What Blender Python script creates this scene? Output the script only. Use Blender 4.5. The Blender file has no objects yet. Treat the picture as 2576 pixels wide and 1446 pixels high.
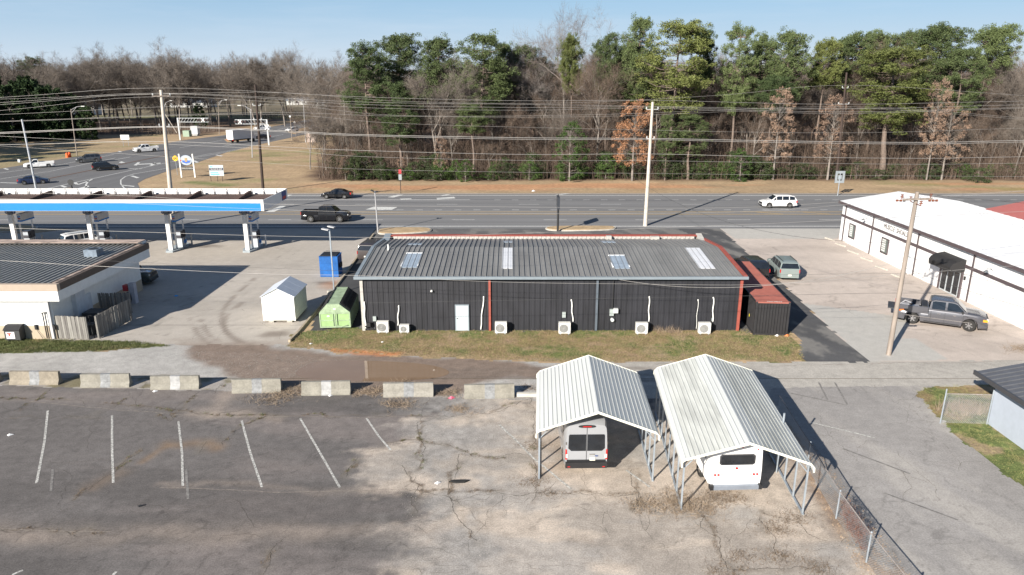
import bpy, math, random
import numpy as np
from mathutils import Vector, Matrix
random.seed(7); RS = np.random.RandomState(11)
R = math.radians
scn = bpy.context.scene
# ------------------------------------------------------------------ camera
HC = 18.0; PITCH = 16.41
cam = bpy.data.cameras.new('camera'); cam.sensor_width = 36.0; cam.sensor_fit = 'HORIZONTAL'; cam.lens = 24.96
cam.clip_start = 0.5; cam.clip_end = 6000
co = bpy.data.objects.new('camera', cam); scn.collection.objects.link(co)
co.location = (0, 0, HC); co.rotation_euler = (R(90 - PITCH), 0, 0); scn.camera = co
# ------------------------------------------------------------------ sky, sun, exposure
SUN_EL = 24.0; SUN_AZ = 216.0          # azimuth clockwise from +Y; the sun stands behind the camera to the left
w = bpy.data.worlds.new('World'); scn.world = w; w.use_nodes = True
nt = w.node_tree; N = nt.nodes; Lk = nt.links; N.clear()
out = N.new('ShaderNodeOutputWorld'); bg = N.new('ShaderNodeBackground'); sky = N.new('ShaderNodeTexSky')
sky.sky_type = 'NISHITA'; sky.sun_disc = False; sky.sun_elevation = R(SUN_EL); sky.sun_rotation = R(SUN_AZ)
sky.altitude = 200; sky.air_density = 1.0; sky.dust_density = 0.0; sky.ozone_density = 3.0
tc = N.new('ShaderNodeTexCoord'); mp = N.new('ShaderNodeMapping'); mp.inputs['Scale'].default_value = (1.2, 1.2, 11)
cn = N.new('ShaderNodeTexNoise'); cn.inputs['Scale'].default_value = 2.2; cn.inputs['Detail'].default_value = 8; cn.inputs['Roughness'].default_value = .62
cr = N.new('ShaderNodeValToRGB'); cr.color_ramp.elements[0].position = .47; cr.color_ramp.elements[1].position = .78
cr.color_ramp.elements[0].color = (0, 0, 0, 1); cr.color_ramp.elements[1].color = (.35, .35, .35, 1)
mx = N.new('ShaderNodeMixRGB'); mx.inputs[2].default_value = (7.6, 8.6, 9.8, 1)
Lk.new(tc.outputs['Generated'], mp.inputs[0]); Lk.new(mp.outputs[0], cn.inputs['Vector']); Lk.new(cn.outputs['Fac'], cr.inputs[0])
Lk.new(cr.outputs[0], mx.inputs[0])
sx = N.new('ShaderNodeSeparateXYZ'); Lk.new(tc.outputs['Generated'], sx.inputs[0])      # pale air low over the horizon, all the way round
hz = N.new('ShaderNodeMapRange'); hz.interpolation_type = 'SMOOTHERSTEP'; hz.inputs[1].default_value = -.02; hz.inputs[2].default_value = .32; hz.inputs[3].default_value = .97; hz.inputs[4].default_value = 0.; Lk.new(sx.outputs[2], hz.inputs[0])
m3 = N.new('ShaderNodeMixRGB'); h2 = N.new('ShaderNodeMapRange'); h2.interpolation_type = 'SMOOTHSTEP'; h2.inputs[1].default_value = -.02; h2.inputs[2].default_value = .125; Lk.new(sx.outputs[2], h2.inputs[0])
m4 = N.new('ShaderNodeMixRGB'); m4.inputs[1].default_value = (7.2, 8.2, 9.2, 1); m4.inputs[2].default_value = (3.7, 6.1, 8.8, 1); Lk.new(h2.outputs[0], m4.inputs[0])
Lk.new(sky.outputs[0], m3.inputs[1]); Lk.new(m4.outputs[0], m3.inputs[2]); Lk.new(hz.outputs[0], m3.inputs[0]); Lk.new(m3.outputs[0], mx.inputs[1])
Lk.new(mx.outputs[0], bg.inputs[0]); Lk.new(bg.outputs[0], out.inputs[0]); bg.inputs[1].default_value = 0.05
sl = bpy.data.lights.new('sun', 'SUN'); sl.energy = 5.0; sl.angle = R(0.5); sl.color = (1, .935, .835)
so = bpy.data.objects.new('sun', sl); scn.collection.objects.link(so)
az = R(SUN_AZ); el = R(SUN_EL)
sd = Vector((math.sin(az) * math.cos(el), math.cos(az) * math.cos(el), math.sin(el)))
so.rotation_euler = sd.to_track_quat('Z', 'Y').to_euler(); so.location = (-60, -60, 60)
vs = scn.view_settings; vs.view_transform = 'Standard'; vs.look = 'None'; vs.gamma = 1; vs.use_curve_mapping = False
vs.exposure = 0.92
# ------------------------------------------------------------------ survey: photo pixel (2576x1446) -> point in the place
_F, _CX, _CY = 1786., 1288., 723.; _s, _c = math.sin(R(PITCH)), math.cos(R(PITCH))
def ray(x, y):
    u = (x - _CX) / _F; v = (y - _CY) / _F
    return u, _c - v * _s, -(_s + v * _c)
def G(x, y, z=0.):
    r = ray(x, y); t = (z - HC) / r[2]; return (r[0] * t, r[1] * t)
def A(x, y, Y):
    r = ray(x, y); t = Y / r[1]; return (r[0] * t, Y, HC + r[2] * t)
# ------------------------------------------------------------------ materials
MATS = {}
def mat(name, col, rough=.6, metal=0., var=.12, scale=2.5, bump=0., spec=.5, grain=0., streak=None, coat=0.):
    if name in MATS: return MATS[name]
    m = bpy.data.materials.new(name); m.use_nodes = True; t = m.node_tree; n = t.nodes; l = t.links
    b = n['Principled BSDF']; b.inputs['Roughness'].default_value = rough; b.inputs['Metallic'].default_value = metal
    b.inputs['Specular IOR Level'].default_value = spec
    if coat: b.inputs['Coat Weight'].default_value = coat; b.inputs['Coat Roughness'].default_value = .05
    geo = n.new('ShaderNodeNewGeometry'); mpg = n.new('ShaderNodeMapping'); l.new(geo.outputs['Position'], mpg.inputs[0])
    if streak: mpg.inputs['Scale'].default_value = streak
    nz = n.new('ShaderNodeTexNoise'); nz.inputs['Scale'].default_value = scale; nz.inputs['Detail'].default_value = 7; nz.inputs['Roughness'].default_value = .6
    l.new(mpg.outputs[0], nz.inputs['Vector'])
    mr = n.new('ShaderNodeMapRange'); mr.inputs[1].default_value = .3; mr.inputs[2].default_value = .7
    mr.inputs[3].default_value = 1 - var; mr.inputs[4].default_value = 1 + var; l.new(nz.outputs['Fac'], mr.inputs[0])
    mm = n.new('ShaderNodeVectorMath'); mm.operation = 'SCALE'; mm.inputs[0].default_value = col[:3]; l.new(mr.outputs[0], mm.inputs['Scale'])
    last = mm.outputs[0]
    if grain:
        g = n.new('ShaderNodeTexNoise'); g.inputs['Scale'].default_value = 9; g.inputs['Detail'].default_value = 9; g.inputs['Roughness'].default_value = .75
        l.new(geo.outputs['Position'], g.inputs['Vector'])
        r2 = n.new('ShaderNodeMapRange'); r2.inputs[1].default_value = .3; r2.inputs[2].default_value = .7; r2.inputs[3].default_value = 1 - grain; r2.inputs[4].default_value = 1 + grain
        l.new(g.outputs['Fac'], r2.inputs[0]); m2 = n.new('ShaderNodeVectorMath'); m2.operation = 'SCALE'
        l.new(last, m2.inputs[0]); l.new(r2.outputs[0], m2.inputs['Scale']); last = m2.outputs[0]
    l.new(last, b.inputs['Base Color'])
    if bump:
        bp = n.new('ShaderNodeBump'); bp.inputs['Strength'].default_value = bump; bp.inputs['Distance'].default_value = .05
        l.new(nz.outputs['Fac'], bp.inputs['Height']); l.new(bp.outputs[0], b.inputs['Normal'])
    MATS[name] = m; return m
def ground_mat(name, rough=.9, grain=.22, gscale=14, bump=.35):
    """colour comes from the painted colour attribute (what the ground is made of), plus fine grain"""
    m = bpy.data.materials.new(name); m.use_nodes = True; t = m.node_tree; n = t.nodes; l = t.links
    b = n['Principled BSDF']; b.inputs['Roughness'].default_value = rough; b.inputs['Specular IOR Level'].default_value = .25
    at = n.new('ShaderNodeAttribute'); at.attribute_name = 'Col'; geo = n.new('ShaderNodeNewGeometry')
    prev = at.outputs['Color']
    for sc, gr in ((gscale, grain), (gscale * .13, grain * .55)):
        g = n.new('ShaderNodeTexNoise'); g.inputs['Scale'].default_value = sc; g.inputs['Detail'].default_value = 8; g.inputs['Roughness'].default_value = .7
        l.new(geo.outputs['Position'], g.inputs['Vector'])
        r = n.new('ShaderNodeMapRange'); r.inputs[1].default_value = .3; r.inputs[2].default_value = .7; r.inputs[3].default_value = 1 - gr; r.inputs[4].default_value = 1 + gr
        l.new(g.outputs['Fac'], r.inputs[0]); s = n.new('ShaderNodeVectorMath'); s.operation = 'SCALE'
        l.new(prev, s.inputs[0]); l.new(r.outputs[0], s.inputs['Scale']); prev = s.outputs[0]
        if sc == gscale:
            bp = n.new('ShaderNodeBump'); bp.inputs['Strength'].default_value = bump; bp.inputs['Distance'].default_value = .03
            l.new(g.outputs['Fac'], bp.inputs['Height']); l.new(bp.outputs[0], b.inputs['Normal'])
    l.new(prev, b.inputs['Base Color']); return m
WHITE = mat('white_paint', (.78, .78, .75), .5, var=.04)
GLASS = mat('dark_glass', (.012, .015, .02), .06, spec=.8, var=.3)
BLACKP = mat('black_plastic', (.02, .02, .022), .5)
RUBBER = mat('tyre_rubber', (.022, .021, .02), .85)
RIM = mat('alloy_rim', (.45, .45, .46), .3, .8)
CHROME = mat('chrome_trim', (.7, .7, .7), .15, 1.)
REDL = mat('red_lens', (.5, .02, .02), .2)
AMB = mat('amber_lens', (.8, .3, .03), .2)
CLEARL = mat('clear_lens', (.75, .75, .75), .1, .3)
PLATE = mat('number_plate', (.75, .72, .62), .5)
GALV = mat('galvanised_steel', (.34, .38, .42), .45, .35, var=.15)
CONC = mat('concrete', (.38, .36, .32), .9, var=.22, scale=1.6, bump=.3, grain=.15)
POLEW = mat('weathered_wood_pole', (.25, .21, .18), .9, var=.3, scale=5, streak=(1, 1, .12))
POLED = mat('creosote_wood_pole', (.045, .03, .024), .85, var=.3, streak=(1, 1, .1))
POLEC = mat('concrete_pole', (.50, .45, .39), .85, var=.15)
WIRE = mat('bright_cable', (.33, .315, .30), .5, .2)
WIRED = mat('dark_cable', (.05, .05, .05), .6)
INSUL = mat('porcelain_insulator', (.20, .07, .04), .3)
INSW = mat('grey_insulator', (.6, .62, .63), .3)
# ------------------------------------------------------------------ mesh building
COL = scn.collection
def mk(name, verts, faces, mats, parent=None, midx=None, smooth=False, kind=None):
    me = bpy.data.meshes.new(name); me.from_pydata([tuple(v) for v in verts], [], faces)
    for m in (mats if isinstance(mats, (list, tuple)) else [mats]): me.materials.append(m)
    if midx is not None: me.polygons.foreach_set('material_index', midx)
    if smooth:
        me.polygons.foreach_set('use_smooth', [True] * len(me.polygons))
        try: me.set_sharp_from_angle(angle=R(35))
        except Exception: pass
    me.update(); o = bpy.data.objects.new(name, me); COL.objects.link(o)
    if parent is not None: o.parent = parent
    if kind: o['kind'] = kind
    return o
class MB:
    def __init__(s): s.v = []; s.f = []; s.m = []
    def add(s, vs, fs, m=0):
        o = len(s.v); s.v += [tuple(v) for v in vs]; s.f += [tuple(i + o for i in f) for f in fs]; s.m += [m] * len(fs); return s
    def box(s, c, d, rz=0., m=0, taper=1., rx=0., ry=0.):
        M = Matrix.Translation(c) @ Matrix.Rotation(rz, 4, 'Z') @ Matrix.Rotation(ry, 4, 'Y') @ Matrix.Rotation(rx, 4, 'X')
        x, y, z = d[0] / 2, d[1] / 2, d[2] / 2; vs = []
        for k, t in ((-z, 1), (z, taper)):
            for i, j in ((-x, -y), (x, -y), (x, y), (-x, y)): vs.append(M @ Vector((i * t, j * t, k)))
        return s.add(vs, [(3, 2, 1, 0), (4, 5, 6, 7), (0, 1, 5, 4), (1, 2, 6, 5), (2, 3, 7, 6), (3, 0, 4, 7)], m)
    def bb(s, x0, x1, y0, y1, z0, z1, m=0): return s.box(((x0 + x1) / 2, (y0 + y1) / 2, (z0 + z1) / 2), (abs(x1 - x0), abs(y1 - y0), abs(z1 - z0)), m=m)
    def tube(s, p0, p1, r0, r1=None, n=8, m=0, cap=True):
        r1 = r0 if r1 is None else r1; p0 = Vector(p0); p1 = Vector(p1); d = (p1 - p0)
        if d.length < 1e-6: return s
        d.normalize(); a = d.orthogonal().normalized(); b = d.cross(a); vs = []
        for p, r in ((p0, r0), (p1, r1)):
            for i in range(n):
                t = 2 * math.pi * i / n; vs.append(p + (a * math.cos(t) + b * math.sin(t)) * r)
        fs = [(i, (i + 1) % n, n + (i + 1) % n, n + i) for i in range(n)]
        if cap: fs += [tuple(range(n - 1, -1, -1)), tuple(range(n, 2 * n))]
        return s.add(vs, fs, m)
    def path(s, ps, r, n=6, m=0):
        for a, b in zip(ps[:-1], ps[1:]): s.tube(a, b, r, n=n, m=m, cap=False)
        return s
    def prism(s, poly, axis, a, b, m=0):
        """poly: list of 2D; axis 'x': poly=(y,z), 'y': poly=(x,z), 'z': poly=(x,y)"""
        def P(u, v, t): return {'x': (t, u, v), 'y': (u, t, v), 'z': (u, v, t)}[axis]
        n = len(poly); vs = [P(u, v, a) for u, v in poly] + [P(u, v, b) for u, v in poly]
        return s.add(vs, [tuple(range(n)), tuple(range(2 * n - 1, n - 1, -1))] + [(i, n + i, n + (i + 1) % n, (i + 1) % n) for i in range(n)], m)
    def quad(s, a, b, c, d, m=0): return s.add([a, b, c, d], [(0, 1, 2, 3)], m)
    def build(s, name, mats, parent=None, smooth=False, kind=None, fix=True):
        o = mk(name, s.v, s.f, mats, parent, s.m, smooth, kind)
        if fix and len(s.f) < 20000:
            import bmesh
            bm = bmesh.new(); bm.from_mesh(o.data); bmesh.ops.recalc_face_normals(bm, faces=bm.faces); bm.to_mesh(o.data); bm.free()
            if smooth:
                try: o.data.set_sharp_from_angle(angle=R(35))
                except Exception: pass
        return o
def tag(o, label, cat, group=None):
    o['label'] = label; o['category'] = cat
    if group: o['group'] = group
    return o
def thing(name, label, cat, loc=(0, 0, 0), rz=0., group=None):
    o = bpy.data.objects.new(name, None); o.empty_display_size = .3; COL.objects.link(o)
    o.location = loc if len(loc) == 3 else (loc[0], loc[1], 0); o.rotation_euler = (0, 0, rz); return tag(o, label, cat, group)
def copy_tree(o, parent=None):
    c = o.copy(); COL.objects.link(c); c.parent = parent
    for ch in o.children: copy_tree(ch, c)
    return c
def inst(o, loc, rz, label=None, s=None, sx=None):
    c = copy_tree(o); c.location = loc if len(loc) == 3 else (loc[0], loc[1], 0); c.rotation_euler = (0, 0, rz)
    if s: c.scale = (s, s, s) if sx is None else (sx, sx, s)
    if label: c['label'] = label
    return c
def part_copy(o, parent, loc=(0, 0, 0), rot=None):
    c = o.copy(); COL.objects.link(c); c.parent = parent; c.location = loc
    if rot: c.rotation_euler = rot
    return c
def textmesh(name, txt, size, m, parent=None, M=None, ext=.01, sx=1., align='CENTER'):
    cu = bpy.data.curves.new(name, 'FONT'); cu.body = txt; cu.size = size; cu.extrude = ext; cu.align_x = align; cu.align_y = 'CENTER'; cu.resolution_u = 2
    t = bpy.data.objects.new(name, cu); COL.objects.link(t); bpy.context.view_layer.update()
    me = bpy.data.meshes.new_from_object(t.evaluated_get(bpy.context.evaluated_depsgraph_get())); bpy.data.objects.remove(t); bpy.data.curves.remove(cu)
    me.name = name; me.materials.clear(); me.materials.append(m)
    if sx != 1: me.transform(Matrix.Diagonal((sx, 1, 1, 1)))
    if M is not None: me.transform(M)
    o = bpy.data.objects.new(name, me); COL.objects.link(o); o.parent = parent; return o
FACE_S = Matrix.Rotation(R(90), 4, 'X')                     # text facing -Y
# ------------------------------------------------------------------ noise, polygons
def vnoise(x, y, seed=0):
    xi = np.floor(x).astype(np.int64); yi = np.floor(y).astype(np.int64); fx = x - xi; fy = y - yi
    fx = fx * fx * (3 - 2 * fx); fy = fy * fy * (3 - 2 * fy)
    def h(a, b):
        n = (a * 374761393 + b * 668265263 + seed * 1442695041) & 0x7fffffff; n = ((n ^ (n >> 13)) * 1274126177) & 0x7fffffff
        return ((n ^ (n >> 16)) & 0xffff) / 65535.
    return (h(xi, yi) * (1 - fx) + h(xi + 1, yi) * fx) * (1 - fy) + (h(xi, yi + 1) * (1 - fx) + h(xi + 1, yi + 1) * fx) * fy
def fbm(x, y, sc, seed=0, oc=4):
    s = 0; a = .5; t = 0
    for i in range(oc): s = s + a * vnoise(x / sc * 2 ** i, y / sc * 2 ** i, seed + i * 17); t += a; a *= .55
    return s / t
def pip(poly, x, y):
    c = np.zeros(x.shape, bool); n = len(poly)
    for i in range(n):
        x0, y0 = poly[i]; x1, y1 = poly[(i + 1) % n]
        if y0 == y1: continue
        k = ((y0 > y) != (y1 > y)) & (x < (x1 - x0) * (y - y0) / (y1 - y0) + x0); c ^= k
    return c
def dline(pts, x, y):
    d = np.full(x.shape, 1e9)
    for (x0, y0), (x1, y1) in zip(pts[:-1], pts[1:]):
        dx, dy = x1 - x0, y1 - y0; L = dx * dx + dy * dy + 1e-9
        t = np.clip(((x - x0) * dx + (y - y0) * dy) / L, 0, 1); d = np.minimum(d, np.hypot(x - x0 - t * dx, y - y0 - t * dy))
    return d
def GP(pts): return [G(*p) for p in pts]
def sm(a, b, v):
    t = np.clip((v - a) / (b - a), 0, 1); return t * t * (3 - 2 * t)
def lerp(c, d, t):
    t = np.asarray(t)[..., None]; return c * (1 - t) + np.asarray(d) * t
# ================================================================== THE GROUND
ASPH = np.array((.146, .134, .129)); SAND = np.array((.485, .415, .35)); CONCR = np.array((.44, .40, .355)); GRAV = np.array((.40, .385, .365))
DIRT = np.array((.20, .155, .125)); TAN = np.array((.40, .29, .18)); GRASS = np.array((.12, .15, .05)); ORANGE = np.array((.50, .22, .10)); DARKA = np.array((.05, .05, .052))
LEAF = np.array((.13, .085, .06))
Zp = {}
Zp['lot'] = GP([(-900, 968), (0, 971), (700, 985), (1345, 1008), (1940, 1000), (2000, 1085), (2030, 1135), (2105, 1235), (2185, 1360), (2290, 1446), (2420, 1600), (-1500, 1600)])
Zp['alley'] = GP([(-900, 884), (0, 887), (430, 868), (720, 868), (860, 886), (1000, 892), (1200, 903), (1350, 911), (2020, 909), (2180, 910), (2700, 905), (3200, 905), (3200, 960), (2576, 968), (2440, 968), (2250, 972), (1940, 975), (1940, 1000), (1345, 1008), (700, 985), (0, 971), (-900, 968)])
Zp['lawn'] = GP([(2305, 985), (2330, 974), (2445, 966), (2576, 962), (3000, 962), (3000, 1500), (2640, 1300), (2576, 1224), (2480, 1150), (2400, 1092), (2340, 1030)])
Zp['green'] = GP([(-900, 868), (0, 852), (230, 857), (345, 860), (430, 870), (230, 884), (0, 889), (-900, 892)])
Zp['strip'] = GP([(718, 872), (732, 850), (752, 836), (870, 826), (925, 830), (1880, 828), (1888, 838), (1990, 836), (2008, 855), (2022, 908), (1350, 911), (1200, 903), (1000, 892), (860, 886)])
Zp['leftasph'] = GP([(778, 842), (790, 800), (832, 740), (905, 640), (925, 598), (985, 596), (985, 640), (930, 700), (905, 830), (870, 826)])
Zp['rightasph'] = GP([(1700, 574), (1812, 576), (1850, 610), (1945, 690), (2050, 790), (2182, 908), (2184, 920), (2022, 920), (2008, 855), (1990, 836), (1888, 838), (1850, 828), (1850, 690), (1760, 600)])
Zp['rightlot'] = GP([(1812, 574), (3400, 574), (3400, 925), (2182, 925), (2050, 790), (1945, 690), (1850, 610)])
Zp['leftlot'] = GP([(-1600, 600), (0, 578), (60, 590), (180, 575), (945, 573), (925, 598), (905, 640), (832, 740), (752, 836), (718, 885), (430, 885), (345, 864), (-900, 870)])
Zp['backlot'] = GP([(945, 573), (1812, 574), (1850, 610), (1850, 840), (905, 830), (925, 600)])
ISL = [GP([(948, 586), (960, 574), (1075, 573), (1088, 579), (1080, 585), (985, 590), (955, 590)]), GP([(1367, 576), (1385, 570), (1540, 569.5), (1552, 574), (1540, 580), (1390, 582)]),
       GP([(-200, 566), (40, 566), (110, 572), (60, 584), (-200, 592)])]
SAND_P = GP([(1060, 965), (1160, 1000), (1120, 1040), (1010, 1060), (1005, 1100), (985, 1160), (960, 1230), (1040, 1290), (1080, 1330), (1000, 1460), (1100, 1600), (2500, 1600), (2290, 1446), (2105, 1235), (2000, 1085), (1940, 1000), (1345, 1008)])
CRACKS = [GP(p) for p in (
 [(0, 1003), (150, 1006), (330, 1020), (520, 1043), (760, 1043), (920, 1046), (1000, 1046)], [(20, 1046), (250, 1052)], [(130, 975), (60, 1030)], [(320, 1000), (250, 1040)], [(500, 985), (430, 1060), (400, 1040)], [(560, 965), (540, 990)],
 [(670, 1045), (600, 1080), (560, 1120)], [(520, 1110), (500, 1140)], [(360, 1130), (250, 1210), (180, 1260)], [(900, 1150), (870, 1200)], [(720, 1350), (680, 1400), (660, 1446)],
 [(0, 1330), (120, 1330), (280, 1335)], [(1000, 1045), (1140, 1048), (1230, 1040), (1340, 1000)], [(960, 1115), (1060, 1110), (1160, 1130), (1240, 1150), (1345, 1150)], [(1055, 1060), (1065, 1120), (1052, 1180)], [(1010, 1230), (1060, 1232), (1340, 1240), (1500, 1240), (1640, 1240)],
 [(1010, 1170), (1055, 1220), (1050, 1290)], [(1335, 1000), (1345, 1060), (1340, 1150), (1350, 1200), (1338, 1260)], [(1590, 1180), (1600, 1230), (1590, 1290)], [(1770, 1300), (1810, 1380), (1830, 1430), (2000, 1425), (2050, 1420)],
 [(1910, 1300), (1950, 1350), (1960, 1400)], [(2010, 1440), (2100, 1470)], [(1160, 1140), (1130, 1230), (1150, 1300), (1200, 1360)], [(1920, 1290), (2000, 1310), (2080, 1360)])]
def rag(poly, X, Y, amp, sc, seed):
    nx = (fbm(X, Y, sc, seed) - .5) * 2 * amp; ny = (fbm(X, Y, sc, seed + 99) - .5) * 2 * amp
    return pip(poly, X + nx, Y + ny)
def soft(poly, X, Y, wd, seed=0, amp=.8, sc=3.):
    """1 inside, 0 outside, soft noisy border"""
    nx = (fbm(X, Y, sc, seed) - .5) * 2 * amp; ny = (fbm(X, Y, sc, seed + 5) - .5) * 2 * amp
    i = pip(poly, X + nx, Y + ny); d = dline(poly + [poly[0]], X + nx, Y + ny)
    return np.where(i, .5 + np.clip(d / wd, 0, 1) * .5, .5 - np.clip(d / wd, 0, 1) * .5)
def weeds_amt(X, Y):
    d = np.full(X.shape, 1e9)
    wx = (fbm(X, Y, 1.1, 51) - .5) * 1.0; wy = (fbm(X, Y, 1.1, 77) - .5) * 1.0
    for c in CRACKS: d = np.minimum(d, dline(c, X + wx, Y + wy))
    return d
def col_lot(X, Y):
    n1 = fbm(X, Y, 7, 1); n2 = fbm(X, Y * 1.6, 2.2, 2); n3 = fbm(X, Y, .5, 3)
    c = np.ones(X.shape + (3,)) * ASPH * (.80 + .34 * n1 + .16 * n3)[..., None]
    c = lerp(c, ASPH * 1.5 * np.array((1.04, .98, .95)), sm(.46, .66, fbm(X * .28, Y, 3.2, 9, 6)) * .6)
    c = lerp(c, ASPH * .62, sm(.53, .64, fbm(X * .35, Y * 1.2, 3.4, 19, 6)) * .5)
    # sand washed over the right half
    s = soft(SAND_P, X, Y, 4.2, 21, 1.1, 3.); n4 = fbm(X * .38 + Y * .12, Y, 1.6, 25, 6); s = np.clip(s + (n4 - .5) * .85 + (n3 - .5) * .3, 0, 1); s = sm(.36, .66, s)
    thin = sm(.53, .66, fbm(X * .32 - Y * .1, Y, 2.4, 31, 6)); sd_ = SAND * (.86 + .3 * fbm(X, Y, 1.2, 8))[..., None]
    sd_ = lerp(sd_, np.array((.27, .25, .23)), thin * .55)
    sd_ = lerp(sd_, np.array((.33, .32, .31)), sm(.5, .66, fbm(X * .4 + 30, Y, 2., 33, 6)) * .5)
    c = lerp(c, sd_, s)
    sd_k = fbm(X, Y, .8, 41, 5) - .5; c = c * (1 + .5 * sd_k * s)[..., None]
    # bands of dust across the asphalt
    for p, wd, a in (([(0, 1330), (250, 1345), (700, 1345), (1100, 1340)], 1.0, .55), ([(400, 1222), (800, 1228), (1000, 1230)], .35, .5), ([(540, 1040), (700, 1050)], .6, .7), ([(500, 1035), (620, 1042)], 1.1, .55), ([(590, 960), (540, 1040)], .8, .55)):
        d = dline(GP(p), X, Y + (fbm(X, Y, 2.5, 61) - .5) * 1.6); c = lerp(c, SAND * np.array((.88, .84, .82)), np.exp(-(d / (wd * .7)) ** 2) * a * .75 * (.3 + n2))
    for p, wd, a in (([(420, 1120), (510, 1115), (545, 1125)], .45, .7), ([(420, 1122), (360, 1160)], .25, .6), ([(230, 1225), (300, 1190)], .5, .35), ([(1390, 1110), (1400, 1180)], .9, .5)):
        d = dline(GP(p), X, Y + (fbm(X, Y, 1, 63) - .5) * .6); c = lerp(c, ORANGE * np.array((.55, .78, .9)), np.exp(-(d / wd) ** 2) * a * .6 * (.4 + n3))
    # gravel fans by the exit
    d = dline(GP([(1160, 1010), (1110, 1180), (1230, 1420)]), X, Y); c = lerp(c, np.array((.30, .285, .27)) * (.6 + .8 * fbm(X, Y, .35, 71))[..., None], np.exp(-(d / 3.) ** 2) * sm(.44, .6, fbm(X, Y, 2.2, 72)) * .8)
    dc = weeds_amt(X, Y); ck = sm(.10, .03, dc) * sm(.35, .6, fbm(X, Y, 1.8, 81)); c = lerp(c, np.array((.16, .13, .10)), ck * .6)
    c = lerp(c, np.array((.21, .185, .15)), sm(.45, .08, dc) * .22 * sm(.4, .6, fbm(X, Y, 1.2, 82)))
    # hairline cracks
    hl = np.abs(fbm(X, Y, 5.5, 91, 5) - .5); c = lerp(c, c * .6, sm(.005, .0012, hl) * .6); hl = np.abs(fbm(X * .8, Y * 1.1, 3.7, 94, 6) - .52); c = lerp(c, c * .68, sm(.006, .0015, hl) * .5 * (1 - s * .6))
    # leaf litter along the fence line
    df = dline(GP([(1985, 1085), (2030, 1150), (2105, 1250), (2185, 1370), (2260, 1446), (2350, 1540)]), X, Y); c = lerp(c, np.array((.30, .20, .13)) * (.5 + fbm(X, Y, .3, 95))[..., None], sm(1.5, .3, df) * sm(.4, .6, fbm(X, Y, .9, 96)) * .8)
    return c
def col_alley(X, Y):
    n = fbm(X, Y, 2.5, 101); gr = GRAV * (.72 + .5 * n + .22 * (fbm(X, Y, .3, 103) - .5))[..., None]
    right = np.array((.40, .375, .34)) * (.85 + .3 * fbm(X * .3, Y * 2, 3, 104))[..., None]
    t = sm(2, 9, X + (fbm(X, Y, 4, 105) - .5) * 5); c = lerp(gr, right, t)
    mud = soft(GP([(470, 840), (640, 862), (720, 875), (860, 888), (1000, 895), (1200, 905), (1345, 925), (1345, 955), (1180, 962), (1120, 985), (900, 985), (620, 972), (560, 930), (480, 900)]), X, Y, 1.6, 111, 1.4, 3.)
    mud = sm(.32, .62, mud + (n - .5) * .4); c = lerp(c, np.array((.19, .14, .11)) * (.8 + .5 * fbm(X, Y, .35, 112))[..., None], mud * .92)
    for k in range(3):
        d = np.abs(Y - (G(1340, 927 + k * 13)[1]) - .25 * np.sin(X * .35 + k)); c = lerp(c, np.array((.16, .13, .11)), sm(.3, .1, d) * sm(16, 4, X) * sm(-8, -4, X) * .6)
    d = dline(GP([(855, 884), (930, 890), (990, 892)]), X, Y + (fbm(X, Y, .8, 114) - .5) * .5); c = lerp(c, ORANGE * .9, sm(.45, .1, d) * .9)
    g = soft(GP([(-900, 962), (0, 938), (200, 940), (430, 945), (640, 950), (800, 972), (1345, 985), (1345, 1010), (700, 990), (0, 975), (-900, 975)]), X, Y, .6, 121, .6, 1.2)
    c = lerp(c, GRASS * np.array((1.15, .85, .9)) * (.5 + fbm(X, Y, .5, 122))[..., None], sm(.45, .7, g) * sm(.42, .6, fbm(X, Y, 1.6, 123)) * sm(-6, -18, X) * .85)
    c = lerp(c, DIRT, sm(.4, .6, g) * .35)
    d = np.abs(Y - G(2000, 925)[1]); c = lerp(c, c * .7, sm(.05, .02, d + .06 * fbm(X, Y, .6, 9)) * t)
    d = np.abs(Y - G(2000, 940)[1]); c = lerp(c, c * .62, sm(.05, .02, d + .06 * fbm(X, Y, .6, 19)) * t)
    return c
def col_grass(X, Y, tan=.5, seed=0):
    a = sm(.38, .62, fbm(X, Y, 1.7, 201 + seed) + (tan - .5) * .5); c = np.ones(X.shape + (3,)) * GRASS * (.6 + .8 * fbm(X, Y, .3, 202))[..., None]
    c = lerp(c, TAN * .68 * np.array((1., .95, .88)), a * (.55 + .45 * fbm(X, Y, .25, 203)))
    c = lerp(c, np.array((.37, .26, .18)), sm(.6, .74, fbm(X, Y, 1.4, 204 + seed)) * .7); return c * (.75 + .5 * fbm(X, Y, .22, 205))[..., None]
def col_strip(X, Y):
    c = col_grass(X, Y, .5, 3); d = dline(GP([(718, 872), (860, 886), (1000, 892), (1200, 903), (1350, 911), (1900, 909)]), X, Y)
    c = lerp(c, TAN * .85 * (.8 + .4 * fbm(X, Y, .4, 211))[..., None], sm(1.3, .1, d) * .7); d = dline(GP([(840, 880), (940, 888), (1000, 891)]), X, Y)
    c = lerp(c, ORANGE, sm(.5, .1, d + (fbm(X, Y, .7, 212) - .5) * .6)); d = dline(GP([(1040, 860), (1180, 868)]), X, Y); return lerp(c, TAN * .75, sm(1.2, .2, d) * .6)
def col_lane(X, Y):
    n = fbm(X, Y, 6, 301); c = np.ones(X.shape + (3,)) * np.array((.315, .298, .285)) * (.78 + .42 * n)[..., None]
    c = lerp(c, np.array((.44, .41, .375)), sm(.46, .7, fbm(X * 1.3 + Y * .35, Y * .35, 2.5, 302)) * .6); hl = np.abs(fbm(X, Y, 6, 303, 5) - .5); return lerp(c, c * .7, sm(.006, .0015, hl) * .7)
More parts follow.
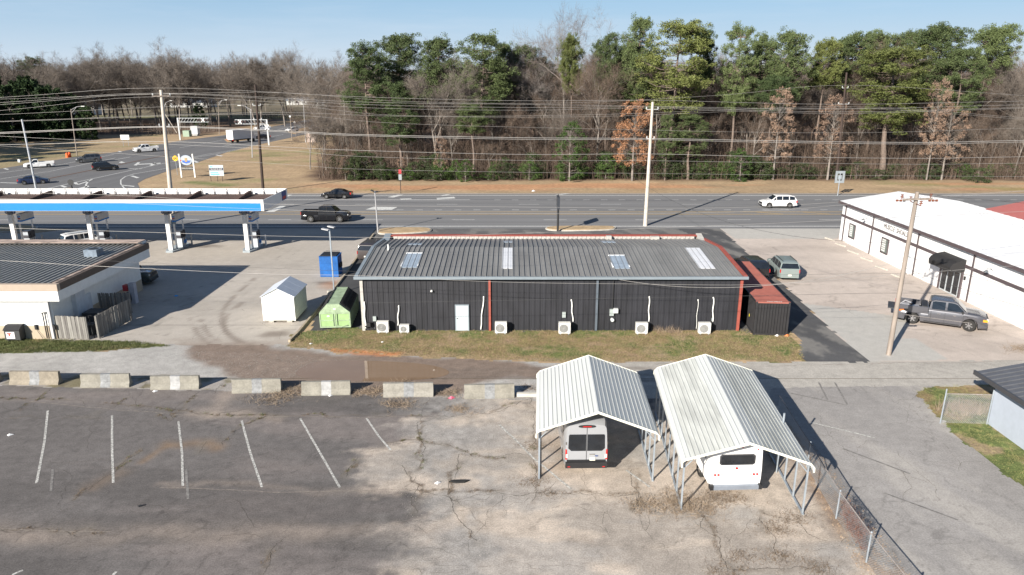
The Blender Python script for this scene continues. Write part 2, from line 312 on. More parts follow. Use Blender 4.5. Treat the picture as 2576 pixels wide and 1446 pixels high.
def col_concrete(X, Y, seed=0, warm=1.):
    n = fbm(X, Y, 9, 401 + seed); c = np.ones(X.shape + (3,)) * CONCR * (.82 + .32 * n + .1 * (fbm(X, Y * .5, .8, 402) - .5))[..., None] * np.array((warm, 1., 1.))
    c = lerp(c, c * .72, sm(.55, .75, fbm(X * .5, Y, 4, 403 + seed)) * .5)
    for st, off, q in ((6.1, 1.2, X), (6.1, 2.2, Y)):
        d = np.abs((q - off) / st - np.round((q - off) / st)) * st; c = lerp(c, c * .62, sm(.06, .02, d) * .55)
    hl = np.abs(fbm(X, Y, 11, 405 + seed, 5) - .5); return lerp(c, c * .6, sm(.005, .0012, hl) * .6)
def smooth_open(p, k=3):
    for _ in range(k):
        q = [p[0]]
        for a, b in zip(p[:-1], p[1:]): q += [(a[0] * .75 + b[0] * .25, a[1] * .75 + b[1] * .25), (a[0] * .25 + b[0] * .75, a[1] * .25 + b[1] * .75)]
        p = q + [p[-1]]
    return p
def col_leftlot(X, Y):
    c = col_concrete(X, Y, 0, 1.0)
    for p in ([(480, 800), (500, 850), (570, 885)], [(500, 795), (525, 850), (600, 880)], [(610, 760), (560, 800), (570, 850), (660, 880)], [(640, 700), (560, 770), (555, 830), (640, 875)]):
        d = dline(smooth_open(GP(p)), X, Y); c = lerp(c, np.array((.19, .155, .13)), sm(.3, .05, d) * .6 * sm(.3, .55, fbm(X, Y, 1.6, 411)))
    for (px, py), r in (((515, 620), 1.3), (((272), 620), 1.2), ((825, 712), 1.0), ((690, 840), .9)):
        gx, gy = G(px, py); d = np.hypot((X - gx) * .6, Y - gy) + (fbm(X, Y, 1.2, 413) - .5) * r; c = lerp(c, np.array((.12, .09, .07)), sm(r, r * .2, d) * .6)
    gx, gy = G(835, 715); d = np.hypot(X - gx, (Y - gy) * .5) + (fbm(X, Y, 1.2, 415) - .5); c = lerp(c, ORANGE * .8, sm(1.4, .2, d) * .45)
    gx, gy = G(560, 880); d = np.hypot((X - gx) * .4, Y - gy); c = lerp(c, DIRT * 1.2, sm(3, .3, d + (fbm(X, Y, 1.5, 416) - .5) * 2) * .8); return c
def col_rightlot(X, Y):
    c = col_concrete(X, Y, 9, 1.05) * 1.12
    lt = pip(GP([(2000, 760), (2290, 800), (2240, 905), (2182, 910), (2050, 790)]), X, Y) | pip(GP([(2170, 850), (2300, 850), (2390, 905), (2182, 910)]), X, Y) | pip(GP([(1812, 574), (2120, 574), (2105, 600), (1850, 600)]), X, Y)
    return lerp(c, np.array((.43, .425, .40)), lt * .8)
def col_dark(X, Y, seed=0):
    n = fbm(X, Y, 3, 501 + seed); c = np.ones(X.shape + (3,)) * DARKA * (1.3 + .9 * n)[..., None]; return lerp(c, np.array((.23, .22, .205)), sm(.46, .6, fbm(X * 1.4 + Y * .5, Y * .6, 2.2, 502 + seed, 5)) * .75)
def col_back(X, Y): return lerp(col_dark(X, Y, 7), np.array((.17, .165, .16)), .35 + 0 * X)
def col_leftasph(X, Y): return np.ones(X.shape + (3,)) * DARKA * (.85 + .7 * fbm(X, Y, 2, 521))[..., None] + .01
def col_verge(X, Y):
    c = np.ones(X.shape + (3,)) * TAN * (.74 + .45 * fbm(X * .5, Y, 4, 601))[..., None]; c = lerp(c, ORANGE * np.array((.95, 1.15, 1.4)), sm(.48, .62, fbm(X * .25, Y * 1.3, 5, 602)) * sm(117, 121, Y) * sm(129, 126, Y) * sm(-42, -25, X) * .85)
    c = lerp(c, np.array((.20, .22, .08)), sm(.62, .75, fbm(X * .5, Y, 6, 603)) * .55)
    d = dline(GP([(480, 458), (530, 462), (570, 466)]), X, Y); c = lerp(c, np.array((.13, .17, .05)), sm(2.6, .5, d) * .8)
    wood = sm(128.5, 133, Y + (fbm(X, Y, 5, 604) - .5) * 5) * sm(-41, -37, X + (Y - 138) * .17 + (fbm(X, Y, 6, 608) - .5) * 5); c = lerp(c, LEAF * (.6 + .8 * fbm(X, Y, 1.5, 605))[..., None], wood)
    lw = sm(-96, -104, X + (Y - 150) * .02 + (fbm(X, Y, 7, 606) - .5) * 8) * sm(238, 246, Y + (fbm(X, Y, 9, 607) - .5) * 8); c = lerp(c, LEAF * 1.05, lw * .95)
    far = sm(330, 350, Y); c = lerp(c, np.array((.20, .20, .10)), far * .8)
    c = lerp(c, np.array((.16, .18, .09)), sm(-100, -110, X) * sm(230, 150, Y) * .45); return c
def zone_objects(xs, ys, zones, matr, zoff=0., prev=None):
    cx = (xs[:-1] + xs[1:]) / 2; cy = (ys[:-1] + ys[1:]) / 2; CXg, CYg = np.meshgrid(cx, cy); VX, VY = np.meshgrid(xs, ys); nx = len(xs)
    taken = np.zeros(CXg.shape, bool)
    for name, poly, colf, amp, sc in zones:
        m = (rag(poly, CXg, CYg, amp, sc, 3) if poly is not None else np.ones(CXg.shape, bool)) & ~taken
        taken |= m
        if not m.any(): continue
        jj, ii = np.nonzero(m); a = jj * nx + ii; quads = np.stack([a, a + 1, a + nx + 1, a + nx], 1)
        u, inv = np.unique(quads, return_inverse=True); quads = inv.reshape(quads.shape)
        X = VX.ravel()[u]; Y = VY.ravel()[u]; c = np.clip(colf(X, Y), 0, 1)
        me = bpy.data.meshes.new(name); me.vertices.add(len(u)); z = np.full(len(u), zoff)
        me.vertices.foreach_set('co', np.stack([X, Y, z], 1).ravel()); me.loops.add(quads.size); me.loops.foreach_set('vertex_index', quads.ravel())
        me.polygons.add(len(quads)); me.polygons.foreach_set('loop_start', np.arange(0, quads.size, 4)); me.update(calc_edges=True)
        at = me.color_attributes.new('Col', 'FLOAT_COLOR', 'POINT'); at.data.foreach_set('color', np.concatenate([c, np.ones((len(c), 1))], 1).ravel())
        me.materials.append(matr(name)); o = bpy.data.objects.new(name, me); COL.objects.link(o); o['kind'] = 'structure'
GM = {}
def gm(name):
    if name not in GM:
        gs, gr = {'grass_strip': (7, .5), 'lawn': (7, .4), 'verge': (1.6, .3), 'alley': (12, .34), 'parking_lot': (15, .36), 'side_lane': (13, .26)}.get(name, (11, .16)); GM[name] = ground_mat(name, gscale=gs, grain=gr)
    return GM[name]
ZL = [('parking_lot', Zp['lot'], col_lot, .25, 1.), ('grass_strip', Zp['strip'], col_strip, .8, .9), ('green_grass', Zp['green'], lambda X, Y: col_grass(X, Y, .28), .6, 1.), ('alley', Zp['alley'], col_alley, .3, 1.5),
      ('lawn', Zp['lawn'], lambda X, Y: lerp(col_grass(X, Y, .3 + 0 * X, 5), col_grass(X, Y, .62, 6), sm(35, 37, Y)), .35, .8), ('asphalt_strip', Zp['leftasph'], col_leftasph, .1, 1), ('asphalt_drive', Zp['rightasph'], lambda X, Y: col_dark(X, Y), .3, 1.5),
      ('concrete_yard', Zp['rightlot'], col_rightlot, .1, 2), ('station_forecourt', Zp['leftlot'], col_leftlot, .1, 1), ('back_lot', Zp['backlot'], col_back, .05, 1)]
zone_objects(np.arange(-34, 34.01, .11), np.arange(14, 41.01, .11), ZL + [('side_lane', None, col_lane, 0, 1)], gm)
zone_objects(np.arange(34, 90.01, .5), np.arange(14, 41.01, .5), ZL[3:5] + [('side_lane', None, col_lane, 0, 1)], gm)
zone_objects(np.arange(-90, -33.99, .5), np.arange(14, 41.01, .5), ZL[:1] + ZL[2:4] + [('verge', None, col_verge, 0, 1)], gm)
zone_objects(np.arange(-90, 90.01, .25), np.arange(41, 90.01, .25), ZL + [('verge', None, col_verge, 0, 1)], gm)
zone_objects(np.arange(-330, 190.01, 1.4), np.arange(90, 370.01, 1.4), [('verge', None, col_verge, 0, 1)], gm, -.01)
gp = mk('ground', [(-3500, -60, -.05), (3500, -60, -.05), (3500, 3500, -.05), (-3500, 3500, -.05)], [(0, 1, 2, 3)], mat('winter_ground', (.16, .13, .08), .95, var=.4, scale=.02, grain=.2), kind='structure')
def sheet(name, poly, z, m, kind='structure'):
    return mk(name, [(x, y, z) for x, y in poly], [tuple(range(len(poly)))], m, kind=kind)
def strip_line(mb, pts, wd, z):
    P = [Vector((x, y)) for x, y in pts]; L = []; Rr = []
    for i, p in enumerate(P):
        d = (P[min(i + 1, len(P) - 1)] - P[max(i - 1, 0)]).normalized(); n = Vector((-d.y, d.x)) * wd / 2; L.append(p + n); Rr.append(p - n)
    for i in range(len(P) - 1): mb.quad((Rr[i].x, Rr[i].y, z), (Rr[i + 1].x, Rr[i + 1].y, z), (L[i + 1].x, L[i + 1].y, z), (L[i].x, L[i].y, z))
ROADM = mat('road_asphalt', (.185, .184, .188), .85, var=.16, scale=.5, streak=(.06, 1, 1), grain=.12)
ROAD2 = mat('side_road_asphalt', (.140, .138, .141), .85, var=.16, scale=.5, streak=(1, .06, 1), grain=.12)
DARKTAR = mat('darker_lane_wear', (.168, .167, .170), .85, var=.2, scale=.4, streak=(.05, 1, 1), grain=.1)
LINEW = mat('road_paint_white', (.60, .60, .58), .7, var=.3, scale=4, grain=.15)
LINEY = mat('road_paint_yellow', (.50, .33, .11), .7, var=.25, scale=4, grain=.15)
mk('highway', [(-900, 87.2, .006), (900, 87.2, .006), (900, 114.6, .006), (-900, 114.6, .006)], [(0, 1, 2, 3)], ROADM, kind='structure')
wear = MB()
for y in (91.2, 94.6, 103, 107): wear.quad((-900, y - .35, .009), (900, y - .35, .009), (900, y + .35, .009), (-900, y + .35, .009))
wear.build('road_wear', DARKTAR, kind='structure')
mk('road_shoulder', [(-900, 114.6, .003), (900, 114.6, .003), (900, 115.9, .003), (-900, 115.9, .003)], [(0, 1, 2, 3)], mat('shoulder_gravel', (.34, .29, .24), .9, var=.2, grain=.2), kind='structure')
sr = GP([(-300, 494), (-180, 468), (0, 424), (193, 394), (302, 381), (452, 354), (564, 340), (713, 313), (796, 296), (880, 283), (960, 273), (985, 285), (860, 315), (796, 332), (713, 350), (633, 367), (573, 382), (498, 408), (428, 428), (365, 450), (346, 461), (352, 475), (385, 487), (420, 491.5), (420, 497), (-300, 497)])
sheet('side_road', sr, .010, ROAD2)
sheet('road_median', GP([(716, 330), (840, 308), (846, 312), (740, 337)]), .016, mat('median_dry_grass', (.40, .27, .15), .95, var=.2, grain=.2))
sheet('road_median', GP([(563, 350), (640, 343), (625, 352), (572, 358)]), .016, mat('median_dry_grass', (.40, .27, .15), .95))
zl = .015
mb = MB()
X0, X1 = -400, 400
for y, wd in ((113.2, .16), (88.6, .16)): mb.quad((X0, y - wd, zl), (X1, y - wd, zl), (X1, y + wd, zl), (X0, y + wd, zl))
mb.quad((-400, 109.0, zl), (-6.5, 109.0, zl), (-6.5, 109.25, zl), (-400, 109.25, zl)); mb.build('edge_line', LINEW, kind='structure')
mb = MB()
for k in range(-34, 34):
    for y in (92.9, 105.0):
        x = k * 12.19 + (4.2 if y < 100 else 1.0); mb.quad((x, y - .08, zl), (x + 3.05, y - .08, zl), (x + 3.05, y + .08, zl), (x, y + .08, zl))
mb.build('lane_dash', LINEW, kind='structure'); mb = MB()
for k in range(-60, 110):
    x = k * 2.75
    if -5 < x < 90:
        mb.quad((x, 108.9, zl), (x + 1.0, 108.9, zl), (x + 1.0, 109.1, zl), (x, 109.1, zl))
    if -20 < x < 60: mb.quad((x, 100.2, zl), (x + 1.0, 100.2, zl), (x + 1.0, 100.4, zl), (x, 100.4, zl))
mb.build('dotted_line', LINEW, kind='structure'); mb = MB()
for y in (96.9, 98.7): mb.quad((X0, y - .13, zl), (X1, y - .13, zl), (X1, y + .13, zl), (X0, y + .13, zl))
for x in np.arange(34, 80, 6.5): mb.quad((x, 98.6, zl), (x + 3.2, 97.0, zl), (x + 3.7, 97.0, zl), (x + .5, 98.6, zl))
mb.build('yellow_line', LINEY, kind='structure'); mb = MB()
def P4(*p): g = GP(p); mb.quad(*[(x, y, zl + .004) for x, y in g])
P4((700, 498), (725, 490), (735, 490), (712, 500)); P4((668, 533), (705, 518), (720, 518), (690, 533)); P4((1105, 492), (1125, 489), (1135, 489), (1115, 493)); P4((1098, 498), (1142, 495), (1146, 499), (1100, 502))
P4((920, 527), (940, 520), (1000, 521), (985, 528)); P4((975, 496), (1000, 490), (1015, 490), (990, 497)); P4((1395, 489.5), (1422, 486.8), (1438, 486.8), (1412, 489.5)); P4((1005, 500), (1035, 499), (1035, 501), (1010, 502))
mb.build('road_arrow', LINEW, kind='structure')
mb = MB()
def zz(*p): return GP([(x * .3015, y * .3015 + 83.9) for x, y in p])
zs = .018
for pts, wd in ((zz((0, 1165), (420, 1110), (950, 1010)), .2), (zz((0, 1215), (420, 1150), (960, 1040)), .2), (zz((330, 1310), (560, 1258), (760, 1215), (1370, 1083), (2000, 970)), .22), (zz((0, 1245), (160, 1250)), .5),
                (zz((770, 1217), (735, 1235), (718, 1262), (720, 1290), (750, 1320)), .3), (zz((1385, 1127), (1120, 1172), (1045, 1195), (1008, 1222), (1008, 1255), (1035, 1290), (1085, 1320)), .22), (zz((1380, 1082), (1720, 1010), (2110, 945)), .2),
                (zz((1080, 1128), (1185, 1130)), .35), (zz((960, 1055), (1090, 1030)), .25), (GP([(560, 368), (640, 352), (713, 338)]), .2), (GP([(452, 372), (560, 352)]), .18), (GP([(640, 336), (796, 308)]), .2)):
    strip_line(mb, pts, wd, zs)
for q in (((1085, 1190), (1110, 1187), (1165, 1203), (1140, 1208)), ((1010, 1268), (1020, 1264), (1125, 1274), (1118, 1280)), ((1600, 1065), (1625, 1060), (1662, 1075), (1640, 1080)), ((1795, 1015), (1810, 1012), (1862, 1022), (1845, 1026)), ((980, 985), (1000, 982), (1020, 988), (1000, 991)), ((25, 1128), (45, 1125), (78, 1133), (60, 1138)),
          ((500, 1272), (520, 1268), (565, 1282), (535, 1287)), ((610, 1248), (640, 1243), (655, 1258), (630, 1260)), ((610, 1303), (740, 1270), (745, 1280), (640, 1305)), ((640, 1262), (740, 1228), (742, 1236), (660, 1262)), ((400, 1296), (420, 1292), (450, 1303), (425, 1308)),
          ((1115, 1100), (1150, 1075), (1170, 1078), (1140, 1102)), ((1245, 1100), (1290, 1078), (1310, 1082), (1270, 1105)), ((1150, 1090), (1340, 1080), (1342, 1086), (1150, 1096)), ((990, 1075), (1015, 1068), (1045, 1078), (1010, 1082))):
    mb.quad(*[(x, y, zs) for x, y in zz(*q)])
mb.build('road_marking', LINEW, kind='structure')
mb = MB(); pts = GP([(119, 450), (260, 422), (416, 391)]); strip_line(mb, pts, .55, .03); mb.build('median_strip', mat('rusty_median_curb', (.13, .07, .045), .9, var=.3), kind='structure')
sheet('hatched_island', zz((430, 1318), (585, 1285), (600, 1300), (590, 1318)), .02, mat('island_brown_soil', (.22, .165, .12), .95))
# traffic islands beside the highway: kerb and dry grass
KERB = mat('kerb_concrete', (.45, .42, .37), .85, var=.2); DRYG = mat('dry_island_grass', (.40, .29, .17), .95, var=.22, scale=1.2, grain=.25, bump=.4)
def smooth_poly(p, k=3):
    for _ in range(k):
        q = []
        for i in range(len(p)):
            a = p[i]; b = p[(i + 1) % len(p)]; q += [(a[0] * .75 + b[0] * .25, a[1] * .75 + b[1] * .25), (a[0] * .25 + b[0] * .75, a[1] * .25 + b[1] * .75)]
        p = q
    return p
for p in ISL:
    p = smooth_poly(p, 2); cx = sum(a for a, b in p) / len(p); cy = sum(b for a, b in p) / len(p)
    MB().prism(p, 'z', -.02, .12).build('kerb', KERB, kind='structure')
    MB().prism([(cx + (a - cx) * .96, cy + (b - cy) * .86) for a, b in p], 'z', .05, .17).build('grass_island', DRYG, kind='structure')
mb = MB(); kp = GP([(728, 860), (752, 836), (790, 790), (832, 738), (862, 700), (905, 640), (940, 590)])
for a, b in zip(kp[:-1], kp[1:]):
    a = Vector((*a, .06)); b = Vector((*b, .06)); d = b - a; mb.box((a + b) / 2, (d.length, .16, .2), rz=math.atan2(d.y, d.x))
mb.build('kerb', mat('old_kerb', (.36, .30, .22), .9, var=.3), kind='structure')
# parking bays
OLDP = mat('worn_bay_paint', (.42, .41, .385), .8, var=.5, scale=9, grain=.45); FAINT = mat('faded_bay_paint', (.20, .188, .178), .8, var=.4, scale=5, grain=.3)
for pts, m_ in (([(120, 1033), (112, 1110), (92, 1215)], OLDP), ([(282, 1045), (282, 1130), (285, 1214)], OLDP), ([(449, 1060), (458, 1140), (460, 1222)], OLDP), ([(608, 1058), (630, 1140), (659, 1225)], OLDP), ([(755, 1052), (800, 1130), (855, 1226)], OLDP),
                ([(922, 1052), (955, 1100), (983, 1132)], OLDP), ([(468, 1180), (473, 1255)], FAINT), ([(133, 1180), (128, 1235)], FAINT), ([(1256, 1068), (1290, 1100), (1345, 1155), (1437, 1230)], OLDP), ([(1575, 1182), (1635, 1225)], OLDP), ([(30, 1446), (58, 1434)], OLDP), ([(285, 1446), (292, 1438)], OLDP), ([(2040, 1062), (2200, 1101)], OLDP),
                ([(2120, 1128), (2290, 1192)], FAINT), ([(2060, 962), (2082, 1006)], FAINT), ([(2100, 962), (2132, 1018)], FAINT), ([(1985, 988), (2130, 1019)], FAINT), ([(2225, 1240), (2410, 1308)], FAINT)):
    mb = MB(); strip_line(mb, GP(pts), .11, .005); mb.build('parking_line', m_, kind='structure')
# puddle
pu = [G(920 + 190 * math.cos(t) * (1 + .06 * math.sin(3 * t)) + (18 * math.cos(2 * t)), 933 + 29 * math.sin(t) * (1 + .12 * math.sin(2 * t + 1))) for t in np.linspace(0, 2 * math.pi, 48)[:-1]]
pm = mat('muddy_water', (.24, .165, .11), .02, spec=.9, var=.06, scale=.6); sheet('puddle', pu, .008, pm)

# cracks: thin open joints in the pavement, each a narrow ragged ribbon
CRM = mat('dark_crack_dirt', (.085, .072, .06), .95, var=.4, scale=4); CRP = mat('pale_crack_dust', (.25, .215, .185), .95, var=.3, scale=4)  # flat dark ribbon colour for cracks, paler one for joints
_r = random.Random(12)
def frac(p, n, amp):
    for _ in range(n):
        q = [p[0]]
        for a, b in zip(p[:-1], p[1:]):
            L = math.hypot(b[0] - a[0], b[1] - a[1]); q += [((a[0] + b[0]) / 2 + _r.gauss(0, amp) * L, (a[1] + b[1]) / 2 + _r.gauss(0, amp) * L), b]
        p = q
    return p
def ribbon(mb, p, w0, z):
    P = [Vector(q) for q in p]; v = []
    for i, q in enumerate(P):
        d = (P[min(i + 1, len(P) - 1)] - P[max(i - 1, 0)]); d = d.normalized() if d.length > 1e-6 else Vector((1, 0)); n = Vector((-d.y, d.x)) * w0 * _r.uniform(.15, .9) * (.3 if i in (0, len(P) - 1) else 1); v += [(q.x + n.x, q.y + n.y, z), (q.x - n.x, q.y - n.y, z)]
    mb.add(v, [(2 * i, 2 * i + 1, 2 * i + 3, 2 * i + 2) for i in range(len(P) - 1)])
mb = MB()
for c in CRACKS: ribbon(mb, frac(c, 5, .09), .020, .004)
for (x0, y0, x1, y1, n) in ((0, 1010, 1000, 1440, 20), (1010, 1030, 1340, 1440, 14), (1340, 1250, 2100, 1440, 8), (2060, 990, 2560, 1440, 12), (2000, 600, 2560, 900, 14), (380, 640, 800, 860, 12)):
    for _ in range(n):
        a = G(_r.uniform(x0, x1), _r.uniform(y0, y1)); an = _r.uniform(0, 3.14) if _r.random() < .5 else _r.choice((0.05, 1.5)); L = _r.uniform(1.5, 5.5); b = (a[0] + math.cos(an) * L, a[1] + math.sin(an) * L); p = frac([a, b], 5, .10); ribbon(mb, p, .009, .004)
        if _r.random() < .6: k = _r.randrange(4, len(p) - 4); s_ = p[k]; an += _r.choice((-1, 1)) * _r.uniform(.5, 1.2); ribbon(mb, frac([s_, (s_[0] + math.cos(an) * L * .5, s_[1] + math.sin(an) * L * .5)], 4, .1), .010, .004)
mb.build('pavement_crack', CRM, kind='structure', fix=False)
mb = MB()
for pts in ([(0, 1006), (520, 1046), (1000, 1048)], [(0, 1331), (280, 1337)], [(400, 1226), (1000, 1232)], [(1290, 905), (2576, 906)]): ribbon(mb, frac(GP(pts), 7, .02), .035, .0045)
mb.build('pavement_joint', CRP, kind='structure', fix=False)
# ================================================================== MAIN METAL BUILDING
BX0, BX1, BY0, BY1 = -11.1, 16.75, 49.85, 61.5; EZ, RZ_, RY = 4.22, 4.82, 56.3
DARKW = mat('charcoal_ribbed_wall', (.025, .0255, .031), .55, var=.30, scale=1.1, streak=(1, 1, .3)); SEAM = mat('dark_seam', (.012, .012, .014), .6)
ROOFM = mat('weathered_grey_roof', (.195, .194, .192), .6, .0, var=.16, scale=.7, streak=(1, .25, 1), grain=.08); TRIMG = mat('blue_grey_trim', (.20, .235, .265), .5, var=.06)
REDT = mat('faded_red_trim', (.30, .072, .052), .6, var=.15); PALEW = mat('pale_parapet_sheet', (.42, .40, .37), .6, var=.15, scale=3)
SKYL = mat('fibreglass_skylight', (.30, .36, .43), .35, var=.12, scale=1.5); SKYW = mat('white_patched_sheet', (.62, .63, .66), .4, var=.06); SEAL = mat('white_sealant', (.8, .8, .8), .6, var=.1)
mbld = thing('metal_building', 'long charcoal ribbed metal building with grey skylit roof and red corner trim', 'building', (0, 0, 0))
MB().bb(BX0 + .05, BX1 - .05, BY0 + .05, BY1, 0, EZ - .05).prism([(BY0 + .06, EZ - .06), (RY, RZ_ - .08), (BY1 - .01, EZ + .02)], 'x', BX0 + .06, BX1 - .06).build('wall', DARKW, mbld)
npan = 70; pw = (BX1 - BX0) / npan
wp = MB().bb(.012, pw, 0, -.03, 0, EZ - .02).bb(.012, .06, -.03, -.065, 0, EZ - .02).bb(pw * .48, pw * .52, -.03, -.04, 0, EZ - .02).build('wall_panel', [DARKW], mbld); wp.location = (BX0, BY0, 0)
for k in range(1, npan): part_copy(wp, mbld, (BX0 + k * pw, BY0, 0))
ws = MB().bb(0, -.03, .012, pw, 0, EZ - .02).bb(-.03, -.06, .012, .06, 0, EZ - .02).build('side_wall_panel', [DARKW], mbld); ws.location = (BX0 + .04, BY0, 0)
nside = int((BY1 - BY0) / pw)
for k in range(1, nside): part_copy(ws, mbld, (BX0 + .04, BY0 + k * pw, 0))
ws2 = part_copy(ws, mbld, (BX1 - .04, BY0 + pw, 0), (0, 0, R(180)))
for k in range(2, nside): part_copy(ws, mbld, (BX1 - .04, BY0 + k * pw, 0), (0, 0, R(180)))
def roof_strip(y0, z0, y1, z1, wdt, rib=.06, th=.03, rw=.07):
    v = []; f = []; prof = [(0, 0), (0, th + rib), (rw, th + rib), (rw + .02, th), (wdt * .5, th), (wdt * .5 + .015, th + .012), (wdt * .5 + .03, th), (wdt - .004, th), (wdt - .004, 0)]
    for y, z in ((y0, z0), (y1, z1)): v += [(x, y, z + h) for x, h in prof]
    n = len(prof); f = [(i, i + n, (i + 1) % n + n, (i + 1) % n) for i in range(n)] + [tuple(range(n)), tuple(range(2 * n - 1, n - 1, -1))]
    return MB().add(v, f)
rp = roof_strip(BY0 - .32, EZ - .02, RY, RZ_, pw).build('roof_panel', ROOFM, mbld); rp.location = (BX0, 0, 0)
rq = roof_strip(RY + .004, RZ_, BY1 - .05, EZ + .12, pw).build('roof_panel', ROOFM, mbld); rq.location = (BX0, 0, 0)
for k in range(1, npan): part_copy(rp, mbld, (BX0 + k * pw, 0, 0)); part_copy(rq, mbld, (BX0 + k * pw, 0, 0))
def rz(y): return (EZ - .02 + (y - BY0 + .32) / (RY - BY0 + .32) * (RZ_ - EZ + .02)) if y < RY else RZ_ + (y - RY) / (BY1 - .05 - RY) * (EZ + .12 - RZ_)
for x0p, x1p, y0p, y1p, m_ in ((1005, 1045, 672, 638, SKYL), (1258, 1286, 674, 628, SKYW), (1540, 1577, 674, 642, SKYL), (1760, 1795, 674, 628, SKYW), (1265, 1293, 615, 604, SKYL), (1516, 1548, 616, 602, SKYL), (1022, 1055, 625, 621, SKYL)):
    a = G(x0p, y0p, 4.45); b = G(x0p, y1p, 4.7); c_ = G(x1p, y0p, 4.45); ya, yb = a[1], b[1]; xa, xb = a[0], c_[0]
    k0 = round((xa - BX0) / pw); n_ = max(2, round((xb - xa) / pw)); xa = BX0 + k0 * pw; yb = max(yb, ya + 1.0); za, zb = rz(ya), rz(yb); sl_ = MB()
    for q in range(n_):
        s_ = roof_strip(ya, za + .05, yb, zb + .05, pw, rib=.022, rw=.03); sl_.add([(x + xa + q * pw, y, z) for x, y, z in s_.v], s_.f)
    o_ = sl_.build('skylight', m_, mbld)
    if m_ is SKYL and n_ > 1:
        xe = xa + n_ * pw; MB().bb(xa - .05, xe + .05, yb, yb + .08, zb + .03, zb + .11).bb(xa - .06, xa, ya + .3, yb, za + .07, za + .16).bb(xe, xe + .06, ya + .3, yb, za + .07, za + .16).build('sealant_bead', SEAL, mbld) if y1p > 630 else None
MB().bb(BX0 - .35, BX1 + .35, BY0 - .50, BY0 - .33, EZ - .16, EZ + .04).bb(BX0 - .35, BX1 + .35, BY0 - .33, BY0 - .05, EZ - .16, EZ - .12).build('gutter', TRIMG, mbld)
for xe, m_, s_ in ((BX0 - .18, TRIMG, 1), (BX1 + .18, REDT, -1)):
    t_ = MB(); t_.prism([(BY0 - .32, EZ - .1), (BY0 - .32, EZ + .1), (RY, RZ_ + .12), (BY1, EZ + .26), (BY1, EZ - .02), (RY, RZ_ - .1)], 'x', xe - .13, xe + .13); t_.build('rake_trim', m_, mbld, )
pp = MB().bb(0, pw - .03, 0, .04, 0, .34).build('parapet_panel', PALEW, mbld); pp.location = (BX0 + .6, BY1 + .02, EZ + .05)
for k in range(1, npan - 3): part_copy(pp, mbld, (BX0 + .6 + k * pw, BY1 + .02, EZ + .05))
MB().bb(BX0 + .4, BX1 - .5, BY1 + .07, BY1 + .55, 0, EZ + .38).build('facade_wall', DARKW, mbld)
MB().bb(BX0 + .3, BX1 - .4, BY1 - .02, BY1 + .6, EZ + .39, EZ + .46).build('parapet_cap', REDT, mbld)
MB().prism([(BY1 - 1.2, EZ + .2), (BY1 + .5, EZ + .56), (BY1 + .5, EZ - .3), (BY1 - 1.2, EZ - .3)], 'x', BX0 - .2, BX0 + .38).build('parapet_return', TRIMG, mbld)
MB().prism([(BY1 - 1., EZ + .2), (BY1 + .5, EZ + .56), (BY1 + .5, EZ - .3), (BY1 - 1., EZ - .3)], 'x', BX1 - .38, BX1 + .1).build('parapet_return', PALEW, mbld)
MB().bb(8.3, 8.75, BY1 - .45, BY1 - .1, EZ + .15, EZ + .5).build('roof_vent', PALEW, mbld); MB().bb(12.2, 12.95, BY1 - .45, BY1 - .1, EZ + .15, EZ + .45).build('roof_vent', PALEW, mbld)
vx, vy = G(977, 630, 4.75); MB().tube((vx, vy, 4.6), (vx, vy, 5.25), .06, n=10).build('vent_pipe', WHITE, mbld)
def wx(px): return A(px, 760, BY0)[0]
def wz(px, py): return A(px, py, BY0 - .1)[2]
for px, m_, wd, nm in ((1232, REDT, .16, 'downpipe'), (1501, mat('grey_blue_steel', (.10, .12, .145), .5), .16, 'downpipe'), (1860, REDT, .2, 'corner_trim')):
    x = wx(px); MB().bb(x - wd / 2, x + wd / 2, BY0 - .17, BY0 - .07, .02, EZ - .17).build(nm, m_, mbld)
MB().bb(BX0 - .02, BX0 + .2, BY0 - .12, BY0 - .03, 0, EZ - .17).build('corner_trim', PALEW, mbld)
x = wx(1162); d_ = MB().bb(x - .46, x + .46, BY0 - .16, BY0 - .07, .03, 1.98).build('door', mat('pale_blue_grey_door', (.42, .47, .50), .5, var=.05), mbld)
MB().tube((x - .36, BY0 - .22, 1.0), (x - .36, BY0 - .16, 1.0), .035).build('handle', CHROME, d_)
MB().bb(x - .52, x - .46, BY0 - .17, BY0 - .065, 0, 2.05).bb(x + .46, x + .52, BY0 - .17, BY0 - .065, 0, 2.05).bb(x - .46, x + .46, BY0 - .17, BY0 - .065, 1.98, 2.05).build('door_frame', TRIMG, mbld)
for px, m_ in ((1087, WHITE), (1557, WHITE)):
    pass
MB().box((wx(1087), BY0 - .16, wz(1087, 731)), (.13, .2, .1)).build('security_light', WHITE, mbld)
for px, zt, zb, bend in ((1003, 770, 818, .25), (1217, 747, 829, .5), (1437, 755, 808, -.3), (1632, 747, 808, -.1), (1793, 749, 808, -.15), (1755, 755, 826, 0), (917, 760, 825, 0)):
    x = wx(px); z1 = wz(px, zt); z0 = max(.12, wz(px, zb)); th = .045 if px not in (1755,) else .02
    p_ = [(x, BY0 - .12, z1)] + [(x - bend * t * .5 + .03 * math.sin(t * 9), BY0 - .13, z1 + (z0 - z1) * t) for t in np.linspace(.1, 1, 7)]
    mb = MB().path(p_, th, 8); mb.tube((x, BY0 - .12, z1 - .05), (x, BY0 - .03, z1 + .02), .05); mb.build('line_set_cover', WHITE, mbld)
bxm = mat('grey_utility_box', (.33, .37, .36), .5)
